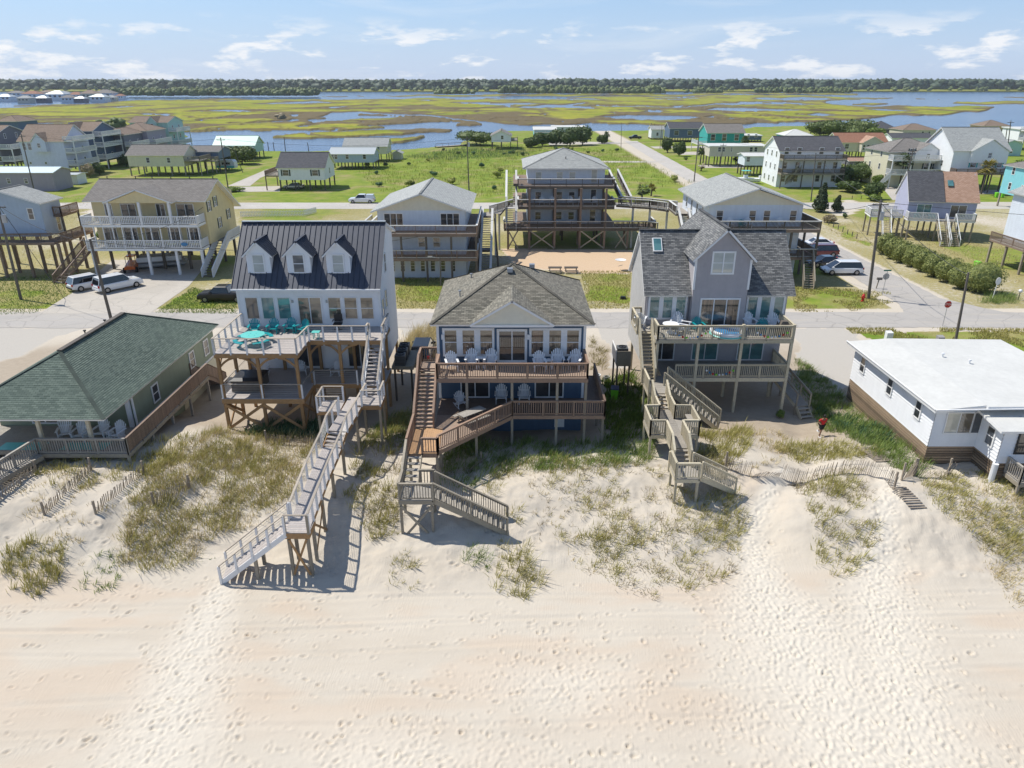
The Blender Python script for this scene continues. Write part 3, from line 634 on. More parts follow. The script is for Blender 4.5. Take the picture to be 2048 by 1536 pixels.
i = np.arange(X.size).reshape(X.shape); F = np.stack([i[:-1, :-1], i[:-1, 1:], i[1:, 1:], i[1:, :-1]], -1).reshape(-1, 4)
F = F[(mkf.ravel()[F].max(1) > 0)]
c = np.zeros(X.shape+(4,)); c[..., 0] = brown; c[..., 3] = 1
npmesh('marsh', np.stack([X, Y, Zm], -1).reshape(-1, 3), F, 'marsh', {'cover': c.reshape(-1, 4)}, kind='structure')
fy = G(1024, 183.5, -0.5).y
mb = MB(); mb.box(-3500, 3500, fy-10, fy+900, -3, 0.3); o = mb.build('terrain', 'marsh'); o['kind'] = 'structure'
# ================================================================== BUILDING KIT
def rail_run(par, p0, p1, h=1.05, mats=('cedar', 'cedar', 'cedar'), sp=0.135, bw=0.045, ind=True, post=1.9, cap=0.14, posts=(True, True), low=0.10, pw=0.10, cables=0):
    """one straight run of railing (level or sloped): mesh of posts and rails, balusters as sub-parts"""
    p0, p1 = Vector(p0), Vector(p1); L = (p1-p0).length; U = Vector((0, 0, 1))
    mp, mr, mbal = mats
    m = MB(); n = max(1, round(L/post)); pq = []
    for k in range(n+1):
        if (k == 0 and not posts[0]) or (k == n and not posts[1]): continue
        q = lerp(p0, p1, k/n); pq.append(q)
        if mp == mr: m.box(q.x-pw/2, q.x+pw/2, q.y-pw/2, q.y+pw/2, q.z-0.12, q.z+h-0.02)
    if mp == mr:
        m.beam(p0+U*h, p1+U*h, cap, 0.04); m.beam(p0+U*(h-0.09), p1+U*(h-0.09), 0.045, 0.09)
        if sp: m.beam(p0+U*low, p1+U*low, 0.045, 0.08)
        r = m.build('railing', mp, par)
    else:
        r = MB().beam(p0+U*h, p1+U*h, cap, 0.045).build('railing', mr, par)
        for q in pq: piece('rail_post', mp, r, q-U*0.12, q+U*(h-0.02), pw, pw)
        if sp: piece('cross_rail', mr, r, p0+U*(h-0.07), p1+U*(h-0.07), 0.045, 0.08); piece('cross_rail', mr, r, p0+U*low, p1+U*low, 0.045, 0.08)
    if cables:
        c = MB()
        for k in range(cables):
            z = low+(h-0.1-low)*(k+0.5)/cables; c.beam(p0+U*z, p1+U*z, 0.012, 0.012)
        c.build('cable', 'galvanised', r, kind='stuff')
    if sp:
        nb = max(1, int(L/sp)); d = (p1-p0)
        if ind:
            for k in range(nb):
                q = lerp(p0, p1, (k+0.5)/nb)
                piece('baluster', mbal, r, q+U*low, q+U*(h-0.06), bw, bw)
        else:
            c = MB()
            for k in range(nb):
                q = lerp(p0, p1, (k+0.5)/nb); c.box(q.x-bw/2, q.x+bw/2, q.y-bw/2, q.y+bw/2, q.z+low, q.z+h-0.06)
            c.build('balusters', mbal, r, kind='stuff')
    return r
def rails(par, pts, **kw):
    for a, b in zip(pts, pts[1:]): rail_run(par, a, b, **kw)
def stairs(par, top, bot, width, n=None, mats=('cedar', 'cedar'), rail=None, sides=(1, 1), tread_d=0.27, closed=False, white_string=None, ind=True):
    """flight from top (floor edge, centre) to bot; treads are sub-parts of the stringer mesh"""
    top, bot = Vector(top), Vector(bot); d = bot-top; run = Vector((d.x, d.y, 0)); U = Vector((0, 0, 1))
    f = run.normalized(); s = f.cross(U)
    n = n or max(2, round(-d.z/0.185))
    m = MB()
    for k in (-1, 1):
        m.beam(top+s*k*width/2-U*0.15, bot+s*k*width/2-U*0.05, 0.05, 0.28)
    st = m.build('stairs', white_string or mats[1], par)
    tm = MB()
    for k in range(n):
        q = lerp(top, bot, (k+0.5)/n)-U*0.02
        if ind: piece('tread', mats[0], st, q-s*(width/2-0.03), q+s*(width/2-0.03), tread_d, 0.045)
        else: tm.beam(q-s*(width/2-0.03), q+s*(width/2-0.03), tread_d, 0.045)
        if closed:
            a = q-f*tread_d*0.42-U*0.09
            if ind: piece('riser', mats[1], st, a-s*(width/2-0.03), a+s*(width/2-0.03), 0.03, 0.15)
    if not ind: tm.build('treads', mats[0], st, kind='stuff')
    if rail:
        for k in (-1, 1):
            if sides[0 if k < 0 else 1]: rail_run(par, top+s*k*(width/2+0.02), bot+s*k*(width/2+0.02), **rail)
    return st
def deck(par, x0, x1, y0, y1, z, mat='cedar_deck', rim='cedar', along='x', bw=0.14, rimh=0.24, name='deck'):
    m = MB()
    a0, a1 = (y0, y1) if along == 'x' else (x0, x1)
    n = max(1, round((a1-a0)/bw)); w = (a1-a0)/n
    for k in range(n):
        p, q = a0+k*w+0.004, a0+(k+1)*w-0.004; dz = random.uniform(-0.003, 0.003)
        if along == 'x': m.box(x0, x1, p, q, z-0.035+dz, z+dz)
        else: m.box(p, q, y0, y1, z-0.035+dz, z+dz)
    o = m.build(name, mat, par)
    r = MB()
    t = 0.045; b, c = z-0.04-rimh, z-0.04
    r.box(x0, x1, y0, y0+t, b, c); r.box(x0, x1, y1-t, y1, b, c); r.box(x0, x0+t, y0+t, y1-t, b, c); r.box(x1-t, x1, y0+t, y1-t, b, c)
    x = x0+0.5
    while x < x1-0.2:
        r.box(x, x+0.04, y0+t, y1-t, b+0.03, c); x += 0.6
    r.build('rim_joist', rim, o)
    return o
def post(par, x, y, z0, z1, w=0.15, mat='cedar', name='post', rnd=False):
    if rnd: return MB().cyl((x, y, z0), (x, y, z1), w/2*1.05, w/2*0.95, 10).build(name, mat, par, smooth=False)
    return piece(name, mat, par, (x, y, z0), (x, y, z1), w, w)
FACE = {'f': (Vector((1, 0, 0)), Vector((0, -1, 0))), 'b': (Vector((-1, 0, 0)), Vector((0, 1, 0))), 'r': (Vector((0, 1, 0)), Vector((1, 0, 0))), 'l': (Vector((0, -1, 0)), Vector((-1, 0, 0)))}
def window(par, c, w, h, face='f', frame='white_trim', glass='pane_dark', cols=1, hung=True, fw=0.10, name='window', ind=True, proud=0.06, gapw=None, shutters=None, grid=0):
    """frame with mullions; every pane a sub-part. c is the centre on the wall surface"""
    S, N = FACE[face]; c = Vector(c); U = Vector((0, 0, 1)); m = MB(); gapw = gapw or fw*0.7
    def bar(s0, s1, z0, z1, d0=0.0, d1=proud):
        p = [c+S*a+U*b+N*d for d in (d0, d1) for (a, b) in ((s0, z0), (s1, z0), (s1, z1), (s0, z1))]
        m.hexa([p[0], p[1], p[5], p[4], p[3], p[2], p[6], p[7]])
    bar(-w/2, w/2, -h/2, -h/2+fw); bar(-w/2, w/2, h/2-fw, h/2); bar(-w/2, -w/2+fw, -h/2+fw, h/2-fw); bar(w/2-fw, w/2, -h/2+fw, h/2-fw)
    cw = (w-2*fw-(cols-1)*gapw)/cols; xs = []
    for k in range(cols):
        a = -w/2+fw+k*(cw+gapw); xs.append((a, a+cw))
        if k: bar(a-gapw, a, -h/2+fw, h/2-fw)
        if hung: bar(a, a+cw, -0.025, 0.025, 0.0, proud*0.7)
        for g in range(grid):
            gz = -h/2+fw+(h-2*fw)*(g+1)/(grid+1); bar(a, a+cw, gz-0.012, gz+0.012, 0, proud*0.6)
    o = m.build(name, frame, par)
    for (a, b) in xs:
        for (z0, z1) in ([(-h/2+fw, -0.025), (0.025, h/2-fw)] if hung and ind else [(-h/2+fw, h/2-fw)]):
            q = MB(); g = glass if isinstance(glass, str) else random.choice(glass)
            q.face([c+S*s_+U*z_+N*0.024 for s_, z_ in ((a, z0), (b, z0), (b, z1), (a, z1))]); q.build('pane', g, o)
    if shutters:
        for k in (-1, 1):
            m = MB(); a, b = sorted((k*(w/2+0.02), k*(w/2+0.34)))
            p = [c+S*s_+U*z_+N*d for d in (0.0, 0.04) for (s_, z_) in ((a, -h/2), (b, -h/2), (b, h/2), (a, h/2))]
            m.hexa([p[0], p[1], p[5], p[4], p[3], p[2], p[6], p[7]]); m.build('shutter', shutters, o)
    return o
def slider(par, c, w, h, face='f', frame='white_trim', glass='pane_dark', cols=2, fw=0.09):
    return window(par, c, w, h, face, frame, glass, cols, False, fw, 'sliding_door', gapw=0.07)
def walls(par, x0, x1, y0, y1, z0, z1, mat, lap=0.15, faces='flr', name='wall', lip=0.016):
    """box of walls with lapped boards on the listed faces"""
    m = MB().box(x0, x1, y0, y1, z0, z1); h = z1-z0; U = (0, 0, 1)
    if lap:
        if 'f' in faces: m.laps((x0, y0, z0), (1, 0, 0), U, (0, -1, 0), [(0, 0), (x1-x0, 0), (x1-x0, h), (0, h)], lap, lip)
        if 'b' in faces: m.laps((x1, y1, z0), (-1, 0, 0), U, (0, 1, 0), [(0, 0), (x1-x0, 0), (x1-x0, h), (0, h)], lap, lip)
        if 'r' in faces: m.laps((x1, y0, z0), (0, 1, 0), U, (1, 0, 0), [(0, 0), (y1-y0, 0), (y1-y0, h), (0, h)], lap, lip)
        if 'l' in faces: m.laps((x0, y1, z0), (0, -1, 0), U, (-1, 0, 0), [(0, 0), (y1-y0, 0), (y1-y0, h), (0, h)], lap, lip)
    return m.build(name, mat, par)
def gable(par, O, S, N, w, pts, mat, lap=0.15, name='gable_wall', th=0.1, lip=0.016):
    """wall polygon above the eave; pts in (s, z) from O"""
    O, S, N = Vector(O), Vector(S), Vector(N); U = Vector((0, 0, 1))
    m = MB().prism([O+S*a+U*b for a, b in pts], -N*th)
    if lap: m.laps(O, S, U, N, pts, lap, lip)
    return m.build(name, mat, par)
class Roof:
    """sloping slabs with lapped courses on top and a trim board below"""
    def __init__(s, exp=0.145, th=0.14, lip=0.02): s.t = MB(); s.b = MB(); s.exp = exp; s.th = th; s.lip = lip
    def plane(s, pts, th=None):
        pts = [Vector(p) for p in pts]; S = (pts[1]-pts[0]).normalized()
        N = (pts[1]-pts[0]).cross(pts[2]-pts[0]).normalized()
        if N.z < 0: N = -N
        T = N.cross(S)
        s.b.prism(pts, -N*(th or s.th))
        q = [((p-pts[0]).dot(S), (p-pts[0]).dot(T)) for p in pts]
        if s.exp: s.t.laps(pts[0]+N*0.004, S, T, N, q, s.exp, s.lip, 0.002)
        else: s.t.face([p+N*0.006 for p in pts] if (pts[1]-pts[0]).cross(pts[2]-pts[0]).z > 0 else [p+N*0.006 for p in pts[::-1]], q if (pts[1]-pts[0]).cross(pts[2]-pts[0]).z > 0 else q[::-1])
        return s
    def build(s, par, mat, trim='white_trim', name='roof'):
        o = s.t.build(name, mat, par); s.b.build('fascia', trim, o); return o
def hip(par, x0, x1, y0, y1, z, zr, mat, trim='white_trim', exp=0.145, ridge=None):
    """hip roof; ridge along the longer side"""
    r = Roof(exp); w, d = x1-x0, y1-y0; cx, cy = (x0+x1)/2, (y0+y1)/2
    if w >= d: k = ridge if ridge is not None else (w-d)/2; A, B = (cx-k, cy, zr), (cx+k, cy, zr)
    else: k = ridge if ridge is not None else (d-w)/2; A, B = (cx, cy-k, zr), (cx, cy+k, zr)
    a, b, c, e = (x0, y0, z), (x1, y0, z), (x1, y1, z), (x0, y1, z)
    same = (Vector(A)-Vector(B)).length < 0.05
    if w >= d:
        r.plane([a, b, B, A] if not same else [a, b, B]); r.plane([c, e, A, B] if not same else [c, e, A]); r.plane([b, c, B]); r.plane([e, a, A])
    else:
        r.plane([a, b, A]); r.plane([c, e, B]); r.plane([b, c, B, A]); r.plane([e, a, A, B])
    o = r.build(par, mat, trim)
    m = MB()
    for p, q in ((a, A), (b, A if w < d else B), (c, B), (e, B if w < d else A)):
        m.beam(Vector(p)+Vector((0, 0, .03)), Vector(q)+Vector((0, 0, .03)), 0.24, 0.03)
    if not same: m.beam(Vector(A)+Vector((0, 0, .03)), Vector(B)+Vector((0, 0, .03)), 0.26, 0.03)
    m.build('ridge_cap', mat, o)
    return o
def gable_x(par, x0, x1, y0, y1, ze0, zr, mat, yr=None, ze1=None, exp=0.145, trim='white_trim', th=0.14):
    """ridge along x; ze0 eave in front, ze1 at the back"""
    yr = (y0+y1)/2 if yr is None else yr; ze1 = ze0 if ze1 is None else ze1
    r = Roof(exp, th); r.plane([(x0, y0, ze0), (x1, y0, ze0), (x1, yr, zr), (x0, yr, zr)]); r.plane([(x1, y1, ze1), (x0, y1, ze1), (x0, yr, zr), (x1, yr, zr)])
    o = r.build(par, mat, trim); MB().beam((x0, yr, zr+0.035), (x1, yr, zr+0.035), 0.3, 0.035).build('ridge_cap', mat, o); return o
def gable_y(par, x0, x1, y0, y1, ze, zr, mat, exp=0.145, trim='white_trim', xr=None):
    xr = (x0+x1)/2 if xr is None else xr
    r = Roof(exp); r.plane([(x0, y1, ze), (x0, y0, ze), (xr, y0, zr), (xr, y1, zr)]); r.plane([(x1, y0, ze), (x1, y1, ze), (xr, y1, zr), (xr, y0, zr)])
    o = r.build(par, mat, trim); MB().beam((xr, y0, zr+0.035), (xr, y1, zr+0.035), 0.3, 0.035).build('ridge_cap', mat, o); return o
def roof_vents(par, pts, mat='galvanised'):
    for (x, y, z) in pts: MB().lathe([(0.0, 0.32), (0.11, 0.30), (0.11, 0.22), (0.05, 0.20), (0.05, -0.2)], (x, y, z), 8).build('roof_vent', mat, par)
def xbrace(par, p, q, z0, z1, mat, w=0.14, t=0.05):
    a, b = Vector((*p, z0)), Vector((*q, z1)); c, d = Vector((*p, z1)), Vector((*q, z0))
    piece('brace', mat, par, a, b, t, w); off = (Vector((*q, 0))-Vector((*p, 0))).normalized().cross(Vector((0, 0, 1)))*0.06
    piece('brace', mat, par, c+off, d+off, t, w)
# ---- furniture
def make_adirondack(mat, rocker=False):
    t = thing('adirondack_chair', 'x', 'chair', local=True)
    s = MB()
    for k in range(5):
        y = -0.32+k*0.125; z = 0.36-k*0.032; s.box(-0.29, 0.29, y, y+0.105, z, z+0.024)
    s.build('seat', mat, t)
    b = MB()
    for k in range(7):
        a = (k-3)*0.085; top = 0.98-abs(k-3)**1.7*0.028
        b.beam((a*0.9, 0.24, 0.27), (a*1.35, 0.24+(top-0.27)*0.38, top), 0.075, 0.022)
    b.beam((-0.30, 0.40, 0.62), (0.30, 0.40, 0.62), 0.03, 0.07); b.build('backrest', mat, t)
    for k in (-1, 1):
        a = MB(); a.box(k*0.36-0.07, k*0.36+0.07, -0.42, 0.36, 0.56, 0.585); a.build('armrest', mat, t)
        l = MB(); l.box(k*0.33-0.02, k*0.33+0.02, -0.36, -0.26, 0.02 if not rocker else 0.05, 0.56); l.build('leg', mat, t)
        l = MB(); l.beam((k*0.30, -0.36, 0.36), (k*0.30, 0.50, 0.06), 0.035, 0.11); l.build('leg', mat, t)
        if rocker:
            l = MB()
            for j in range(5):
                y0, y1 = -0.5+j*0.24, -0.5+(j+1)*0.24
                zf = lambda y: 0.03+0.13*(y-0.05)**2
                l.beam((k*0.34, y0, zf(y0)), (k*0.34, y1, zf(y1)), 0.035, 0.05)
            l.build('rocker', mat, t)
    return t
PROTO = {}
def chair(kind, x, y, z, rz, label, group):
    """rz = 0 faces the beach (towards -y)"""
    spec = {'teal': ('teal_plastic', False), 'white': ('white_plastic', False), 'teal_rocker': ('teal_plastic', True), 'white_rocker': ('white_plastic', True)}[kind]
    if kind not in PROTO: PROTO[kind] = o = make_adirondack(*spec)
    else:
        o = copy_tree(PROTO[kind])
    o.location = (x, y, z); o.rotation_euler = (0, 0, R(rz)); tag(o, label, 'chair', group)
    return o
def side_table(x, y, z, mat, label, r=0.24, h=0.48, sq=False):
    t = thing('side_table', label, 'table', (x, y, z))
    (MB().box(x-r, x+r, y-r, y+r, z+h-0.03, z+h) if sq else MB().cyl((x, y, z+h-0.03), (x, y, z+h), r, r, 12)).build('tabletop', mat, t)
    for a, b in ((-1, -1), (1, -1), (1, 1), (-1, 1)): piece('leg', mat, t, (x+a*r*0.6, y+b*r*0.6, z), (x+a*r*0.6, y+b*r*0.6, z+h-0.03), 0.05, 0.05)
def ac_unit(x, y, z, label, w=0.8, h=0.85):
    t = thing('air_conditioner', label, 'air conditioner', (x, y, z))
    MB().box(x-w/2, x+w/2, y-w/2, y+w/2, z, z+h).build('cabinet', 'ac_grey', t)
    m = MB()
    for k in range(6): m.box(x-w/2-0.015, x+w/2+0.015, y-w/2-0.015, y-w/2, z+0.08+k*0.12, z+0.12+k*0.12); m.box(x+w/2, x+w/2+0.015, y-w/2, y+w/2, z+0.08+k*0.12, z+0.12+k*0.12)
    m.build('louvre', 'black_plastic', t)
    MB().lathe([(0.33, 0.0), (0.33, 0.05), (0.29, 0.06), (0.29, 0.01), (0.06, 0.01), (0.05, 0.05), (0, 0.05)], (x, y, z+h), 16).build('fan_ring', 'black_plastic', t)
def wheelie_bin(x, y, z, rz, label):
    t = thing('wheelie_bin', label, 'bin', (x, y, z), R(rz), 'green wheelie bins', local=True)
    m = MB(); m.hexa([(-.24, -.26, .06), (.24, -.26, .06), (.24, .24, .06), (-.24, .24, .06), (-.31, -.36, .98), (.31, -.36, .98), (.31, .34, .98), (-.31, .34, .98)]); m.build('body', 'green_bin', t)
    m = MB(); m.hexa([(-.33, -.40, .98), (.33, -.40, .98), (.33, .36, 1.02), (-.33, .36, 1.02), (-.31, -.36, 1.03), (.31, -.36, 1.03), (.31, .36, 1.08), (-.31, .36, 1.08)]); m.build('lid', 'navy_lid' if 'navy' in label else 'green_bin', t)
    for k in (-1, 1): MB().cyl((k*0.27, 0.25, 0.11), (k*0.33, 0.25, 0.11), 0.11, 0.11, 12).build('wheel', 'tyre', t)
# ================================================================== NAVY HOUSE (middle)
CED = dict(mats=('cedar', 'cedar', 'cedar'), sp=0.15, bw=0.045)
nv = thing('beach_house', 'navy blue beach house with brown hip roof and two cedar decks', 'house', (0, 46, -0.3))
walls(nv, -5.05, 4.95, 46.0, 56.4, -0.6, 8.42, 'navy_siding', 0.16, 'flr')
for x in (-5.07, 4.97): piece('corner_trim', 'white_trim', nv, (x, 46.03, 2.85), (x, 46.03, 8.4), 0.18, 0.17)
hp = hip(nv, -5.5, 5.55, 45.4, 57.0, 8.47, 11.25, 'shingle_weathered', ridge=0.02)
r = Roof(0.145); f = 45.0
r.plane([(-2.85, 45.75, 8.56), (-2.85, f, 8.56), (0, f, 10.25), (0, 49.15, 10.25)]); r.plane([(2.85, f, 8.56), (2.85, 45.75, 8.56), (0, 49.15, 10.25), (0, f, 10.25)])
r.build(nv, 'shingle_weathered', name='pediment_roof')
gable(nv, (-2.6, 45.25, 8.50), (1, 0, 0), (0, -1, 0), 5.2, [(0, 0), (5.2, 0), (2.6, 1.52)], 'gable_shake', 0.13, 'pediment', 0.4)
m = MB().box(-2.75, 2.75, 45.16, 45.24, 8.36, 8.52); m.build('pediment_trim', 'white_trim', nv)
for x, y, z in ((-0.15, 50.3, 10.85), (1.5, 52.6, 10.6)): MB().box(x-.2, x+.2, y-.2, y+.2, z, z+.28).build('roof_vent', 'galvanised', hp)
roof_vents(hp, [(-3.1, 53.0, 9.75), (-3.7, 49.0, 9.55)])
for c in (-2.98, 2.95): window(nv, (c, 46, 7.02), 3.55, 2.05, 'f', glass=('pane_stripe', 'pane_tan'), cols=3, fw=0.16, gapw=0.42)
slider(nv, (0, 46, 6.76), 2.08, 2.45, glass=('pane_stripe', 'pane_dark'), fw=0.17)
for c in (-2.6, 2.62): slider(nv, (c, 46, 3.92), 2.05, 2.1, glass='pane_dark')
for x in (-4.72, 1.14):
    MB().box(x-.1, x+.1, 45.85, 46, 7.25, 7.6).build('wall_lamp', 'white_trim', nv)
MB().box(3.05, 3.75, 45.94, 46, 0.55, 1.35).build('hatch', 'white_trim', nv)
MB().box(-1.6, 1.35, 45.92, 46, 0.05, 0.13).build('sill_strip', 'white_trim', nv)
deck(nv, -5.0, 5.02, 43.15, 45.98, 5.5, along='x', rimh=0.26)
deck(nv, -6.35, -5.06, 45.0, 46.3, 5.5, along='x')
rail_run(nv, (-4.93, 43.2, 5.5), (4.97, 43.2, 5.5), **CED)
rail_run(nv, (4.97, 43.2, 5.5), (4.97, 45.9, 5.5), **CED); rail_run(nv, (-4.93, 43.2, 5.5), (-4.93, 44.9, 5.5), **CED)
rail_run(nv, (-6.3, 45.0, 5.5), (-6.3, 46.25, 5.5), **CED); rail_run(nv, (-6.3, 46.25, 5.5), (-5.1, 46.25, 5.5), **CED)
stairs(nv, (-5.7, 45.0, 5.5), (-5.7, 41.25, 2.85), 1.22, 15, ('cedar_deck', 'cedar'), CED, (1, 1), closed=True)
# lower deck: front strip, side strip, wedge towards the stairs, platform
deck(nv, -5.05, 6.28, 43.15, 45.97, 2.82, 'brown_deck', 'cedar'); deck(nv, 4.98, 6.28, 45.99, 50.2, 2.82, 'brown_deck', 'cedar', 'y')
m = MB()
k = 0
while k < 35:
    y = 38.3+k*0.14; x1 = -4.45+(y-38.2)*0.89; m.box(-5.05, x1, y, y+0.13, 2.785, 2.82); k += 1
w = m.build('deck', 'cedar_deck', nv); MB().beam((-4.45, 38.2, 2.66), (0, 43.13, 2.66), 0.05, 0.26).build('rim_joist', 'cedar', w)
deck(nv, -6.38, -4.45, 37.8, 41.2, 2.826, 'cedar_bare', 'cedar', 'y')
rails(nv, [(0.0, 43.2, 2.82), (6.22, 43.2, 2.82), (6.22, 50.1, 2.82)], **CED); rail_run(nv, (0, 43.2, 2.82), (-4.48, 38.2, 2.82), **CED)
rail_run(nv, (-6.32, 41.25, 2.82), (-6.32, 37.8, 2.82), **CED); rail_run(nv, (-5.42, 37.85, 2.82), (-4.48, 37.85, 2.82), **CED); rail_run(nv, (-4.48, 37.85, 2.82), (-4.48, 38.2, 2.82), post=9, **CED)
GRY = dict(mats=('weathered', 'weathered', 'weathered'), sp=0.15, bw=0.045)
for x, y in ((-3.0, 43.3), (0, 43.3), (3.0, 43.3), (4.9, 43.3), (6.15, 43.4), (6.15, 46.6), (6.15, 50.0)):
    post(nv, x, y, ground_z(x, y)-0.4, 5.2 if x < 5 else 2.7, 0.17, 'weathered')
for x, y in ((-6.2, 41.1), (-4.7, 41.1), (-6.2, 38.0), (-4.55, 38.0), (-4.55, 40.0), (-2.3, 40.9), (-6.2, 45.2), (-6.2, 46.2)):
    post(nv, x, y, ground_z(x, y)-0.4, 2.6 if y < 45 else 5.3, 0.16, 'weathered')
# ---- its beach stair: grey timber, a thing of its own
bs = thing('beach_stair', 'weathered grey timber stair from the navy house down to the sand', 'stairs', on(-5.4, 34.8))
stairs(bs, (-5.88, 37.8, 2.78), (-5.88, 35.6, 1.95), 0.86, 5, ('silver_wood', 'weathered'), GRY, (0, 1))
deck(bs, -6.35, -4.4, 34.0, 35.6, 1.95, 'silver_wood', 'weathered', 'x')
rails(bs, [(-6.3, 35.6, 1.95), (-6.3, 34.05, 1.95), (-4.42, 34.05, 1.95)], **GRY); rail_run(bs, (-5.3, 35.58, 1.95), (-4.45, 35.58, 1.95), **GRY)
stairs(bs, (-4.4, 34.75, 1.95), (-0.25, 34.75, ground_z(-0.2, 34.75)), 1.25, 14, ('silver_wood', 'weathered'), GRY)
for x, y in ((-6.25, 34.1), (-4.5, 34.1), (-6.25, 35.5), (-4.5, 35.5)): post(bs, x, y, ground_z(x, y)-0.4, 1.75, 0.14, 'weathered')
xbrace(bs, (-6.2, 34.03), (-4.5, 34.03), -0.6, 1.55, 'weathered')
# ---- seats on the navy decks
for k, (kind, x, y, z, rz, lab) in enumerate([
    ('white', -4.05, 44.55, 5.5, 12, 'white slatted chair nearest the stair on the upper navy deck'), ('white', -2.75, 45.05, 5.5, 0, 'white slatted chair left of the round table on the upper navy deck'),
    ('white', -1.45, 45.05, 5.5, -4, 'white slatted chair beside the sliding door on the upper navy deck'), ('white', 1.85, 44.6, 5.5, 4, 'white slatted chair just right of the sliding door on the upper navy deck'),
    ('white', 3.1, 45.05, 5.5, 2, 'white slatted chair second from the right corner of the upper navy deck'), ('white', 4.25, 44.95, 5.5, -14, 'white slatted chair in the right corner of the upper navy deck'),
    ('white_rocker', -3.5, 44.6, 2.82, 25, 'white rocking chair at the left of the lower navy deck'), ('white', -0.75, 45.2, 2.82, 0, 'white slatted chair by the middle post of the lower navy deck'),
    ('white', 0.85, 45.2, 2.82, 0, 'white slatted chair right of the middle post on the lower navy deck')]):
    o = chair(kind, x, y, z, rz, lab, 'white chairs on the navy house decks')
    if z > 5: o.scale = (1.08, 1.05, 1.28)
side_table(-2.1, 45.1, 5.5, 'white_plastic', 'small round white table between chairs on the left of the upper navy deck', 0.26, 0.75); side_table(2.5, 44.9, 5.5, 'white_plastic', 'small round white table on the right of the upper navy deck', 0.26, 0.65)
pt = thing('picnic_table', 'weathered grey picnic table on the lower cedar deck', 'picnic table', (-2.65, 42.2, 2.82), R(42), local=True)
for k in range(5): piece('plank', 'silver_wood', pt, (-0.95, -0.3+k*0.15, 0.74), (0.95, -0.3+k*0.15, 0.74), 0.14, 0.04)
for s in (-1, 1):
    for j in (0, 1): piece('bench_plank', 'silver_wood', pt, (-0.95, s*(0.62+j*0.14), 0.44), (0.95, s*(0.62+j*0.14), 0.44), 0.13, 0.04)
    MB().beam((s*0.65, -0.75, 0.40), (s*0.65, 0.75, 0.40), 0.04, 0.09).beam((s*0.65, -0.6, 0.02), (s*0.65, -0.2, 0.74), 0.04, 0.09).beam((s*0.65, 0.6, 0.02), (s*0.65, 0.2, 0.74), 0.04, 0.09).build('leg_frame', 'weathered', pt)
# ================================================================== WHITE HOUSE with metal roof (left of the navy one)
wh = thing('beach_house', 'tall white beach house with dark standing seam metal roof and three dormers', 'house', (-15, 51, 0))
WX0, WX1, WY0, WY1 = -20.3, -9.85, 51.0, 58.3
walls(wh, WX0, WX1, WY0, WY1, 3.0, 9.55, 'white_siding', 0.155, 'flr')
gable(wh, (WX1, WY0, 9.54), (0, 1, 0), (1, 0, 0), 7.3, [(0, 0), (7.3, 0), (7.3, 2.75), (3.6, 3.95), (3.4, 3.95)], 'white_siding', 0.155)
gable(wh, (WX0, WY1, 9.54), (0, -1, 0), (-1, 0, 0), 7.3, [(0, 0), (7.3, 0), (3.9, 3.95), (3.7, 3.95), (0, 2.75)], 'white_siding', 0.155)
for x in (WX0-0.02, WX1+0.02): piece('corner_trim', 'white_trim', wh, (x, WY0+.02, 6.5), (x, WY0+.02, 9.5), 0.14, 0.12)
RX0, RX1, RYE, RZE, RYR, RZR = -20.5, -9.6, 50.4, 9.55, 54.5, 13.65
r = Roof(0, 0.16); r.plane([(RX0, RYE, RZE), (RX1, RYE, RZE), (RX1, RYR, RZR), (RX0, RYR, RZR)]); r.plane([(RX1, 58.8, 12.25), (RX0, 58.8, 12.25), (RX0, RYR, RZR), (RX1, RYR, RZR)])
rf = r.build(wh, 'metal_roof')
n = 27
for k in range(n+1):
    x = RX0+0.02+(RX1-RX0-0.04)*k/n
    piece('standing_seam', 'metal_seam', rf, (x, RYE, RZE+0.01), (x, RYR, RZR+0.01), 0.035, 0.05, 0.025)
MB().beam((RX0, RYR, RZR+0.06), (RX1, RYR, RZR+0.06), 0.34, 0.05).build('ridge_cap', 'grey_metal', rf)
MB().beam((RX0, RYE-0.06, RZE-0.06), (RX1, RYE-0.06, RZE-0.06), 0.12, 0.12).build('gutter', 'white_trim', rf)
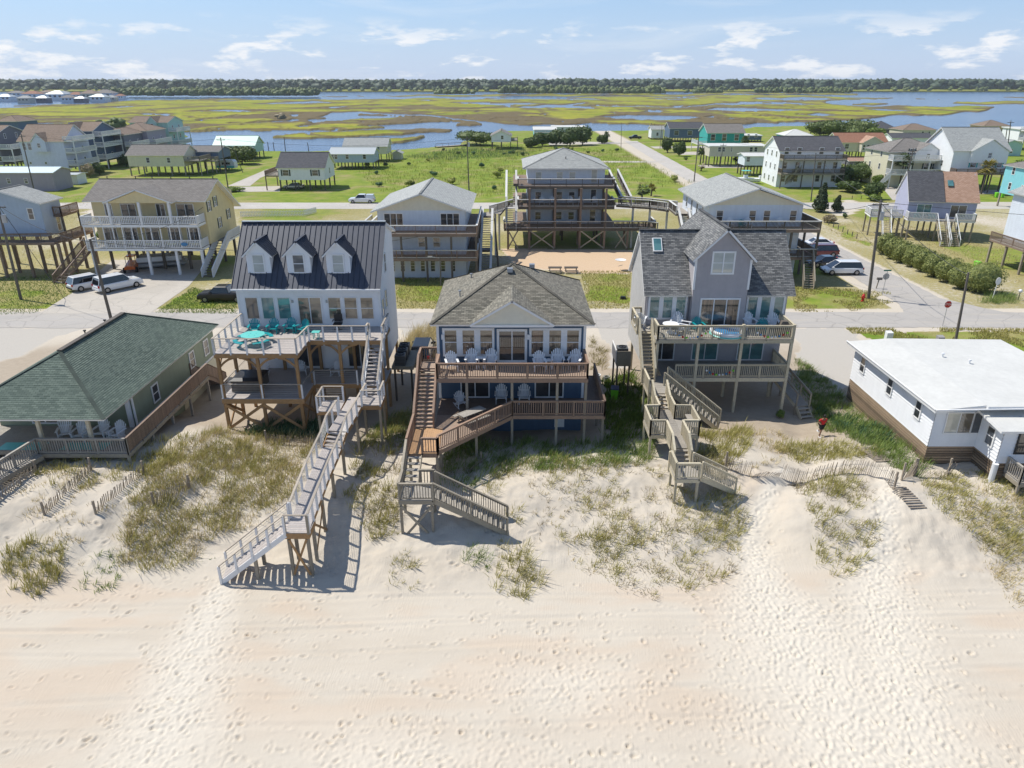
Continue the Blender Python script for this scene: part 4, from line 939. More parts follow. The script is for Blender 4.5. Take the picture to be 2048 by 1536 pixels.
for cx, nm in ((-18.55, 0), (-15.62, 1), (-12.72, 2)):
    d = MB(); hw = 0.86; yf = 51.35; zb = 10.5; ze = 11.95; zr = 12.85       # dormer box: front at yf, sides run back into the roof
    yb = lambda z: RYE+(z-RZE)
    d.prism([(cx-hw, yf, zb-0.1), (cx+hw, yf, zb-0.1), (cx+hw, yf, ze), (cx, yf, zr-0.08), (cx-hw, yf, ze)], (0, 2.4, 0))
    d.laps((cx-hw, yf, zb), (1, 0, 0), (0, 0, 1), (0, -1, 0), [(0, 0), (2*hw, 0), (2*hw, ze-zb), (hw, zr-0.08-zb), (0, ze-zb)], 0.13, 0.014)
    dm = d.build('dormer', 'white_siding', wh)
    dr = Roof(0, 0.1); e = hw+0.26; zl = ze-0.20
    dr.plane([(cx-e, yb(zl)+0.1, zl), (cx-e, yf-0.22, zl), (cx, yf-0.22, zr), (cx, yb(zr)+0.15, zr)]); dr.plane([(cx+e, yf-0.22, zl), (cx+e, yb(zl)+0.1, zl), (cx, yb(zr)+0.15, zr), (cx, yf-0.22, zr)])
    ro = dr.build(dm, 'metal_roof', name='dormer_roof')
    m = MB()
    for k in range(7):
        y = yf-0.2+k*0.33
        for s in (-1, 1):
            a, b = Vector((cx, y, zr)), Vector((cx+s*e, y, zl))
            lim = (y-0.1-RYE+RZE)                                    # height of the main roof here
            if lim > zl:
                t = min(0.97, max(0, (zr-lim)/(zr-zl)));  b = lerp(a, b, t)
            if (a-b).length > 0.15: m.beam(a+Vector((0, 0, .03)), b+Vector((0, 0, .03)), 0.035, 0.06)
    m.beam((cx, yf-0.24, zr+0.03), (cx, yb(zr), zr+0.03), 0.2, 0.04); m.build('seam', 'metal_seam', dm)
    window(dm, (cx, yf-0.005, 11.2), 0.92, 1.42, glass=('pane_blind', 'pane_tan')[nm == 1], fw=0.09)
for k, x in enumerate((-19.35, -18.15, -16.95, -13.2, -12.0, -10.8)):
    window(wh, (x, WY0, 7.92), 1.0, 1.72, glass=('pane_dark', 'pane_teal', 'pane_teal', 'pane_tan', 'pane_tan', 'pane_tan')[k], fw=0.06, hung=k > 2)
slider(wh, (-15.05, WY0, 7.72), 1.85, 2.2, glass='pane_tan', fw=0.1)
for x in (-16.3, -13.75): MB().box(x-.07, x+.07, WY0-.1, WY0, 8.35, 8.55).build('wall_lamp', 'sign_back', wh)
for y, z in ((52.2, 7.6), (54.2, 10.6), (53.6, 7.9)): window(wh, (WX1, y, z), 0.75, 1.5, 'r', glass='pane_tan', fw=0.06)
slider(wh, (-15.6, WY0, 4.25), 1.9, 2.1, glass='pane_dark'); slider(wh, (-11.6, WY0, 4.25), 2.0, 2.1, glass='pane_dark')
WR = dict(mats=('white_post', 'cap_wood', 'white_post'), sp=0, post=1.05, cap=0.12, cables=5, pw=0.11)
deck(wh, -20.25, -14.5, 45.15, 50.98, 6.5, 'composite', 'new_pine', 'x', rimh=0.3); deck(wh, -14.49, -9.2, 47.85, 50.98, 6.5, 'composite', 'new_pine', 'x', rimh=0.3)
rails(wh, [(-20.2, 50.9, 6.5), (-20.2, 45.2, 6.5), (-14.6, 45.2, 6.5), (-14.45, 47.9, 6.5), (-10.35, 47.9, 6.5)], **WR); rail_run(wh, (-9.25, 47.9, 6.5), (-9.25, 50.9, 6.5), **WR); rail_run(wh, (-10.35, 47.9, 6.5), (-10.35, 48.6, 6.5), **WR)
deck(wh, -20.25, -14.5, 45.2, 50.98, 3.12, 'composite', 'new_pine', 'x', rimh=0.34); deck(wh, -14.49, -9.3, 47.9, 50.98, 3.12, 'composite', 'new_pine', 'x', rimh=0.34)
WL = dict(WR); WL['post'] = 2.4
rails(wh, [(-20.15, 50.9, 3.12), (-20.15, 45.3, 3.12), (-14.6, 45.3, 3.12), (-14.45, 47.95, 3.12), (-11.3, 47.95, 3.12)], **WL)
for x, y in ((-20.1, 45.35), (-17.4, 45.35), (-14.75, 45.35), (-20.1, 48.2), (-14.6, 48.1), (-12.4, 48.05), (-9.4, 48.05), (-20.1, 50.7), (-17.4, 50.7), (-14.6, 50.7), (-12.0, 50.7), (-9.5, 50.7), (-17.4, 54.5), (-12.0, 54.5), (-20.0, 58), (-15, 58), (-10, 58)):
    post(wh, x, y, ground_z(x, y)-0.3, 6.2 if y < 51 else 3.0, 0.2, 'new_pine')
def arch(par, a, b, zt, drop=0.75, mat='new_pine'):
    """curved knee braces under a beam between two posts"""
    a, b = Vector(a), Vector(b); m = MB(); n = 6
    for s0, s1 in ((a, b), (b, a)):
        for k in range(n):
            f0, f1 = k/n, (k+1)/n
            p = lambda f: lerp(s0, s1, f*0.46)+Vector((0, 0, zt-drop*(1-f)**2.0))
            m.beam(p(f0), p(f1), 0.06, 0.15)
    m.build('arch_brace', mat, par)
for a, b in (((-20.1, 45.33, 0), (-17.4, 45.33, 0)), ((-17.4, 45.33, 0), (-14.75, 45.33, 0)), ((-14.55, 48.0, 0), (-12.4, 48.0, 0)), ((-12.4, 48.0, 0), (-9.6, 48.0, 0)), ((-20.1, 45.4, 0), (-20.1, 48.2, 0))): arch(wh, a, b, 6.12)
for a, b in (((-20.1, 45.3), (-17.4, 45.3)), ((-17.4, 45.3), (-14.75, 45.3)), ((-20.1, 45.4), (-20.1, 48.2)), ((-14.7, 45.4), (-14.7, 48.1)), ((-17.4, 50.6), (-14.6, 50.6))): xbrace(wh, a, b, 0.75, 2.65, 'new_pine', 0.2, 0.06)
st = stairs(wh, (-9.72, 48.55, 6.5), (-9.72, 44.7, 3.66), 1.0, 15, ('composite', 'cap_wood'), WR, white_string='white_post', closed=True)
deck(wh, -10.35, -8.72, 43.0, 44.72, 3.64, 'composite', 'new_pine', 'x', rimh=0.3)
rails(wh, [(-8.78, 44.7, 3.64), (-8.78, 43.05, 3.64), (-10.0, 43.05, 3.64)], **WR)
for x, y in ((-8.85, 43.15), (-8.85, 44.6), (-10.2, 44.6)): post(wh, x, y, ground_z(x, y)-0.3, 3.35, 0.15, 'weathered')
for k in range(5): piece('lattice_bar', 'white_post', wh, (-9.16, 44.9+k*0.75, 3.0+k*0.55), (-9.16, 44.9+k*0.75, 4.4+k*0.55), 0.04, 0.06)
# ---- boardwalk of the white house
bw_ = thing('boardwalk', 'long raised boardwalk with white rail posts from the white house to the beach', 'boardwalk', on(-11.2, 37))
path = [(-10.55, 44.4, 3.6), (-10.75, 42.0, 3.42), (-10.95, 39.9, 3.3)]
path2 = [(-11.15, 39.0, 2.62), (-11.3, 36.0, 2.2), (-11.25, 31.25, 1.8)]
def walkway(par, pts, w, mat, rim):
    for a, b in zip(pts, pts[1:]):
        a, b = Vector(a), Vector(b); L = (b-a).length; n = max(1, int(L/0.15)); m = MB(); s = (b-a).cross(Vector((0, 0, 1))).normalized()
        for k in range(n):
            q0, q1 = lerp(a, b, (k+0.04)/n), lerp(a, b, (k+0.96)/n); m.hexa([q0-s*w/2-Vector((0, 0, .035)), q0+s*w/2-Vector((0, 0, .035)), q1+s*w/2-Vector((0, 0, .035)), q1-s*w/2-Vector((0, 0, .035)), q0-s*w/2, q0+s*w/2, q1+s*w/2, q1-s*w/2])
        o = m.build('deck', mat, par)
        r = MB()
        for k in (-1, 1): r.beam(a+s*k*(w/2-0.03)-Vector((0, 0, .17)), b+s*k*(w/2-0.03)-Vector((0, 0, .17)), 0.05, 0.26)
        r.build('rim_joist', rim, o)
walkway(bw_, path, 1.2, 'composite', 'new_pine'); walkway(bw_, path2, 1.2, 'composite', 'new_pine')
stairs(bw_, path[-1], path2[0], 1.15, 4, ('composite', 'new_pine'))
L6 = [Vector(p)-Vector((0.62, 0, 0)) for p in path+path2]; R6 = [Vector(p)+Vector((0.62, 0, 0)) for p in path+path2]
L6 = L6[1:]; L6[-1].y = 32.4
rails(bw_, L6, **WR); rails(bw_, R6, **WR)
deck(bw_, -12.9, -11.4, 42.5, 44.3, 3.42, 'composite', 'new_pine'); rails(bw_, [(-11.5, 44.25, 3.42), (-12.85, 44.25, 3.42), (-12.85, 42.55, 3.42), (-11.4, 42.55, 3.42)], **WR)
deck(bw_, -11.92, -10.6, 31.1, 32.4, 1.795, 'composite', 'new_pine', 'x', rimh=0.34)
WE = dict(WR); WE['mats'] = ('weathered', 'cap_wood', 'weathered')
rail_run(bw_, (-11.85, 31.15, 1.8), (-10.65, 31.15, 1.8), **WE)
stairs(bw_, (-11.92, 31.72, 1.8), (-15.55, 31.35, ground_z(-15.5, 31.3)+0.05), 1.25, 14, ('composite', 'new_pine'), WR, white_string='white_post', closed=True)
for x, y, z in ((-11.75, 31.25, 1.5), (-10.75, 31.25, 1.5), (-11.75, 32.3, 1.5), (-10.75, 32.3, 1.5), (-10.72, 34.3, 1.8), (-11.8, 34.3, 1.8), (-10.7, 36.8, 2.0), (-11.9, 36.8, 2.0), (-10.6, 39.3, 2.4), (-11.7, 39.3, 2.4), (-10.2, 42.0, 3.1), (-11.3, 42.0, 3.1), (-12.8, 42.6, 3.1), (-12.8, 44.2, 3.1), (-13.6, 31.0, 0.3), (-13.6, 32.1, 0.3)):
    post(bw_, x, y, ground_z(x, y)-0.3, z, 0.16, 'weathered')
xbrace(bw_, (-11.7, 31.17), (-10.8, 31.17), -0.9, 1.35, 'new_pine', 0.12); xbrace(bw_, (-10.68, 32.3), (-10.68, 34.3), -0.2, 1.5, 'new_pine', 0.12)
# ---- furniture on the white house
for k, (x, y, rz) in enumerate(((-18.85, 49.4, 8), (-17.5, 49.5, 0), (-16.3, 49.7, -4), (-15.35, 49.4, -30))):
    chair('teal_rocker', x, y, 6.5, rz, ('teal rocking chair nearest the left rail of the white house deck', 'teal rocking chair second from the left on the white house deck', 'teal rocking chair third from the left on the white house deck', 'teal rocking chair turned aside, next to the white house sliding door')[k], 'teal rocking chairs on the white house deck')
for k, (x, y, rz) in enumerate(((-15.9, 49.7, 20), (-13.2, 49.6, -10), (-18.7, 49.6, 10))):
    chair('white_rocker', x, y, 3.12, rz, ('white rocking chair in the shade behind the corner post of the white house', 'white rocking chair under the upper deck beside the right sliding door', 'white rocking chair in shade at the left of the lower white house deck')[k], 'white rocking chairs under the white house deck')
ot = thing('octagon_table', 'teal octagonal table with attached curved benches on the white house deck', 'table', (-18.1, 47.0, 6.5), local=True)
MB().lathe([(0, 0.74), (0.86, 0.74), (0.86, 0.70), (0, 0.70)], (0, 0, 0), 8).build('tabletop', 'teal_light', ot)
for k in range(4):
    a = R(45+90*k); c, s = math.cos(a), math.sin(a); m = MB()
    for j in (-1, 0, 1):
        b = a+j*0.33; m.beam((1.22*math.cos(b-.17), 1.22*math.sin(b-.17), 0.45), (1.22*math.cos(b+.17), 1.22*math.sin(b+.17), 0.45), 0.3, 0.04)
    m.build('bench', 'teal_plastic', ot); piece('leg', 'teal_plastic', ot, (0.25*c, 0.25*s, 0.72), (1.2*c, 1.2*s, 0.03), 0.06, 0.09); piece('bench_arm', 'teal_plastic', ot, (0.5*c, 0.5*s, 0.40), (1.3*c, 1.3*s, 0.40), 0.06, 0.08)
side_table(-14.05, 48.3, 6.5, 'teal_light', 'small square teal table against the inner rail of the white house', 0.28, 0.5, True)
of = thing('office_chair', 'black swivel armchair on the white house deck before the windows', 'chair', (-12.9, 50.2, 6.5))
MB().box(-13.2, -12.6, 49.9, 50.45, 6.92, 7.02).build('seat', 'black_plastic', of); MB().box(-13.2, -12.6, 50.42, 50.52, 7.05, 7.65).build('backrest', 'black_plastic', of)
MB().cyl((-12.9, 50.2, 6.55), (-12.9, 50.2, 6.92), 0.04, 0.04, 8).beam((-13.2, 50.2, 6.54), (-12.6, 50.2, 6.54), 0.05, 0.04).beam((-12.9, 49.9, 6.54), (-12.9, 50.5, 6.54), 0.05, 0.04).build('base', 'black_plastic', of)
for s in (-1, 1): MB().box(-12.9+s*.33-.03, -12.9+s*.33+.03, 49.95, 50.45, 7.2, 7.24).build('armrest', 'black_plastic', of)
ct = thing('hot_tub', 'black covered hot tub on the lower deck of the white house', 'hot tub', (-18.9, 47.2, 3.12))
MB().hexa([(-19.9, 46.3, 3.12), (-17.9, 46.3, 3.12), (-17.9, 48.3, 3.12), (-19.9, 48.3, 3.12), (-19.9, 46.3, 4.0), (-17.9, 46.3, 4.0), (-17.9, 48.3, 4.0), (-19.9, 48.3, 4.0)]).build('tub', 'dark_wood', ct); MB().hexa([(-19.98, 46.22, 4.0), (-17.82, 46.22, 4.0), (-17.82, 48.38, 4.0), (-19.98, 48.38, 4.0), (-19.7, 46.5, 4.16), (-18.1, 46.5, 4.16), (-18.1, 48.1, 4.16), (-19.7, 48.1, 4.16)]).build('cover', 'black_plastic', ct)
acp = thing('equipment_platform', 'raised timber platform holding three air conditioners beside the white house', 'platform', (-8.6, 53.5, 0))
deck(acp, -9.4, -7.7, 51.6, 55.2, 3.0, 'weathered', 'weathered')
for x, y in ((-9.2, 51.8), (-7.9, 51.8), (-9.2, 55), (-7.9, 55)): post(acp, x, y, -0.3, 2.75, 0.15, 'dark_wood')
for k, y in enumerate((52.1, 53.3, 54.5)): ac_unit(-8.75, y, 3.0, ('dark grey air conditioner at the near end of the platform by the white house', 'dark grey air conditioner in the middle of the platform by the white house', 'dark grey air conditioner at the far end of the platform by the white house')[k])
# ================================================================== GREY HOUSE (right of the navy one)
gy = thing('beach_house', 'grey shingled beach house with steep charcoal roof and tall central gable', 'house', (15.7, 53, 0))
GX0, GX1, GY0, GY1 = 10.3, 21.2, 53.0, 59.8
walls(gy, GX0, GX1, GY0, GY1, 2.8, 8.75, 'grey_shake', 0.2, 'fr', lip=0.02)
m = MB().laps((GX0, GY1, 2.8), (0, -1, 0), (0, 0, 1), (-1, 0, 0), [(0, 0), (6.8, 0), (6.8, 5.9), (3.6, 9.75), (3.2, 9.75), (0, 5.9)], 0.2, 0.02); m.build('side_wall', 'pale_shake', gy)
gable(gy, (GX0+0.005, GY1, 8.7), (0, -1, 0), (-1, 0, 0), 6.8, [(0, 0), (6.8, 0), (3.6, 3.85), (3.2, 3.85)], 'pale_shake', 0)
gable(gy, (GX1, GY0, 8.7), (0, 1, 0), (1, 0, 0), 6.8, [(0, 0), (6.8, 0), (3.6, 3.85), (3.2, 3.85)], 'grey_shake', 0.2)
grf = gable_x(gy, 10.05, 21.6, 52.35, 60.4, 8.5, 12.7, 'shingle_charcoal')
# central bay: wall runs up through the eave to a gable
BX0, BX1, BY = 13.7, 17.8, 52.22
walls(gy, BX0, BX1, BY, 56.0, 5.98, 11.35, 'grey_shake', 0.2, 'flr', 'bay_wall', 0.02)
gable(gy, (BX0, BY, 11.34), (1, 0, 0), (0, -1, 0), 4.1, [(0, 0), (4.1, 0), (2.05, 2.05)], 'grey_shake', 0.2, lip=0.02)
bx_ = (BX0+BX1)/2
r = Roof(0.145); e = 2.4; r.plane([(bx_-e, 60.6, 11.25), (bx_-e, 51.85, 11.25), (bx_, 51.85, 13.62), (bx_, 60.6, 13.62)]); r.plane([(bx_+e, 51.85, 11.25), (bx_+e, 60.6, 11.25), (bx_, 60.6, 13.62), (bx_, 51.85, 13.62)])
r.build(gy, 'shingle_charcoal', name='bay_roof')
MB().beam((bx_, 51.85, 13.66), (bx_, 60.6, 13.66), 0.3, 0.04).build('ridge_cap', 'shingle_charcoal', gy)
for x in (BX0, BX1): piece('corner_trim', 'white_trim', gy, (x, BY+.02, 9.0), (x, BY+.02, 11.3), 0.16, 0.15)
window(gy, (15.72, BY, 11.05), 1.75, 1.75, glass=('pane_blind', 'pane_blind', 'pane_tan'), cols=2, fw=0.13)
slider(gy, (15.85, BY, 7.2), 3.05, 2.3, glass=('pane_stripe', 'pane_dark'), cols=3, fw=0.12)
for c in (12.0, 19.55):
    walls(gy, c-1.62, c+1.62, 52.85, 53.0, 6.0, 8.45, 'grey_shake', 0, '', 'bay_panel')
    window(gy, (c, 52.85, 7.42), 3.0, 1.95, glass='pane_teal', cols=3, hung=False, fw=0.15, gapw=0.33)
sk = MB().box(0, 0, 0, 0, 0, 0)
nrm = Vector((0, -4.2, 4.05)).normalized(); c0_ = Vector((11.35, 55.4, 8.5+(55.4-52.35)*1.043))
S_, T_ = Vector((1, 0, 0)), Vector((0, 4.05, 4.2)).normalized()
m = MB(); m.hexa([c0_+S_*a+T_*b+nrm*d for d in (0.0, 0.14) for a, b in ((-.36, -.6), (.36, -.6), (.36, .6), (-.36, .6))]); so = m.build('skylight', 'white_trim', gy)
m = MB(); m.face([c0_+S_*a+T_*b+nrm*0.15 for a, b in ((-.29, -.53), (.29, -.53), (.29, .53), (-.29, .53))]); m.build('pane', 'pane_teal', so)
for c, w_ in ((11.9, 2.0), (15.3, 2.1), (18.9, 2.1)): slider(gy, (c, GY0, 4.05), w_, 2.1, glass=('pane_dark', 'pane_teal')[c > 15])
WD = dict(mats=('pale_wood', 'pale_wood', 'pale_wood'), sp=0.14, bw=0.04)
deck(gy, 10.6, 20.8, 49.5, 52.98, 5.98, 'silver_wood', 'pale_wood', 'x', rimh=0.28); deck(gy, 9.5, 10.59, 51.4, 54.2, 5.98, 'silver_wood', 'pale_wood')
rails(gy, [(10.75, 51.2, 5.98), (10.75, 49.55, 5.98), (20.75, 49.55, 5.98), (20.75, 52.9, 5.98)], **WD); rails(gy, [(9.55, 51.45, 5.98), (9.55, 54.15, 5.98), (10.25, 54.15, 5.98)], **WD)
deck(gy, 11.35, 20.8, 49.55, 52.98, 2.92, 'silver_wood', 'pale_wood', 'x', rimh=0.3); deck(gy, 9.75, 11.34, 46.6, 49.9, 2.92, 'silver_wood', 'pale_wood')
rails(gy, [(12.3, 49.6, 2.92), (20.75, 49.6, 2.92), (20.75, 52.9, 2.92)], **WD)
for x in (13.8, 17.0, 20.7):
    post(gy, x, 49.62, ground_z(x, 49.6)-0.4, 7.1 if x > 14 else 7.05, 0.2, 'pale_wood')
for x, y in ((13.8, 52.6), (17.0, 52.6), (20.7, 52.6), (11.4, 52.6), (10.5, 58.5), (15, 58.5), (21, 58.5), (11.5, 49.7), (10.8, 49.7)): post(gy, x, y, -0.4, 2.7 if y > 50 or x > 11 else 5.7, 0.2, 'pale_wood')
PB = dict(mats=('pale_wood', 'pale_wood', 'pale_wood'), sp=0.13, bw=0.075, cap=0.13)
stairs(gy, (10.12, 51.4, 5.98), (10.12, 48.7, 2.95), 0.9, 15, ('pale_wood', 'pale_wood'), PB, closed=True)
pn_ = thing('equipment_platform', 'boxed timber stand with an air conditioner left of the grey house stair', 'platform', (8.9, 53.6, 0))
deck(pn_, 8.3, 9.45, 52.6, 54.9, 2.9, 'weathered', 'weathered')
MB().box(8.3, 9.42, 52.55, 52.6, 2.75, 3.9).build('screen_board', 'weathered', pn_); MB().box(8.22, 8.27, 52.6, 54.9, 2.9, 4.0).build('side_board', 'white_trim', pn_)
for x, y in ((8.4, 52.7), (9.35, 52.7), (8.4, 54.8), (9.35, 54.8)): post(pn_, x, y, -0.3, 2.7, 0.13, 'dark_wood')
ac_unit(8.9, 53.9, 2.9, 'dark air conditioner on the boxed stand left of the grey house', 0.85, 0.9)
gb = thing('boardwalk', 'weathered timber boardwalk with bench alcoves from the grey house to the dune', 'boardwalk', on(10.6, 42))
stairs(gb, (10.5, 46.6, 2.92), (10.5, 45.2, 2.32), 1.0, 4, ('silver_wood', 'pale_wood'), PB, closed=True)
deck(gb, 10.0, 11.05, 39.5, 45.2, 2.3, 'silver_wood', 'pale_wood', 'x')
deck(gb, 8.95, 9.99, 41.3, 43.7, 2.3, 'silver_wood', 'pale_wood'); deck(gb, 11.06, 12.2, 41.3, 43.7, 2.3, 'silver_wood', 'pale_wood')
rails(gb, [(10.0, 45.2, 2.3), (10.0, 43.7, 2.3), (9.0, 43.65, 2.3), (9.0, 41.35, 2.3), (10.0, 41.35, 2.3), (10.0, 39.5, 2.3)], **PB); rails(gb, [(11.05, 45.2, 2.3), (11.05, 43.7, 2.3), (12.15, 43.65, 2.3), (12.15, 41.35, 2.3), (11.05, 41.35, 2.3), (11.05, 39.5, 2.3)], **PB)
for x in (9.25, 11.9): piece('bench_plank', 'silver_wood', gb, (x, 41.5, 2.74), (x, 43.5, 2.74), 0.4, 0.05)
stairs(gb, (10.52, 39.5, 2.3), (10.52, 38.5, 1.62), 1.0, 4, ('silver_wood', 'pale_wood'), PB, closed=True)
deck(gb, 9.75, 11.25, 36.9, 38.5, 1.6, 'silver_wood', 'pale_wood'); rails(gb, [(9.8, 38.5, 1.6), (9.8, 36.95, 1.6), (11.2, 36.95, 1.6)], **WD)
stairs(gb, (11.25, 37.7, 1.6), (13.6, 38.3, ground_z(13.6, 38.3)), 1.15, 8, ('silver_wood', 'pale_wood'), WD)
for x, y, z in ((9.85, 37.0, 1.4), (11.15, 37.0, 1.4), (9.85, 38.4, 1.4), (11.15, 38.4, 1.4), (9.05, 41.4, 2.0), (12.1, 41.4, 2.0), (9.05, 43.6, 2.0), (12.1, 43.6, 2.0), (10.05, 45.1, 2.0), (11.0, 45.1, 2.0), (9.85, 46.7, 2.7), (11.2, 46.7, 2.7), (9.85, 48.6, 2.7), (10.0, 39.6, 2.0), (11.0, 39.6, 2.0)): post(gb, x, y, ground_z(x, y)-0.3, z, 0.14, 'pale_wood')
rail_run(gb, (9.78, 48.6, 2.92), (9.78, 46.65, 2.92), **PB)
stairs(gb, (11.4, 48.6, 2.9), (15.2, 47.0, ground_z(15.2, 47)), 1.2, 14, ('silver_wood', 'pale_wood'), WD)
rp = thing('ramp', 'narrow timber ramp with handrails down to the sand right of the grey house', 'ramp', on(21.8, 50))
walkway(rp, [(21.3, 53.0, 1.75), (22.15, 49.2, 0.75)], 0.95, 'silver_wood', 'pale_wood'); stairs(rp, (22.15, 49.2, 0.72), (22.3, 48.5, ground_z(22.3, 48.5)+.02), 0.95, 3, ('silver_wood', 'pale_wood'))
RH = dict(mats=('weathered',)*3, sp=0, post=1.6, cap=0.09); rail_run(rp, (20.95, 53.0, 1.75), (21.65, 49.2, 0.75), **RH); rail_run(rp, (21.8, 53.0, 1.75), (22.65, 49.2, 0.75), **RH)
for k in range(3): piece('rail_bar', 'weathered', rp, (21.8, 53.0, 2.0+k*.3), (22.65, 49.2, 1.0+k*.3), 0.03, 0.06)
for x, y, z in ((20.95, 52.8, 1.6), (21.75, 52.8, 1.6), (21.65, 49.3, 0.7), (22.6, 49.3, 0.7)): post(rp, x, y, -0.3, z, 0.12, 'weathered')
gc = thing('covered_grill', 'brown covered barbecue grill in the right corner of the grey house deck', 'grill', (20.2, 50.3, 5.98)); MB().hexa([(19.7, 50.0, 5.98), (20.7, 50.0, 5.98), (20.7, 50.6, 5.98), (19.7, 50.6, 5.98), (19.75, 50.02, 6.85), (20.65, 50.02, 6.85), (20.65, 50.58, 6.85), (19.75, 50.58, 6.85)]).build('cover_skirt', 'dark_wood', gc); MB().hexa([(19.85, 50.04, 6.85), (20.55, 50.04, 6.85), (20.55, 50.56, 6.85), (19.85, 50.56, 6.85), (20.0, 50.12, 7.15), (20.4, 50.12, 7.15), (20.4, 50.5, 7.15), (20.0, 50.5, 7.15)]).build('cover_hood', 'dark_wood', gc)
# furniture of the grey house
for kind, x, y, z, rz, lab in (('white', 9.95, 52.6, 5.98, 160, 'white slatted chair alone at the head of the grey house stair'), ('white', 13.0, 51.2, 5.98, 60, 'white slatted chair at the round table on the grey house deck'), ('white', 12.6, 51.95, 5.98, -20, 'white slatted chair behind the round table on the grey house deck'), ('teal', 14.2, 51.5, 5.98, 10, 'teal slatted chair left of the grey house sliding door'),
    ('white', 18.2, 51.9, 5.98, 10, 'white slatted chair right of the grey house sliding door'), ('teal', 18.9, 51.2, 5.98, -25, 'teal slatted chair between two white ones on the grey house deck'), ('white', 19.9, 51.7, 5.98, -10, 'white slatted chair by the right window of the grey house')):
    chair(kind, x, y, z, rz, lab, 'slatted chairs on the grey house deck')
rt = thing('round_table', 'round white pedestal table on the grey house deck', 'table', (11.95, 50.95, 5.98)); MB().lathe([(0, .75), (.62, .75), (.62, .71), (0.1, .69), (.07, .3), (.3, .04), (.3, 0), (0, 0)], (11.95, 50.95, 5.98), 20).build('pedestal_table', 'white_plastic', rt, smooth=False)
pl = thing('paddling_pool', 'blue and white inflatable paddling pool on the grey house deck', 'pool', (16.1, 50.5, 5.98)); MB().lathe([(1.15, 0), (1.28, .12), (1.15, .24), (1.28, .36), (1.12, .46), (1.0, .36), (1.02, .1)], (16.1, 50.5, 5.98), 22).build('tube_wall', 'white_plastic', pl, smooth=True); MB().lathe([(1.0, .24), (0, .24)], (16.1, 50.5, 5.98), 22).build('water_surface', 'pool_blue', pl)
MB().lathe([(1.22, .06), (1.30, .12), (1.22, .18)], (16.1, 50.5, 5.98), 22).build('stripe', 'teal_light', pl)
for nm, a, b, z in (('upper', (12.0, 49.48), (14.2, 49.48), 6.45), ('lower', (14.6, 49.52), (16.6, 49.52), 3.5), ('right', (18.0, 49.48), (20.2, 49.48), 6.5)):
    t = thing('buoy_garland', f'string of coloured crab buoys hanging on the {nm} rail of the grey house', 'garland', (*a, z))
    for k in range(9):
        f = k/8; p = lerp((*a, z), (*b, z), f)-Vector((0, 0.05, 0.35*(1-(2*f-1)**2)))
        MB().lathe([(0, -.07), (.07, -.04), (.08, .05), (0, .1)], p, 8).build('buoy', ('white_plastic', 'pool_blue', 'red_paint', 'green_bin', 'white_plastic')[k % 5], t)
# ================================================================== GREEN HOUSE (left edge)
gn = thing('beach_house', 'green shingled hip roof house with sage siding and wraparound porch deck', 'house', (-29.5, 48, 0.3))
walls(gn, -34.6, -25.4, 43.2, 57.2, -1.0, 4.35, 'green_siding', 0.14, 'fr')
ghr = hip(gn, -35.0, -25.0, 39.2, 57.7, 4.42, 7.0, 'shingle_green', exp=0.15)
MB().beam((-30.0, 44.2, 7.08), (-30.0, 52.6, 7.08), 0.34, 0.07).build('ridge_vent', 'dark_wood', ghr)
roof_vents(ghr, [(-31.2, 52.0, 6.4), (-32.3, 51.0, 5.9)], 'black_plastic')
m = MB().box(-25.37, -25.33, 43.2, 57.2, 1.95, 2.1).box(-25.38, -25.3, 43.1, 43.25, 1.9, 4.3); m.build('belt_trim', 'white_trim', gn)
for y, z in ((46.3, 3.1), (52.6, 3.2), (55.4, 3.2)): window(gn, (-25.38, y, z), 0.95, 1.35, 'r', glass='pane_dark')
walls(gn, -25.36, -25.34, 50, 57, -1, 1.9, 'cream_siding', 0, '', 'skirting')
slider(gn, (-31.5, 43.2, 3.2), 1.8, 2.0, glass='pane_dark')
deck(gn, -29.8, -23.95, 39.2, 43.15, 2.05, 'silver_wood', 'weathered', 'x'); deck(gn, -25.38, -23.95, 43.16, 52.0, 2.05, 'silver_wood', 'weathered', 'x'); deck(gn, -36, -29.82, 39.6, 43.15, 2.05, 'silver_wood', 'weathered', 'x')
DB = dict(mats=('silver_wood', 'silver_wood', 'silver_wood'), sp=0.15, bw=0.05)
BD = dict(mats=('brown_deck', 'brown_deck', 'brown_deck'), sp=0.10, bw=0.085)
rail_run(gn, (-29.6, 39.25, 2.05), (-24.0, 39.25, 2.05), **DB); rail_run(gn, (-24.0, 39.25, 2.05), (-24.0, 52.0, 2.05), **BD)
stairs(gn, (-24.7, 52.0, 2.05), (-24.7, 55.2, 0.0), 1.3, 11, ('brown_deck', 'brown_deck'), BD)
walkway(gn, [(-29.9, 39.3, 2.05), (-31.3, 36.0, 1.75), (-33, 32.5, 1.2)], 1.5, 'silver_wood', 'weathered')
rails(gn, [(-29.6, 39.25, 2.05), (-30.55, 36.1, 1.75), (-32.2, 32.6, 1.2)], **DB)
for x, y in ((-24.1, 39.35), (-26.9, 39.35), (-29.6, 39.4), (-24.1, 42.5), (-24.1, 45.5), (-24.1, 48.5), (-24.1, 51.8), (-30.4, 36.5)): post(gn, x, y, ground_z(x, y)-0.4, 1.8, 0.16, 'silver_wood')
for x in (-29.4, -26.3): post(gn, x, 39.6, 2.05, 4.4, 0.2, 'pale_wood')
post(gn, -25.6, 43.0, 2.05, 4.35, 0.24, 'white_post'); post(gn, -31.0, 37.6, 0.5, 4.2, 0.16, 'weathered')
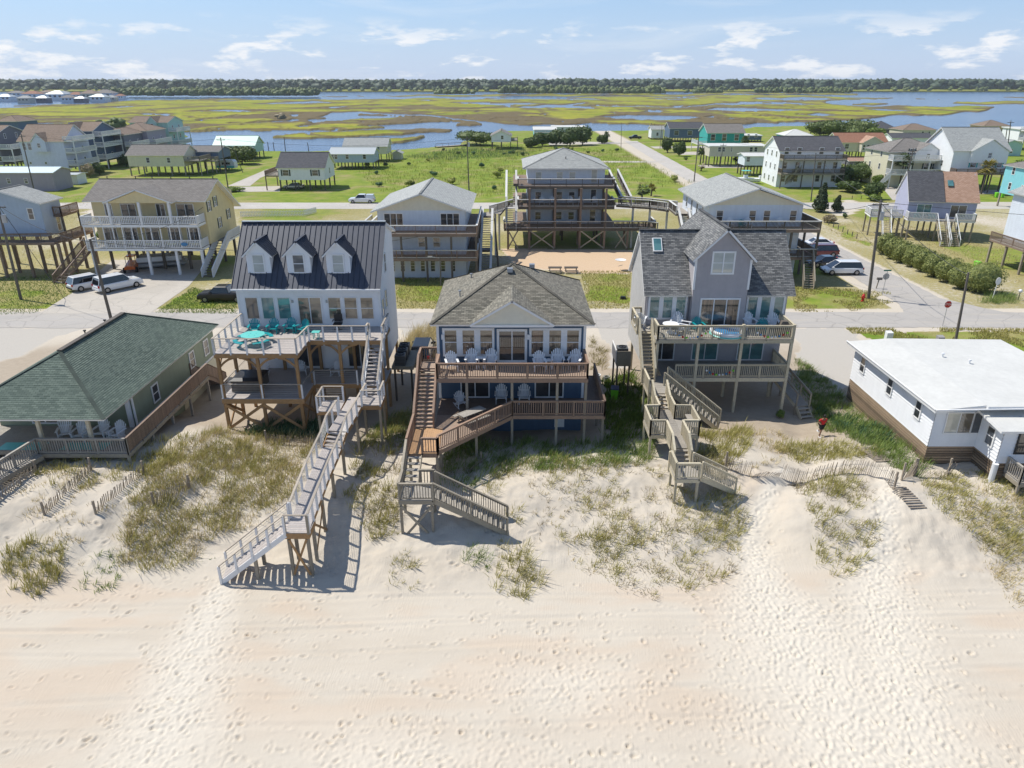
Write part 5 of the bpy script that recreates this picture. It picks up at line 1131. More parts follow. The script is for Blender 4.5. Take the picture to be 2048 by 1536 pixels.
for k, (x, y, rz) in enumerate(((-29.0, 41.2, 20), (-27.9, 41.0, 0), (-26.7, 41.3, -5), (-25.5, 41.0, -10))): chair('white', x, y, 2.05, rz, ('white slatted chair leftmost on the green house porch', 'white slatted chair second from left on the green house porch', 'white slatted chair second from right on the green house porch', 'white slatted chair by the corner of the green house porch')[k], 'white chairs on the green house porch')
side_table(-26.1, 41.2, 2.05, 'white_plastic', 'small white table between chairs on the green house porch', 0.25, 0.5)
for x, lab in ((-27.2, 'turquoise outdoor rug under the chairs of the green house porch'), (-31.2, 'turquoise outdoor rug at the left end of the green house porch')):
    o = MB().box(x-1.4, x+1.4, 39.7, 40.7, 2.058, 2.07).build('outdoor_rug', 'teal_light'); tag(o, lab, 'rug')
# ================================================================== WHITE FLAT-ROOFED HOUSE (right edge)
rw = thing('bungalow', 'low white bungalow with pale flat roof and brown board skirting', 'house', (31, 46, 0.5))
X0, X1, Y0, Y1 = 26.8, 37.6, 40.6, 52.0
walls(rw, X0, X1, Y0, Y1, 1.85, 4.72, 'white_siding', 0.23, 'fl', lip=0.055); walls(rw, 29.8, 37.4, 38.4, 40.58, 1.85, 4.25, 'white_siding', 0.23, 'fl', 'porch_wall', 0.055)
walls(rw, X0+.06, X1-.06, Y0+.06, Y1-.06, 0.0, 1.84, 'dark_wood', 0, '', 'crawl_space'); walls(rw, 29.9, 37.3, 38.5, 40.6, -0.2, 1.84, 'dark_wood', 0, '', 'crawl_space')
for k in range(10):
    z = 0.05+k*0.18
    piece('skirt_plank', 'skirt_wood', rw, (X0, Y0, z+0.08), (X0, Y1, z+0.08), 0.05, 0.135); piece('skirt_plank', 'skirt_wood', rw, (X0, Y0+.02, z+0.08), (29.84, Y0+.02, z+0.08), 0.05, 0.135)
    piece('skirt_plank', 'skirt_wood', rw, (29.84, 38.42, z+0.08), (29.84, 40.6, z+0.08), 0.05, 0.135); piece('skirt_plank', 'skirt_wood', rw, (29.84, 38.44, z+0.08), (37.3, 38.44, z+0.08), 0.05, 0.135)
r = Roof(0, 0.2); r.plane([(26.2, 52.5, 4.75), (26.2, 39.8, 4.75), (29.4, 40.0, 5.0), (29.4, 52.5, 5.0)]); r.plane([(29.4, 39.8, 5.0), (38.2, 39.8, 5.0), (38.2, 52.5, 4.9), (29.4, 52.5, 5.0)])
wro = r.build(rw, 'white_roof', 'white_trim')
MB().beam((26.2, 52.5, 4.80), (26.2, 39.8, 4.80), 0.1, 0.06).beam((26.2, 39.75, 4.80), (38.2, 39.75, 5.0), 0.1, 0.06).build('edge_trim', 'white_trim', wro)
r = Roof(0, 0.14); r.plane([(29.3, 38.0, 4.2), (38.0, 38.0, 4.2), (38.0, 40.5, 4.5), (29.3, 40.5, 4.5)]); r.build(rw, 'white_roof', name='porch_roof')
roof_vents(wro, [(32.6, 47.2, 4.98), (31.4, 48.5, 4.98)], 'white_plastic')
for y in (42.4, 46.2, 50.4): window(rw, (X0-.05, y, 3.6), 0.8, 1.3, 'l', glass='pane_dark')
window(rw, (28.35, Y0-.05, 3.55), 1.75, 1.5, glass=('pane_blind', 'pane_tan'), cols=2, hung=False, fw=0.06); window(rw, (29.5, Y0-.05, 3.55), 0.6, 1.5, glass='pane_dark', hung=False, fw=0.05)
window(rw, (29.75, 39.4, 3.2), 0.85, 1.35, 'l', glass='pane_dark'); window(rw, (31.3, 38.35, 3.25), 1.3, 1.5, glass='pane_dark', frame='black_plastic')
m = MB(); m.cyl((29.75, 38.3, -0.3), (29.75, 38.3, 1.85), 0.18, 0.18, 12); m.build('drain_pipe', 'white_plastic', rw)
deck(rw, 30.4, 35, 36.9, 38.35, 1.3, 'silver_wood', 'weathered'); rails(rw, [(30.45, 38.3, 1.3), (30.45, 36.95, 1.3), (34.5, 36.95, 1.3)], **DB)
for x in (30.5, 32.5): post(rw, x, 37.0, -0.3, 1.1, 0.14, 'weathered')
# ================================================================== HOUSES BEHIND THE ROAD
LOW = dict(ind=False, sp=0.16, bw=0.05, post=2.4)
BL = dict(mats=('dark_wood', 'bleached_rail', 'dark_wood'), cap=0.26, **LOW)
# ---- yellow two-deck house
yl = thing('stilt_house', 'yellow house on stilts with grey roof and two white balconies', 'house', (-47.5, 95, 0))
walls(yl, -54.7, -40.0, 94.2, 104.0, 3.6, 9.3, 'yellow_siding', 0.25, 'fr')
gable(yl, (-40.0, 94.2, 9.25), (0, 1, 0), (1, 0, 0), 9.8, [(0, 0), (9.8, 0), (9.8, -2.4), (3.9, 2.15), (3.7, 2.15)][:2]+[(9.8, 0.0), (3.9, 2.1), (3.7, 2.1)], 'yellow_siding', 0.25)
yr = gable_x(yl, -55.1, -39.3, 92.9, 105.0, 9.35, 11.5, 'shingle_taupe', 98.0, 6.9, 0.2)
roof_vents(yr, [(x, 98.0, 11.5) for x in (-54, -50.2, -48, -45.5, -43, -39.9)], 'black_plastic')
r = Roof(0.2); r.plane([(-51.7, 96.5, 9.4), (-51.7, 91.4, 9.4), (-47.3, 91.4, 11.0), (-47.3, 97.0, 11.0)]); r.plane([(-42.9, 91.4, 9.4), (-42.9, 96.5, 9.4), (-47.3, 97.0, 11.0), (-47.3, 91.4, 11.0)]); r.build(yl, 'shingle_taupe', name='porch_roof')
gable(yl, (-51.3, 91.7, 9.3), (1, 0, 0), (0, -1, 0), 8, [(0, 0), (8, 0), (4, 1.5)], 'yellow_siding', 0, 'porch_gable', 0.2)
YW = dict(mats=('white_post', 'white_trim', 'white_post'), ind=False, sp=0.22, bw=0.09, post=2.4)
for z in (3.55, 6.6):
    deck(yl, -55.0, -40.2, 91.6, 94.18, z, 'silver_wood', 'white_trim', 'x', 0.2, 0.3)
    rails(yl, [(-55.0, 94.1, z), (-55.0, 91.65, z), (-40.25, 91.65, z), (-40.25, 94.1, z)], **YW)
for k in range(13): piece('screen_post', 'white_post', yl, (-54.9+k*1.22, 91.7, 3.6), (-54.9+k*1.22, 91.7, 6.35), 0.12, 0.12)
for x in (-51.2, -47.3, -43.5): post(yl, x, 91.75, 6.6, 9.4, 0.3, 'white_post')
for x in (-54.6, -47.4, -43.7, -40.4): post(yl, x, 91.9, 0, 3.3, 0.3, 'white_post')
for x in (-54, -50.5, -47, -43.5, -40.5):
    for y in (95, 99.5, 103.5): post(yl, x, y, 0, 3.6, 0.3, 'dark_wood')
for x, w_ in ((-52.6, 1.0), (-50.0, 2.0), (-45.8, 1.2), (-42.6, 2.3)): slider(yl, (x, 94.2, 7.8), w_, 2.1, glass='pane_dark')
for x in (-53, -50.3, -47.5, -44.5, -42): slider(yl, (x, 94.2, 4.75), 1.8, 2.0, glass='pane_dark')
for y, z in ((95.5, 8.3), (97.7, 8.6), (98.2, 5.7), (101.6, 6.3)): window(yl, (-40.0, y, z), 0.8, 1.35, 'r', glass='pane_dark', shutters='shutter')
stairs(yl, (-39.4, 97.2, 3.6), (-39.6, 90.6, 0), 1.4, 14, ('dark_wood', 'white_post'), YW, ind=False); deck(yl, -40.1, -38.6, 97.2, 101.5, 3.6, 'silver_wood', 'white_trim'); rail_run(yl, (-38.65, 97.2, 3.6), (-38.65, 101.5, 3.6), **YW)
stairs(yl, (-55.7, 93.5, 3.55), (-57.2, 87.5, 0), 1.3, 14, ('silver_wood', 'brown_deck'), dict(mats=('brown_deck',)*3, **LOW), ind=False)
sg = thing('porch_sign', 'blue fish shaped plaque on the balcony rail of the yellow house', 'sign', (-42.3, 91.52, 4.1)); MB().lathe([(0, -.03), (.45, -.03), (.45, .03), (0, .03)], (0, 0, 0), 12).build('plaque', 'pool_blue', sg); sg.children[0].rotation_euler = (math.pi/2, 0, 0); sg.children[0].location = (0, 0, 0); sg.children[0].scale = (1, 0.5, 1)
# ---- pale blue gable house (left edge)
bl = thing('stilt_house', 'pale blue gable house on tall stilts at the left edge', 'house', (-64, 96, 0))
walls(bl, -69.5, -60.0, 92.0, 96.2, 5.0, 9.3, 'blue_siding', 0.22, 'fr'); gable(bl, (-69.5, 92, 9.3), (1, 0, 0), (0, -1, 0), 9.5, [(0, 0), (9.5, 0), (4.75, 1.5)], 'blue_siding', 0.22)
gable_y(bl, -70, -59.6, 91.5, 96.6, 9.25, 10.9, 'shingle_pale', 0.2); window(bl, (-61.4, 92, 7.9), 0.8, 1.5); window(bl, (-64.8, 92, 7.2), 0.45, 0.5, hung=False)
BR = dict(mats=('brown_deck',)*3, **LOW)
deck(bl, -70, -58.2, 90.0, 91.98, 4.6, 'brown_deck', 'brown_deck'); deck(bl, -59.98, -57.6, 92.0, 98.6, 4.6, 'brown_deck', 'brown_deck'); rails(bl, [(-70, 90.05, 4.6), (-57.7, 91.0, 4.6), (-57.65, 98.6, 4.6)], **BR)
deck(bl, -60.9, -58.9, 94.2, 98.2, 7.4, 'brown_deck', 'brown_deck'); rails(bl, [(-59.9, 94.25, 7.4), (-58.95, 94.25, 7.4), (-58.95, 98.2, 7.4)], **BR)
window(bl, (-60, 94.9, 6.2), 0.9, 1.9, 'r', glass='pane_tan')
for x in (-69, -65.5, -62, -57.9):
    for y in (90.4, 93, 95.5, 98.2): post(bl, x, y, 0, 4.4 if y > 90.5 else 4.4, 0.3, 'brown_deck')
post(bl, -59.0, 94.3, 4.6, 7.3, 0.2, 'dark_wood'); post(bl, -59.0, 98.1, 4.6, 7.3, 0.2, 'dark_wood')
# ---- white three-level gable house behind (left of the trio)
def decked(nm, lab, x0, x1, y0, y1, ze, zr, levels, wallc, roofc, gx0, gx1, dx1, ground_win, rail=BL):
    t = thing(nm, lab, 'house', ((x0+x1)/2, y0, 0))
    walls(t, x0, x1, y0, y1, 0.0, ze, wallc, 0.22, 'flr'); gable(t, (x0, y0, ze), (1, 0, 0), (0, -1, 0), x1-x0, [(0, 0), (x1-x0, 0), ((x1-x0)/2, zr-ze-0.3)], 'gable_shake', 0.2)
    gable_y(t, gx0, gx1, y0-0.9, y1+0.4, ze-0.05, zr, roofc, 0.2)
    for z in levels:
        deck(t, x0-0.2, dx1, y0-2.3, y0-0.02, z, 'brown_deck', 'brown_deck', 'x', 0.2, 0.3); deck(t, x1+.02, dx1, y0, y1-2, z, 'brown_deck', 'brown_deck', 'y', 0.2, 0.3)
        rails(t, [(x0-0.1, y0-2.25, z), (dx1-0.05, y0-2.25, z), (dx1-0.05, y1-2, z)], **rail)
    for x in np.linspace(x0, dx1-0.15, 5): post(t, x, y0-2.15, 0, levels[-1]-0.3, 0.24, 'dark_wood')
    for y in np.linspace(y0+2, y1-2.2, 4): post(t, dx1-0.15, y, 0, levels[-1]-0.3, 0.24, 'dark_wood')
    return t
m1 = decked('apartment_house', 'white gabled three level house with pale roof behind the metal roofed house', -16.9, -5.9, 90.4, 104.8, 8.6, 10.75, (3.05, 6.1), 'paleblue_siding', 'shingle_pale', -17.6, -5.1, -4.3, 1, dict(mats=('cedar', 'bleached_rail', 'cedar'), cap=0.24, **LOW))
for c in (-14.9, -7.8): window(m1, (c, 90.4, 7.45), 2.5, 1.7, cols=3, fw=0.12, hung=False)
for k in range(7): window(m1, (-15.4+k*1.3, 90.4, 1.6), 0.62, 1.6, glass='pane_dark', fw=0.06, grid=3)
for x in (-11.5, -9.6): window(m1, (x, 90.4, 4.6), 1.0, 1.3, glass='pane_tan')
BLR = dict(mats=('silver_wood', 'bleached_rail', 'dark_wood'), cap=0.3, **LOW)
stairs(m1, (-3.4, 101, 6.1), (-3.4, 94.5, 3.05), 1.3, 14, ('silver_wood', 'silver_wood'), BLR, ind=False); stairs(m1, (-3.4, 94.3, 3.0), (-3.4, 88.4, 0.0), 1.3, 14, ('silver_wood', 'silver_wood'), BLR, ind=False)
deck(m1, -4.28, -2.6, 101, 104, 6.1, 'silver_wood', 'dark_wood'); deck(m1, -4.28, -2.6, 93.2, 94.6, 3.02, 'silver_wood', 'dark_wood')
stairs(m1, (-18.2, 95.5, 6.1), (-21.5, 92.0, 3.4), 1.2, 10, ('silver_wood', 'dark_wood'), BLR, ind=False); deck(m1, -18.8, -16.92, 94.5, 97, 6.1, 'silver_wood', 'dark_wood')
# ---- central three-deck hip roofed house
m2 = thing('apartment_house', 'pale blue hip roofed house with three dark timber galleries over the sand court', 'house', (8, 111, 0))
walls(m2, 2.4, 14.0, 111, 124, 3.2, 11.5, 'paleblue_siding', 0.25, 'flr'); h_ = hip(m2, 1.6, 14.6, 110.0, 124.8, 11.5, 13.85, 'shingle_pale', exp=0.2, ridge=0.3)
roof_vents(h_, [(4.5, 114, 12.3), (11.5, 114, 12.3), (8.2, 113.2, 12.6)], 'black_plastic')
for z, yf, xr in ((9.2, 108.2, 15.2), (6.35, 107.3, 15.2), (3.2, 107.1, 21.5)):
    deck(m2, 0.9 if z > 4 else -1.2, xr, yf, 110.98, z, 'brown_deck', 'dark_wood', 'x', 0.2, 0.35); deck(m2, 14.02, 15.9, 111, 122, z, 'brown_deck', 'dark_wood', 'y', 0.2, 0.35); deck(m2, 0.2, 2.38, 111, 122, z, 'brown_deck', 'dark_wood', 'y', 0.2, 0.35)
    rails(m2, [(0.9 if z > 4 else -1.2, 111, z), (0.9 if z > 4 else -1.2, yf+.05, z), (xr-.05, yf+.05, z), (xr-.05, 111, z)], **BL)
for x in (2.6, 6.4, 10.2, 13.9, 17.4, -0.6, 21.0):
    for y in (107.3, 110.7): post(m2, x, y, 0, 9.0 if 0 < x < 15 else 3.1, 0.3, 'brown_deck')
for x in (3, 8, 13.5):
    for y in (114, 118, 123): post(m2, x, y, 0, 3.1, 0.3, 'dark_wood')
for a, b in ((-0.6, 0.9), (2.6, 6.4), (10.2, 13.9), (15.6, 17.4)): xbrace(m2, (a, 107.2), (b, 107.2), 0.2, 2.9, 'weathered', 0.2, 0.08)
for z in (10.3, 7.4, 4.4):
    for x in (4.0, 7.2, 9.1, 12.4): window(m2, (x, 111, z), 1.0 if x != 12.4 else 0.95, 1.3 if x != 12.4 else 2.0, glass=('pane_blind', 'pane_dark')[z < 10], hung=x != 12.4)
W2 = dict(mats=('bleached_rail', 'bleached_rail', 'dark_wood'), cap=0.32, ind=False, sp=0.2, bw=0.08, post=2.2)
stairs(m2, (-0.1, 119.5, 9.2), (-0.1, 110, 6.35), 1.5, 14, ('silver_wood', 'dark_wood'), W2, ind=False); stairs(m2, (-0.1, 110, 6.35), (-0.1, 106.2, 3.2), 1.4, 14, ('silver_wood', 'dark_wood'), W2, ind=False)
stairs(m2, (16.6, 121, 9.2), (17.4, 110.5, 6.35), 1.4, 14, ('silver_wood', 'dark_wood'), W2, ind=False)
walkway(m2, [(-1.0, 112, 6.35), (-2.4, 102.5, 6.15)], 1.5, 'silver_wood', 'dark_wood'); rail_run(m2, (0.1, 108, 6.3), (-3.2, 103, 6.15), **W2)
walkway(m2, [(15.9, 109.5, 6.35), (20.6, 107.8, 6.3), (23.2, 104.5, 6.4)], 1.5, 'silver_wood', 'dark_wood')
rails(m2, [(15.2, 108.7, 6.35), (20.3, 107.0, 6.3), (22.3, 104.3, 6.4)], **W2); rails(m2, [(16.2, 110.6, 6.35), (21.0, 108.6, 6.3), (24.0, 105.3, 6.4)], **W2)
rails(m2, [(15.2, 107.6, 3.2), (20.0, 107.2, 3.2), (21.6, 106.0, 3.2)], **W2)
for x, y in ((18.2, 108.6), (20.6, 107.8), (22.6, 105), (-1.9, 107), (-2.4, 103)): post(m2, x, y, 0, 6.2, 0.28, 'bleached_rail')
for k, x in enumerate((4.5, 6.0, 8.8, 10.3, 12.4)): chair('white', x, 108.9, 6.35, 0, ('white chair leftmost on the middle gallery of the hip roofed house', 'white chair second from left on the middle gallery of the hip roofed house', 'white chair in the centre of the middle gallery of the hip roofed house', 'white chair second from right on the middle gallery of the hip roofed house', 'white chair rightmost on the middle gallery of the hip roofed house')[k], 'white chairs on the middle gallery')
# ---- right gable house
m3 = decked('apartment_house', 'white gabled three level house with pale roof behind the grey house', 24.6, 36.3, 90.2, 104.5, 9.3, 11.45, (3.25, 6.65), 'paleblue_siding', 'shingle_pale', 23.8, 37.0, 38.0, 0)
for x in (26.0, 30.1, 31.9, 35.2): window(m3, (x, 90.2, 7.9), 0.95, 1.6, glass='pane_dark')
for x in (33.5, 35.6): window(m3, (x, 90.2, 4.5), 1.2, 2.1, glass='white_trim' if x > 35 else 'pane_dark', hung=False)
for y in (93, 96, 99, 102): window(m3, (24.6, y, 7.9), 0.9, 1.5, 'l', glass='pane_dark')
stairs(m3, (36.9, 88.0, 3.2), (36.4, 84.9, 0.0), 1.2, 13, ('weathered', 'weathered'), dict(mats=('weathered',)*3, **LOW), ind=False)
stairs(m3, (23.6, 99.5, 6.4), (23.4, 93.2, 3.3), 1.3, 14, ('silver_wood', 'dark_wood'), W2, ind=False); stairs(m3, (23.4, 92.8, 3.2), (23.2, 87.6, 0.2), 1.3, 14, ('silver_wood', 'dark_wood'), W2, ind=False)
deck(m3, 22.6, 24.58, 99.5, 104.5, 6.65, 'silver_wood', 'dark_wood'); rails(m3, [(22.65, 104.5, 6.65), (22.65, 99.5, 6.65)], **W2)
for k, x in enumerate((27.2, 28.6, 29.4, 33.4)): chair('white' if k != 1 else 'teal', x, 89.2, 6.65, 0, ('white chair at the left of the top balcony behind the grey house', 'teal chair on the top balcony behind the grey house', 'white chair next to the teal one on the top balcony behind the grey house', 'white chair at the right of the top balcony behind the grey house')[k], 'chairs on the top balcony behind the grey house')
# ================================================================== FARTHER HOUSES
def fh(lab, uL, uR, vb, vf, ve, vr, depth, wall, roof, style='gx', cat='house', stilt='dark_wood', over=0.45, win=(), side=None, sidewin=0, decks=(), railm=None, exp=0.25, frame='white_trim', shut=None, lap=0.3, cross=None, name='stilt_house', glass='pane_dark'):
    """house from its picture outline; distance from where it stands on the ground"""
    um = (uL+uR)/2; D = G(um, vb).y
    x0, x1 = V(uL, vb, D).x, V(uR, vb, D).x; zf = max(0.0, V(um, vf, D).z); ze = V(um, ve, D).z
    t = thing(name, lab, cat, ((x0+x1)/2, D, 0))
    walls(t, x0, x1, D, D+depth, zf if zf > 0.6 else 0, ze, wall, lap, 'flr')
    if style == 'gx':
        zr = V(um, vr, D+depth/2).z; gable_x(t, x0-over, x1+over, D-over, D+depth+over, ze, zr, roof, exp=exp)
        for s, F_ in ((x1, 'r'), (x0, 'l')):
            S, N = FACE[F_]; gable(t, (s, D if F_ == 'r' else D+depth, ze-0.02), S, N, depth, [(0, 0), (depth, 0), (depth/2, (zr-ze)*0.93)], wall, lap)
    elif style == 'gy':
        zr = V(um, vr, D).z; gable_y(t, x0-over, x1+over, D-over, D+depth+over, ze, zr, roof, exp=exp)
        gable(t, (x0, D, ze-0.02), (1, 0, 0), (0, -1, 0), x1-x0, [(0, 0), (x1-x0, 0), ((x1-x0)/2, (zr-ze)*0.93)], wall, lap)
    elif style == 'hip':
        zr = V(um, vr, D+depth/2).z; hip(t, x0-over, x1+over, D-over, D+depth+over, ze, zr, roof, exp=exp)
    else:
        r = Roof(0, 0.25); r.plane([(x0-over, D-over, ze+.05), (x1+over, D-over, ze+.05), (x1+over, D+depth+over, ze+0.25), (x0-over, D+depth+over, ze+0.25)]); r.build(t, roof)
    if zf > 0.6:
        nx = max(2, int((x1-x0)/3))
        for k in range(nx+1):
            for y in (D+0.2, D+depth/2, D+depth-0.2): post(t, x0+0.15+(x1-x0-0.3)*k/nx, y, 0, zf, 0.28, stilt)
    for (fu, z0, w_, h_) in win:                                   # (fraction along front, height above floor, w, h)
        window(t, (x0+(x1-x0)*fu, D, (zf if zf > .6 else 0)+z0), w_, h_, frame=frame, glass=glass, fw=0.09, shutters=shut, ind=False)
    if side:
        sx_, n_, zs = x1 if side == 'r' else x0, sidewin, None
        for k in range(n_):
            for zz in np.arange((zf if zf > .6 else 0)+1.6, ze-0.5, 2.9): window(t, (sx_, D+depth*(k+0.7)/(n_+0.4), zz), 0.9, 1.4, side, glass=glass, fw=0.09, ind=False)
    rm = railm or dict(mats=('white_post', 'white_trim', 'white_post'), ind=False, sp=0.25, bw=0.08, post=2.6)
    for (sd, z, dd) in decks:
        if sd == 'f':
            deck(t, x0, x1, D-dd, D-0.02, z, 'silver_wood', rm['mats'][1], 'x', 0.3, 0.25); rails(t, [(x0+.05, D-.1, z), (x0+.05, D-dd+.05, z), (x1-.05, D-dd+.05, z), (x1-.05, D-.1, z)], **rm)
            for k in range(4): post(t, x0+.15+(x1-x0-.3)*k/3, D-dd+.15, 0, z-.2, 0.22, rm['mats'][0])
        else:
            a, b = (x1+.02, x1+dd) if sd == 'r' else (x0-dd, x0-.02); o_ = b-.05 if sd == 'r' else a+.05
            deck(t, a, b, D, D+depth*0.9, z, 'silver_wood', rm['mats'][1], 'y', 0.3, 0.25); rails(t, [(a if sd == 'r' else b, D+.05, z), (o_, D+.05, z), (o_, D+depth*0.9, z)], **rm)
            for y in (D+.2, D+depth*0.85): post(t, o_, y, 0, z-.2, 0.22, rm['mats'][0])
    t['_box'] = (x0, x1, D, depth, zf, ze)
    return t
def cross_gable(t, f0, f1, dz, wall, roof, proud=1.0, zb=None):
    """small front gable wing on an fh house"""
    x0, x1, D, dep, zf, ze = t['_box']; a, b = x0+(x1-x0)*f0, x0+(x1-x0)*f1; zb = zb or ze-2.5
    walls(t, a, b, D-proud, D+0.5, zb, ze, wall, 0.3, 'flr', 'wing_wall'); gable(t, (a, D-proud, ze), (1, 0, 0), (0, -1, 0), b-a, [(0, 0), (b-a, 0), ((b-a)/2, dz*0.92)], wall, 0.3, 'wing_gable')
    r = Roof(0.25, 0.12); c = (a+b)/2; e = 0.3; yb = D+dep*0.45
    r.plane([(a-e, yb, ze), (a-e, D-proud-e, ze), (c, D-proud-e, ze+dz), (c, yb, ze+dz)]); r.plane([(b+e, D-proud-e, ze), (b+e, yb, ze), (c, yb, ze+dz), (c, D-proud-e, ze+dz)]); r.build(t, roof, name='wing_roof')
    window(t, (c, D-proud, ze-0.9), 0.9, 1.2, fw=0.09, ind=False)
WN = lambda *f: tuple((q, 1.6, 1.0, 1.4) for q in f)
h = fh('white three storey townhouse with brown roof and white balconies, far left', 55, 142, 352, 337, 283, 248, 12, 'lilac_siding', 'shingle_brown', decks=[('r', 3.0, 2.6), ('r', 6.1, 2.6), ('r', 9.0, 2.6)], win=[(0.1+0.12*k, 5.6, 1.0, 1.8) for k in range(5)]+[(0.15, 1.4, .7, .7), (0.5, 1.4, .7, .7)], side='r', sidewin=2); cross_gable(h, 0.35, 0.65, 2.2, 'lilac_siding', 'shingle_brown', 1.2)
h = fh('slate blue three storey townhouse with white balconies behind the white one', 150, 200, 338, 325, 262, 243, 12, 'slate_siding', 'shingle_brown', decks=[('r', 3.0, 2.6), ('r', 6.3, 2.6), ('r', 9.2, 2.6)], win=WN(0.3, 0.7), side='r', sidewin=2); cross_gable(h, 0.05, 0.5, 2.4, 'slate_siding', 'shingle_brown', 1.0)
fh('dark grey townhouse with brown hip roof right of the slate blue one', 215, 258, 330, 318, 270, 255, 12, 'darkgrey_siding', 'shingle_brown', 'hip', decks=[('r', 5.6, 2.4)], win=[(0.3, 5, 1, 1.4), (0.7, 5, 1, 1.4), (0.3, 2, 1, 1.4)], side='r', sidewin=2)
fh('mauve townhouse with brown hip roof and white balcony before the mint one', 240, 304, 322, 310, 262, 245, 13, 'mauve_siding', 'shingle_brown', 'hip', decks=[('r', 5.5, 2.4)], win=[(0.3, 5.2, 1, 1.4), (0.7, 5.2, 1, 1.4)], side='r', sidewin=2)
h = fh('pale mint townhouse with brown roof at the water on the left', 272, 346, 312, 302, 245, 232, 12, 'mint_siding', 'shingle_brown', decks=[('r', 4.0, 2.8), ('r', 8.0, 2.8)], win=WN(0.6, 0.85), side='r', sidewin=2); cross_gable(h, 0.5, 0.75, 2.0, 'mint_siding', 'shingle_brown', 1.0)
fh('grey townhouse with white balconies cut by the left edge', -30, 12, 345, 330, 268, 250, 12, 'darkgrey_siding', 'shingle_brown', decks=[('r', 3.2, 3.2), ('r', 6.4, 3.2)], win=WN(0.5, 0.9), side='r', sidewin=2)
fh('navy house with brown hip roof behind, at the far left edge', 5, 48, 300, 290, 243, 230, 12, 'slate_siding', 'shingle_brown', 'hip', win=WN(0.5, 0.8), decks=[('r', 6, 2.5)])
fh('long cream house on stilts with olive roof', 262, 373, 352, 333, 311, 289, 9, 'cream_siding', 'shingle_taupe', win=WN(0.36, 0.73), decks=[('r', 4.0, 4.2)], side='r', sidewin=2, railm=dict(mats=('weathered', 'weathered', 'weathered'), ind=False, sp=0.25, bw=0.08, post=2.6), stilt='weathered')
fh('small blue porch house with grey roof beside the cream house', 385, 442, 345, 318, 303, 291, 9, 'slate_siding', 'shingle_taupe', decks=[('f', 3.4, 2.6)], railm=dict(mats=('weathered', 'weathered', 'weathered'), ind=False, sp=0.25, bw=0.08, post=2.6))
fh('house with mint green metal roof by the water', 432, 512, 318, 305, 291, 271, 9, 'mint_siding', 'mint_metal', exp=0, decks=[('f', 2.5, 2.2)])
fh('lavender mobile home with pale metal roof at the left edge', -60, 113, 382, 381, 345, 333, 7, 'mauve_siding', 'lightblue_metal', name='mobile_home', exp=0, win=[(0.48, 2.3, .9, 1.2), (0.68, 2.3, .9, 1.2)])
fh('small white shed with flat roof beside the mobile home', 118, 157, 369, 368.5, 349, 345, 4, 'white_siding', 'grey_metal', 'gx', 'shed', name='shed', exp=0)
h = fh('white house on stilts with dark grey roof and dark shutters', 561, 652, 381, 360, 336, 304, 10, 'white_siding', 'shingle_dark', win=[(0.16, 1.6, 1.5, 1.4), (0.8, 1.6, 1.5, 1.4)], shut='shutter', side='r', sidewin=1, decks=[('l', 3.4, 3.2)], railm=dict(mats=('brown_deck',)*3, ind=False, sp=0.2, bw=0.08, post=2.6))
fh('light blue house on stilts with pale metal roof', 662, 748, 339, 325, 308, 294, 9, 'blue_siding', 'grey_metal', exp=0, win=WN(0.06, 0.14, 0.4, 0.8), side='r', sidewin=1)
fh('cream house with pale roof by the channel', 690, 775, 324, 308, 293, 275, 9, 'cream_siding', 'shingle_pale', win=WN(0.8,), side='r', sidewin=2)
fh('small cream shed beside the cream house', 785, 803, 319, 319, 307, 301, 4, 'cream_siding', 'shingle_pale', 'gy', 'shed', name='shed')
fh('white cottage on stilts with olive roof by the shrubs', 983, 1022, 299, 284, 272, 261, 13, 'white_siding', 'shingle_taupe', 'gy', side='r', sidewin=3, win=WN(0.55,), decks=[('r', 3.2, 2.5)], railm=dict(mats=('dark_wood',)*3, ind=False, sp=0.25, bw=0.08, post=2.6))
fh('long turquoise house with white metal roof at the water', 1068, 1112, 278, 271, 260, 253, 14, 'cyan_siding', 'white_roof', exp=0, decks=[('f', 3.0, 3.0)])
fh('white flat roofed house behind the turquoise one', 1105, 1170, 272, 266, 254, 249, 9, 'white_siding', 'white_roof', 'flat', win=WN(0.3, 0.5, 0.7))
fh('small white cottage left of the navy house at the water', 1302, 1326, 279, 276, 259, 251, 7, 'white_siding', 'shingle_pale', win=WN(0.5,))
fh('navy blue house with dark roof by the far water', 1338, 1405, 284, 276, 257, 244, 11, 'slate_siding', 'shingle_dark', win=[(0.2, 2.0, 2.0, 1.8), (0.6, 2.0, 2.0, 1.8)])
h = fh('bright teal house with grey roof and white porch', 1412, 1484, 306, 288, 266, 247, 12, 'teal_siding', 'shingle_taupe', win=[(0.15, 2.2, 1.6, 2.2), (0.46, 2.2, 1.6, 2.4), (0.8, 2.2, 1.6, 2.2)], decks=[('l', 3.0, 3.0)])
fh('beige mobile home raised on stilts before the teal house', 1416, 1530, 333, 313, 292, 289, 7, 'beige_siding', 'white_roof', 'flat', name='mobile_home', win=[(0.17, 2.0, 1.0, 1.4), (0.24, 2.0, 1.0, 1.4), (0.38, 2.0, .5, 1.4), (0.72, 2, 1.0, 1.4), (0.8, 2, 1.0, 1.4)], over=0.3)
fh('tiny pale blue cabin on stilts', 1486, 1528, 352, 331, 312, 305, 6, 'paleblue_siding', 'white_roof', 'gx', exp=0, win=WN(0.15,), name='cabin')
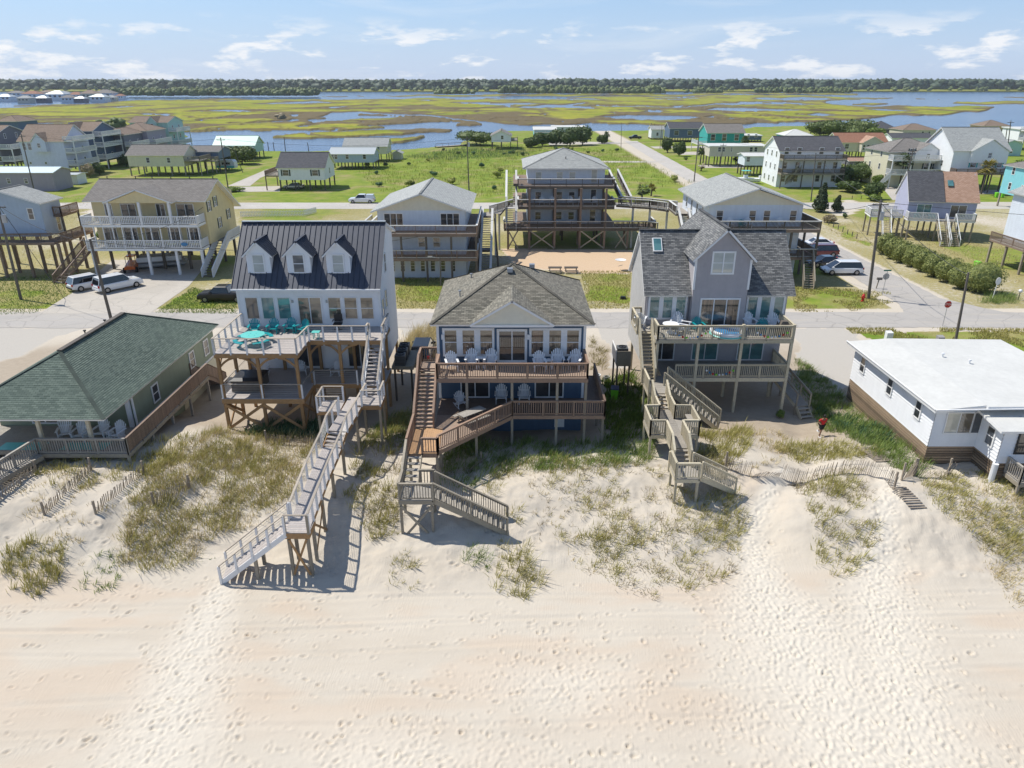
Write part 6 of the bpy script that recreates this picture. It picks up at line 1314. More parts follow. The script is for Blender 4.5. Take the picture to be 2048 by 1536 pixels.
h = fh('white three storey house with dark roof and dark timber galleries', 1551, 1675, 374, 373, 302, 272, 11, 'white_siding', 'shingle_dark', win=[(q, z, 1.1, 1.6) for q in (0.1, 0.3, 0.65, 0.9) for z in (2, 5, 8.3)], side='l', sidewin=3, decks=[('f', 3.4, 2.6), ('f', 6.6, 2.6)], railm=dict(mats=('dark_wood', 'weathered', 'dark_wood'), ind=False, sp=0.2, bw=0.07, post=2.6), name='apartment_house')
stairs(h, V(1598, 340, h['_box'][2]-2.7), G(1569, 373), 1.2, 12, ('weathered', 'weathered'), dict(mats=('weathered', 'bleached_rail', 'weathered'), **LOW), ind=False)
fh('house with pale metal roof behind the three storey house', 1568, 1622, 292, 285, 271, 258, 10, 'cyan_siding', 'white_roof', 'hip', exp=0)
fh('low white roofed house left of the trees by the far water', 1484, 1522, 284, 280, 271, 266, 8, 'slate_siding', 'white_roof', 'flat', win=WN(0.3, 0.7))
h = fh('bungalow with rust red roof and screened porch', 1672, 1768, 318, 303, 285, 265, 10, 'cream_siding', 'shingle_rust', win=[(0.18, 1.6, 1.4, 1.6)]); cross_gable(h, 0.42, 0.86, 2.0, 'beige_siding', 'shingle_salmon', 2.5, h['_box'][4])
x0, x1, D, dep, zf, ze = h['_box']
for k in range(5): window(h, (x0+(x1-x0)*(0.46+0.085*k), D-2.5, zf+1.5), 0.9, 1.7, fw=0.08, ind=False)
fh('long outbuilding with salmon roof below the rust red bungalow', 1698, 1758, 331, 330, 322, 315, 6, 'darkgrey_siding', 'shingle_salmon', name='outbuilding')
h = fh('house with slate grey hip roof by the far water', 1745, 1790, 275, 266, 258, 242, 11, 'darkgrey_siding', 'shingle_dark', 'hip')
fh('house with brown hip roof by the far water', 1803, 1868, 282, 274, 260, 247, 12, 'beige_siding', 'shingle_brown', 'hip', win=WN(0.6, 0.8))
fh('house with dark solar panelled roof behind the cream villa', 1782, 1862, 294, 288, 276, 266, 9, 'white_siding', 'shingle_dark', 'gx')
h = fh('cream two storey villa with brown hip roof and white porch', 1765, 1876, 374, 373, 304, 276, 12, 'cream_siding', 'shingle_taupe', 'hip', win=[(q, z, 1.2, 1.7) for q in (0.4, 0.7, 0.85) for z in (4.7, 8.0)]+[(0.5, 1.5, 2.6, 2.2)], side='l', sidewin=2, decks=[('f', 3.3, 2.4), ('f', 6.5, 2.4)], name='villa', shut='shutter'); cross_gable(h, 0.45, 0.9, 2.0, 'white_siding', 'shingle_taupe', 0.6)
stairs(h, V(1779, 352, h['_box'][2]-2.5), G(1756, 376), 1.3, 12, ('weathered', 'white_post'), dict(mats=('white_post', 'white_trim', 'white_post'), ind=False, sp=0.25, bw=0.08, post=2.4), ind=False)
h = fh('white villa with big grey roof and teal shutters', 1890, 1998, 382, 344, 302, 254, 13, 'white_siding', 'shingle_pale', win=[(0.4, 1.9, 1.4, 1.8), (0.65, 1.9, 1.2, 1.8), (0.88, 1.9, 1.2, 1.8)], shut='teal_shutter', side='l', sidewin=2, decks=[('f', 4.2, 2.6)], railm=dict(mats=('brown_deck', 'brown_deck', 'brown_deck'), ind=False, sp=0.25, bw=0.08, post=2.6), name='villa'); cross_gable(h, 0.3, 0.95, 2.6, 'white_siding', 'shingle_pale', 0.8)
fh('tan two storey house by the far water at the right', 1962, 2012, 282, 270, 252, 240, 10, 'tan_siding', 'shingle_brown', 'hip', win=WN(0.3, 0.7))
fh('white two tier house cut by the right edge at the far water', 2030, 2075, 300, 284, 258, 248, 10, 'white_siding', 'white_roof', 'flat', decks=[('f', 3.5, 3), ('f', 7, 3)])
fh('small green gabled cottage near the right edge', 2000, 2040, 312, 311, 288, 280, 9, 'mint_siding', 'shingle_pale', 'gy', win=WN(0.5,))
h = fh('turquoise house with pale hip roof cut by the right edge', 2078, 2170, 434, 405, 345, 318, 13, 'cyan_siding', 'shingle_taupe', 'hip', win=[(0.25, 4.6, 1.2, 1.5)], side='l', sidewin=3, stilt='weathered')
x0, x1, D, dep, zf, ze = h['_box']; stairs(h, (x0+5, D-1.0, zf), (x0-0.5, D-2.0, 0.0), 1.2, 12, ('weathered', 'brown_deck'), dict(mats=('brown_deck',)*3, **LOW), ind=False)
# ---- lavender duplex (stands askew beside the side street)
lv = thing('duplex', 'lavender duplex with half dark and half salmon roof and twin stairs', 'house', (63.6, 116.2, 0), R(-12.5), local=True)
walls(lv, 0, 9.9, 0, 7.5, 3.3, 5.9, 'lavender_siding', 0.25, 'flr')
for s, F_ in ((9.9, 'r'), (0, 'l')):
    S, N = FACE[F_]; gable(lv, (s, 0 if F_ == 'r' else 7.5, 5.88), S, N, 7.5, [(0, 0), (7.5, 0), (3.75, 4.0)], 'lavender_siding', 0.25)
for a, b, mt, dy in ((-0.2, 5.1, 'shingle_dark', 0), (5.12, 10.2, 'shingle_salmon', 0.25)):
    r = Roof(0.2); r.plane([(a, -0.5+dy, 5.85), (b, -0.5+dy, 5.85), (b, 3.75+dy, 10.1), (a, 3.75+dy, 10.1)]); r.plane([(b, 8.0, 5.85), (a, 8.0, 5.85), (a, 3.75+dy, 10.1), (b, 3.75+dy, 10.1)]); r.build(lv, mt)
slider(lv, (2.4, 0, 4.45), 2.2, 2.0, glass='pane_teal'); slider(lv, (7.4, 0, 4.45), 2.4, 2.0)
LVR = dict(mats=('white_post', 'white_trim', 'white_post'), ind=False, sp=0.2, bw=0.1, post=2.0)
deck(lv, -0.2, 9.6, -1.8, -0.02, 3.3, 'silver_wood', 'white_trim'); rails(lv, [(-0.1, -0.1, 3.3), (-0.1, -1.75, 3.3), (4.0, -1.75, 3.3)], **LVR); rails(lv, [(6.6, -1.75, 3.3), (9.55, -1.75, 3.3), (9.55, -.1, 3.3)], **LVR)
stairs(lv, (4.6, -1.8, 3.3), (4.5, -6.2, 0), 1.2, 14, ('weathered', 'weathered'), dict(LVR, sp=0, pw=.08, cap=.09), ind=False); stairs(lv, (6.0, -1.8, 3.3), (6.1, -5.8, 0), 1.2, 14, ('weathered', 'weathered'), dict(LVR, sp=0, pw=.08, cap=.09), ind=False)
deck(lv, -5.2, -0.3, 0.5, 4.5, 3.3, 'silver_wood', 'white_trim'); rails(lv, [(-0.4, .55, 3.3), (-2.2, .55, 3.3)], **LVR); rails(lv, [(-3.6, .55, 3.3), (-5.15, .55, 3.3), (-5.15, 4.4, 3.3), (-.4, 4.4, 3.3)], **LVR); stairs(lv, (-2.9, 0.5, 3.3), (-3.2, -3.6, 0), 1.2, 14, ('weathered', 'weathered'), dict(LVR, sp=0, pw=.08, cap=.09), ind=False)
for x in (-5, -0.6, 0.2, 4.2, 9.4):
    for y in (-1.6, 1.0, 4.2, 7.2):
        if x < -0.7 and y < 0 or x < 0 and y > 5: continue
        post(lv, x, y, 0, 3.2, 0.22, 'weathered')
skl = MB(); nrm = Vector((0, -4.25, 4.25)).normalized(); T_ = Vector((0, 1, 1)).normalized(); c0_ = Vector((6.1, 2.2, 8.45))
skl.hexa([c0_+Vector((a, 0, 0))+T_*b+nrm*d for d in (0.0, 0.12) for a, b in ((-.4, -.55), (.4, -.55), (.4, .55), (-.4, .55))]); skl.build('skylight', 'pane_teal', lv)
for nm, x in (('left', 1.3), ('right', 3.4)): 
    p = Matrix.Rotation(R(-12.5), 3, 'Z') @ Vector((x, -1.0, 3.3))+Vector((63.6, 116.2, 0)); chair('teal', p.x, p.y, 3.3, -12.5, f'teal chair on the {nm} of the lavender duplex deck', 'teal chairs on the lavender duplex')
# ---- pale lavender house cut by the right edge
le = thing('stilt_house', 'pale lavender house with timber deck cut by the right edge', 'house', (70, 92, 0))
walls(le, 68.9, 80, 88, 100, 3.3, 9.5, 'paleblue_siding', 0.25, 'fl'); deck(le, 66.5, 68.88, 86, 99, 3.3, 'silver_wood', 'brown_deck', 'y'); deck(le, 66.5, 74, 84.6, 87.9, 3.3, 'silver_wood', 'brown_deck'); rails(le, [(66.55, 99, 3.3), (66.55, 84.65, 3.3), (74, 84.65, 3.3)], mats=('brown_deck',)*3, **LOW)
gable_y(le, 68.3, 80.6, 87.5, 100.5, 9.45, 12, 'shingle_pale', 0.25)
for y in (85, 88.5, 92, 95.5, 98.8): post(le, 66.8, y, 0, 3.2, 0.25, 'weathered')
for x in (69.5, 73): post(le, x, 85, 0, 3.2, 0.25, 'weathered')
# ================================================================== VEHICLES
def car(kind, color, x, y, rz, label, group=None, z=0.012):
    """local frame: front towards +x"""
    S = {'suv': (4.9, 1.95, 1.78, 1.02), 'bigsuv': (5.3, 2.05, 1.9, 1.08), 'minivan': (5.1, 2.0, 1.75, 0.98), 'sedan': (4.7, 1.85, 1.42, 0.92), 'pickup': (5.5, 1.95, 1.82, 1.1), 'shellpickup': (5.4, 1.9, 1.8, 1.08)}[kind]
    L, W, H, B = S; h = L/2; w = W/2
    t = thing('parked_car' if 'pickup' not in kind else 'pickup_truck', label, 'car' if 'pickup' not in kind else 'pickup', (x, y, z), R(rz), group, local=True)
    prof = {'suv': [(-h, .78), (-h+.12, B), (h-1.25, B+.02), (h-.25, B-.14), (h, .72)], 'bigsuv': [(-h, .8), (-h+.1, B), (h-1.35, B+.02), (h-.2, B-.08), (h, .8)], 'minivan': [(-h, .7), (-h+.1, B), (h-.95, B), (h-.3, B-.2), (h, .62)],
            'sedan': [(-h, .72), (-h+.15, B+.02), (h-1.25, B), (h-.25, B-.2), (h, .6)], 'pickup': [(-h, .85), (-h+.05, B+.02), (h-1.35, B+.03), (h-.2, B-.08), (h, .85)], 'shellpickup': [(-h, .85), (-h+.05, B+.02), (h-1.3, B+.03), (h-.2, B-.08), (h, .8)]}[kind]
    m = MB(); n = 12; xs = np.linspace(-h, h, n*2); zt = np.interp(xs, [p[0] for p in prof], [p[1] for p in prof]); rings = []
    for xx, z1 in zip(xs, zt):
        e = abs(xx)/h; ww = w*(1-0.10*e**5); zb = .30+.10*e**8
        rings.append([(xx, -ww*.94, zb), (xx, -ww, .55), (xx, -ww*.985, z1-.12), (xx, -ww*.88, z1), (xx, ww*.88, z1), (xx, ww*.985, z1-.12), (xx, ww, .55), (xx, ww*.94, zb)])
    for a, b in zip(rings, rings[1:]):
        for k in range(8): m.face([a[k], b[k], b[(k+1) % 8], a[(k+1) % 8]])
    m.face(rings[0]); m.face(rings[-1][::-1]); bo = m.build('body', color, t, smooth=True); bo.data.shade_smooth()
    g0, g1, r0, r1 = {'suv': (-h+.08, h-1.15, -h+.45, h-1.95), 'bigsuv': (-h+.06, h-1.35, -h+.35, h-2.1), 'minivan': (-h+.08, h-.75, -h+.5, h-1.9), 'sedan': (-h+.55, h-1.2, -h+1.3, h-2.0), 'pickup': (-h+1.75, h-1.35, -h+2.0, h-2.1), 'shellpickup': (-h+1.75, h-1.3, -h+2.0, h-2.05)}[kind]
    c = MB(); c.hexa([(g0, -w*.9, B-.02), (g1, -w*.9, B-.02), (g1, w*.9, B-.02), (g0, w*.9, B-.02), (r0, -w*.72, H-.05), (r1, -w*.72, H-.05), (r1, w*.72, H-.05), (r0, w*.72, H-.05)]); c.build('window', 'car_glass', t)
    rf = MB(); rf.hexa([(r0-.08, -w*.75, H-.06), (r1+.08, -w*.75, H-.06), (r1+.08, w*.75, H-.06), (r0-.08, w*.75, H-.06), (r0+.1, -w*.66, H), (r1-.1, -w*.66, H), (r1-.1, w*.66, H), (r0+.1, w*.66, H)])
    for fr in (0, 1):
        for s in (-1, 1): rf.beam((g0+(g1-g0)*fr, s*w*.905, B-.03), (r0+(r1-r0)*fr, s*w*.73, H-.04), .07, .06)
    ro = rf.build('roof', color, t); bv = ro.modifiers.new('bevel', 'BEVEL'); bv.width = .05; bv.segments = 2
    if kind == 'pickup': MB().box(-h+.12, -h+1.65, -w*.8, w*.8, B-.30, B+.035).build('bed', 'black_plastic', t)
    if kind == 'shellpickup': MB().hexa([(-h+.08, -w*.9, B), (-h+1.72, -w*.9, B), (-h+1.72, w*.9, B), (-h+.08, w*.9, B), (-h+.25, -w*.74, H-.06), (-h+1.7, -w*.74, H-.06), (-h+1.7, w*.74, H-.06), (-h+.25, w*.74, H-.06)]).build('canopy', color, t)
    for sx_ in (-1, 1):
        for s in (-1, 1):
            cx = sx_*(h-.92); wh_ = MB().cyl((cx, s*(w-.22), .36), (cx, s*(w+.015), .36), .36, .36, 16).build('wheel', 'tyre', t); MB().cyl((cx, s*(w+.0), .36), (cx, s*(w+.03), .36), .23, .21, 12).build('rim', 'rim', wh_)
    for s in (-1, 1):
        MB().box(h-.16, h-.01, s*w*.72-.16, s*w*.72+.16, .64, .80).build('headlight', 'headlamp', t); MB().box(-h-.005, -h+.12, s*w*.8-.12, s*w*.8+.12, .74, 1.0).build('tail_light', 'tail_red', t)
        MB().box(g1-.35, g1-.15, s*(w+.02)-.1, s*(w+.02)+.1, B-.02, B+.14).build('wing_mirror', color, t)
    MB().box(-h-.06, -h+.1, -w*.85, w*.85, .36, .56).box(h-.1, h+.05, -w*.85, w*.85, .34, .54).build('bumper', 'black_plastic' if color != 'car_white' or kind != 'bigsuv' else color, t)
    return t
def at(u, v): p = G(u, v); return p.x, p.y
x, y = at(172, 581); car('suv', 'car_white', x, y+1.2, 52, 'white crossover parked nearest the stair on the yellow house driveway', 'white cars on the driveway')
x, y = at(228, 583); car('bigsuv', 'car_white', x, y+1.2, 52, 'large white estate wagon beside the utility pole on the yellow house driveway', 'white cars on the driveway')
x, y = at(437, 606); car('pickup', 'car_black', x+0.3, y+1.0, 180, 'black pickup on the grass left of the white house')
x, y = at(723, 407); car('shellpickup', 'car_white', x, y+0.9, 180, 'white pickup with canopy driving on the far road')
x, y = at(1688, 551); car('minivan', 'car_white', x, y+1.0, 180, 'white minivan parked beside the side street', 'cars beside the side street')
x, y = at(1662, 541); car('sedan', 'car_navy', x, y+2.6, 187, 'dark blue sedan behind the white minivan', 'cars beside the side street')
x, y = at(1652, 520); car('minivan', 'car_maroon', x, y+2.6, 183, 'maroon minivan under the balconies by the side street', 'cars beside the side street')
x, y = at(1648, 503); car('sedan', 'car_white', x, y+3.0, 180, 'white car farthest in the row by the side street', 'cars beside the side street')
x, y = at(582, 381); car('sedan', 'car_silver', x, y+2.5, 180, 'silver sedan parked under the white house with dark shutters')
x, y = at(1270, 278); car('pickup', 'car_black', x, y, 180, 'black pickup parked on the lawn by the far water')
x, y = at(40, 327); car('sedan', 'car_navy', x, y, 20, 'dark car by the townhouses at the left edge')
x, y = -8.2, 61.5; car('suv', 'car_black', x, y, 90, 'black car behind the air conditioners of the white house')
# ---- boats, trailer, buggy
def boat(x, y, z, rz, label, L=6.0, W=2.2, hull='white_plastic', top=None):
    t = thing('motor_boat', label, 'boat', (x, y, z), R(rz), local=True); m = MB(); st = []
    for k in range(9):
        f = k/8; xx = -L/2+L*f; ww = W/2*(1-max(0, (f-.55)/.45)**2*.97); zk = 0.0+.45*max(0, (f-.6)/.4)**2
        st.append([(xx, -ww, .95+.2*f), (xx, -ww*.8, .3+zk*.6), (xx, 0, zk), (xx, ww*.8, .3+zk*.6), (xx, ww, .95+.2*f)])
    for a, b in zip(st, st[1:]):
        for k in range(4): m.face([a[k], b[k], b[k+1], a[k+1]])
        m.face([a[0], a[4], b[4], b[0]][::-1])
    m.face(st[0]); m.build('hull', hull, t)
    MB().box(-.5, .5, -.4, .4, .95, 1.75).build('console', 'white_plastic', t); MB().box(-L/2-.3, -L/2+.15, -.25, .25, .3, 1.6).build('outboard', 'white_plastic', t)
    if top:
        q = MB().box(-1, 1, -.9, .9, 2.75, 2.83).build('canopy', top, t)
        for a in (-.8, .8):
            for b in (-.8, .8): piece('canopy_pole', 'galvanised', t, (a, b, .95), (a, b, 2.75), .05, .05)
x, y = at(1492, 368); boat(x, y+1, 0.3, 180, 'white centre console boat with turquoise canopy beside the cabin', 7, 2.4, top='teal_light')
pb = thing('pontoon_boat', 'grey pontoon boat stored under the yellow house', 'boat', (-48.3, 96.5, 0.5), R(20), local=True)
for s in (-1, 1): MB().cyl((-3, s*.9, 0), (3, s*.9, 0), .32, .32, 12).cyl((3, s*.9, 0), (3.5, s*.9, .15), .32, .05, 12).build('pontoon', 'galvanised', pb)
MB().box(-3, 3, -1.2, 1.2, .36, .5).build('deck', 'cover_grey', pb)
for s in (-1, 1): MB().box(-2.8, 2.8, s*1.15-.04, s*1.15+.04, .5, 1.1).build('side_panel', 'white_plastic', pb)
MB().box(1.4, 2.6, -.9, .9, .5, 1.3).build('bow_seat', 'cover_grey', pb); MB().box(-2.4, -1.2, -.9, .9, .5, 1.25).build('stern_seat', 'cover_grey', pb)
bg = thing('buggy', 'orange off road vehicle parked under the yellow house', 'buggy', (-51.0, 94.0, 0.01), R(-75), local=True)
MB().hexa([(-1.5, -.7, .5), (1.5, -.7, .5), (1.5, .7, .5), (-1.5, .7, .5), (-1.4, -.65, 1.15), (1.6, -.55, .95), (1.6, .55, .95), (-1.4, .65, 1.15)]).build('body', 'orange_paint', bg)
MB().hexa([(-1.2, -.62, 1.95), (.3, -.62, 1.95), (.3, .62, 1.95), (-1.2, .62, 1.95), (-1.1, -.5, 2.05), (.2, -.5, 2.05), (.2, .5, 2.05), (-1.1, .5, 2.05)]).build('roof', 'orange_paint', bg)
for a in (-1.1, .3):
    for b in (-.6, .6): piece('roll_bar', 'black_plastic', bg, (a, b, 1.0), (a*.95, b, 1.96), .06, .06)
for a in (-1.1, 1.1):
    for b in (-.75, .75): MB().cyl((a, b-.12, .36), (a, b+.12, .36), .36, .36, 14).build('wheel', 'tyre', bg)
x, y = at(455, 339); ct = thing('camper_trailer', 'white and teal camper trailer on the lawn', 'caravan', (x, y, 0.0), R(175), local=True)
m = MB(); pr_ = [(-2.6, .5), (2.4, .5), (2.7, 1.1), (2.6, 2.2), (2.0, 2.7), (-2.2, 2.75), (-2.7, 2.2), (-2.75, 1.0)]; m.prism([(a, -1.1, b) for a, b in pr_], (0, 2.2, 0)); m.build('body', 'white_plastic', ct)
MB().box(-2.66, 2.6, -1.115, -1.1, .55, 1.15).box(-2.66, 2.6, 1.1, 1.115, .55, 1.15).build('stripe', 'teal_light', ct)
for s in (-1, 1): MB().cyl((0, s*1.0-.1, .35), (0, s*1.0+.1, .35), .35, .35, 12).build('wheel', 'tyre', ct); MB().box(-1.5, .8, s*1.11-.015, s*1.11+.015, 1.5, 2.1).build('window', 'car_glass', ct)
MB().beam((2.6, 0, .5), (3.7, 0, .45), .12, .1).build('tow_bar', 'galvanised', ct)
# ================================================================== POLES, WIRES, SIGNS
POLES = {}
def pole(key, uB, vB, uT, vT, label, r=0.15, arm=True, can=False, lamp=None):
    b = G(uB, vB); tp = V(uT, vT, b.y); tp.y = b.y
    t = thing('utility_pole', label, 'utility pole', b, group='wooden utility poles'); MB().cyl(b-Vector((0, 0, .3)), tp, r, r*.68, 10).build('shaft', 'pole_wood', t)
    if arm: MB().beam(tp+Vector((-.9, -.1, -.5)), tp+Vector((.9, -.1, -.5)), .1, .12).build('crossarm', 'pole_wood', t)
    for k in (-.8, 0, .8):
        if arm: MB().lathe([(.03, 0), (.05, .06), (.03, .1), (.05, .14), (0, .2)], tp+Vector((k, -.1, -.44)), 6).build('insulator', 'sign_back', t)
    if can: MB().cyl(tp+Vector((.38, -.1, -2.2)), tp+Vector((.38, -.1, -1.3)), .26, .26, 12).build('transformer', 'galvanised', t)
    if lamp:
        q = tp+Vector((0, 0, -.8)); e = q+Vector((lamp, -.3, .5)); MB().cyl(q, lerp(q, e, .6)+Vector((0, 0, .2)), .035, .035, 6).cyl(lerp(q, e, .6)+Vector((0, 0, .2)), e, .035, .035, 6).build('lamp_arm', 'galvanised', t); MB().box(e.x-.3, e.x+.3, e.y-.12, e.y+.12, e.z-.1, e.z+.04).build('lamp_head', 'galvanised', t)
    POLES[key] = tp+Vector((0, 0, -.25)); return t
pole('a', 42, 599, -6, 405, 'tall utility pole with transformer at the left edge', .17, can=True); pole('b', 226, 652, 180, 478, 'leaning utility pole behind the green roof', .17, False)
pole('c', 70, 389, 42, 268, 'utility pole beside the lavender mobile home'); pole('d', 458, 388, 441, 275, 'utility pole behind the yellow house'); pole('e', 938, 381, 934, 273, 'utility pole in the field left of the hip roofed house', can=True)
pole('f', 1388, 363, 1398, 271, 'utility pole on the verge of the receding street'); pole('g', 1622, 402, 1632, 306, 'street lamp pole by the three storey white house', .13, False, lamp=-2.2); pole('h', 1737, 597, 1762, 400, 'tall utility pole on the corner beside the hydrant', .18, can=True)
pole('i', 1911, 684, 1937, 545, 'short leaning pole on the verge above the white bungalow', .14, False); pole('j', 1805, 389, 1827, 297, 'utility pole before the cream villa', can=True); pole('k', 1928, 346, 1944, 282, 'utility pole before the white villa'); pole('l', 2008, 352, 2022, 241, 'tall utility pole near the right edge'); pole('l2', 2002, 350, 2014, 258, 'shorter pole next to the tall one near the right edge', arm=False)
pole('m', 997, 533, 989, 436, 'pole beside the stair of the left gabled house', .14, False); pole('n', 1440, 334, 1447, 287, 'thin pole before the beige mobile home', .11); pole('o', 1320, 297, 1324, 251, 'thin pole by the navy house at the water', .11, False); pole('p', 1242, 300, 1243, 245, 'thin pole at the bend of the receding street', .11, False); pole('q', 486, 345, 469, 300, 'thin pole by the camper trailer', .11, False)
x, y = at(882, 572); sl = thing('street_lamp', 'small lamp on a post behind the navy house roof', 'street lamp', (x, y, 0)); MB().cyl((x, y, 0), (x, y, 3.6), .09, .07, 8).build('post', 'pole_wood', sl); MB().cyl((x, y, 3.5), (x-1.1, y, 3.7), .03, .03, 6).build('arm', 'galvanised', sl); MB().box(x-1.5, x-.9, y-.15, y+.15, 3.6, 3.75).build('head', 'galvanised', sl)
def wire(p, q, sag, label, r=0.028):
    c = bpy.data.meshes.new('overhead_wire'); m = MB(); n = 14; pt = lambda f: lerp(p, q, f)-Vector((0, 0, sag*4*f*(1-f)))
    for k in range(n): m.cyl(pt(k/n), pt((k+1)/n), r, r, 4, False)
    o = m.build('overhead_wire', 'wire'); tag(o, label, 'wire', 'overhead wires')
PA = POLES
for a, b, s_, lab in (('a', 'b', .8, 'overhead wire between the two left utility poles'), ('h', 'g', .8, 'overhead wire from the corner pole to the street lamp pole'), ('h', 'i', .6, 'overhead wire from the corner pole to the short leaning pole'), ('c', 'd', 1.2, 'overhead wire along the far road on the left'), ('d', 'e', 1.6, 'overhead wire along the far road behind the white house'), ('e', 'f', 1.6, 'overhead wire crossing the field behind the hip roofed house'), ('f', 'j', 1.6, 'overhead wire along the far road on the right'), ('j', 'k', .8, 'overhead wire between the poles before the villas'), ('b', 'm', 2.2, 'long sagging wire over the near road'), ('g', 'j', .9, 'wire between the lamp pole and the villa pole')):
    wire(PA[a], PA[b], s_, lab)
wire(PA['b'], Vector((-40.2, 94.4, 8.4)), .9, 'service wire to the yellow house'); wire(PA['h'], Vector((37.0, 92, 8.6)), .6, 'service wire to the right gabled house'); wire(PA['a'], Vector((-52, 80, 0.1)), .0, 'guy wire anchoring the left edge pole')
wire(PA['h'], Vector((140, 73.5, 9)), 1.6, 'wire running off to the right edge'); wire(PA['a'], Vector((-150, 80, 10)), 1.0, 'wire running off to the left edge')
def octagon(t, c, r, th, mat, name): MB().prism([c+Vector((r*math.cos(R(22.5+45*k)), 0, r*math.sin(R(22.5+45*k)))) for k in range(8)], (0, th, 0)).build(name, mat, t)
b = G(1885, 652); t = thing('stop_sign', 'red stop sign facing the beach on the near verge', 'sign', b); MB().cyl(b, b+Vector((0, 0, 2.6)), .03, .03, 6).build('post', 'galvanised', t)
c = b+Vector((0, -.04, 2.35)); octagon(t, c, .40, .02, 'white_trim', 'border'); octagon(t, c+Vector((0, -.008, 0)), .37, .02, 'red_paint', 'face')
tx = bpy.data.curves.new('letters', 'FONT'); tx.body = 'STOP'; tx.size = .30; tx.align_x = 'CENTER'; tx.align_y = 'CENTER'; tx.extrude = .004; to = bpy.data.objects.new('letters', tx); COL.objects.link(to)
bpy.context.view_layer.update(); me = bpy.data.meshes.new_from_object(to.evaluated_get(bpy.context.evaluated_depsgraph_get())); bpy.data.objects.remove(to); me.materials.clear(); me.materials.append(MATS['white_trim'])
lo = bpy.data.objects.new('lettering', me); COL.objects.link(lo); lo.parent = t; lo.location = c-b+Vector((0, -.016, 0)); lo.rotation_euler = (math.pi/2, 0, 0)
b = G(1764, 591); t = thing('stop_sign', 'back of a stop sign with green street name blade on the corner', 'sign', b); MB().cyl(b, b+Vector((0.05, 0, 3.0)), .03, .03, 6).build('post', 'galvanised', t); octagon(t, b+Vector((.04, .03, 2.3)), .40, .02, 'sign_back', 'plate'); MB().box(b.x-.4, b.x+.5, b.y-.015, b.y+.015, 2.95, 3.13).build('name_blade', 'street_green', t)
b = G(1985, 597); t = thing('oval_sign', 'white oval sign on a post before the last hedge bush', 'sign', b); MB().cyl(b, b+Vector((.1, 0, 2.0)), .05, .05, 6).build('post', 'white_post', t); MB().prism([b+Vector((.12+.3*math.cos(k*math.pi/8), -.06, 2.1+.45*math.sin(k*math.pi/8))) for k in range(16)], (0, .04, 0)).build('plate', 'white_trim', t)
b = G(1752, 577); t = thing('mailbox', 'dark mailbox on a slanted post by the corner', 'mailbox', b); MB().beam(b, b+Vector((.15, 0, 1.1)), .1, .1).build('post', 'weathered', t); m = MB(); m.prism([b+Vector((-.1, a, z)) for a, z in ((-.13, 1.1), (.13, 1.1), (.13, 1.28), (.07, 1.38), (-.07, 1.38), (-.13, 1.28))], (.6, 0, 0)); m.build('box', 'pole_wood', t)
b = G(1725, 603); t = thing('fire_hydrant', 'red fire hydrant on the dry grass corner', 'hydrant', b); MB().lathe([(.2, 0), (.2, .08), (.13, .1), (.13, .62), (.18, .64), (.18, .7), (.15, .74), (.1, .86), (.04, .9), (.04, .96), (0, .96)], b, 14).build('barrel', 'red_paint', t)
for d in ((-1, 0), (1, 0), (0, -1)): MB().cyl(b+Vector((0, 0, .5)), b+Vector((d[0]*.24, d[1]*.24, .5)), .075, .075, 10).build('outlet', 'red_paint', t)
b = G(2036, 600); t = thing('globe_lamp', 'white globe lamp on a short dark post', 'lamp', b); MB().cyl(b, b+Vector((0, 0, .9)), .06, .05, 8).build('post', 'pole_wood', t); MB().lathe([(0, .85), (.17, .93), (.22, 1.08), (.17, 1.23), (0, 1.3)], b, 12).build('globe', 'white_plastic', t, smooth=True)
for u, v, mat, lab in ((1776, 679, 'white_plastic', 'white utility cabinet on the verge above the bungalow'), (1878, 688, 'cover_grey', 'grey utility cabinet on the verge above the bungalow')):
    b = G(u, v); t = thing('utility_cabinet', lab, 'cabinet', b); MB().hexa([b+Vector(q) for q in ((-.3, -.25, 0), (.3, -.25, 0), (.3, .25, 0), (-.3, .25, 0), (-.3, -.25, .75), (.3, -.25, .75), (.3, .25, .85), (-.3, .25, .85))]).build('housing', mat, t); MB().box(b.x-.2, b.x+.2, b.y-.262, b.y-.25, .1, .6).build('door', mat, t)
ORD = ('first', 'second', 'third', 'fourth', 'fifth', 'sixth', 'seventh', 'eighth')
for k in range(8):
    b = G(1648+k*9.3, 445+k*4.6); o = MB().cyl(b-Vector((0, 0, .2)), b+Vector((0, 0, .75)), .08, .07, 7).build('bollard', 'pole_wood'); tag(o, f'{ORD[k]} short wooden bollard from the far end of the row beside the side street', 'bollard', 'wooden bollards by the side street')
for u, v, lab in ((1643, 400, 'first'), (1654, 402, 'second'), (1667, 403, 'third'), (1704, 398, 'fourth'), (1722, 398, 'fifth')):
    b = G(u, v); o = MB().cyl(b-Vector((0, 0, .2)), b+Vector((0, 0, .7)), .08, .07, 7).build('bollard', 'pole_wood'); tag(o, f'{lab} short wooden post from the left along the far road verge', 'bollard', 'wooden posts along the far road')
# white picket fence behind the yellow house
f0, f1, f2 = G(482, 434), G(608, 432), G(634, 425); pf = thing('picket_fence', 'white picket fence around the lawn behind the metal roofed house', 'fence', f0)
for a, b in ((f0, f1), (f1, f2)):
    n = int((b-a).length/.28); rl = MB().beam(a+Vector((0, 0, .3)), b+Vector((0, 0, .3)), .05, .08).beam(a+Vector((0, 0, .85)), b+Vector((0, 0, .85)), .05, .08).build('fence_rail', 'white_post', pf)
    for k in range(n): q = lerp(a, b, k/n); piece('picket', 'white_post', rl, q, q+Vector((0, 0, 1.1)), .12, .03)
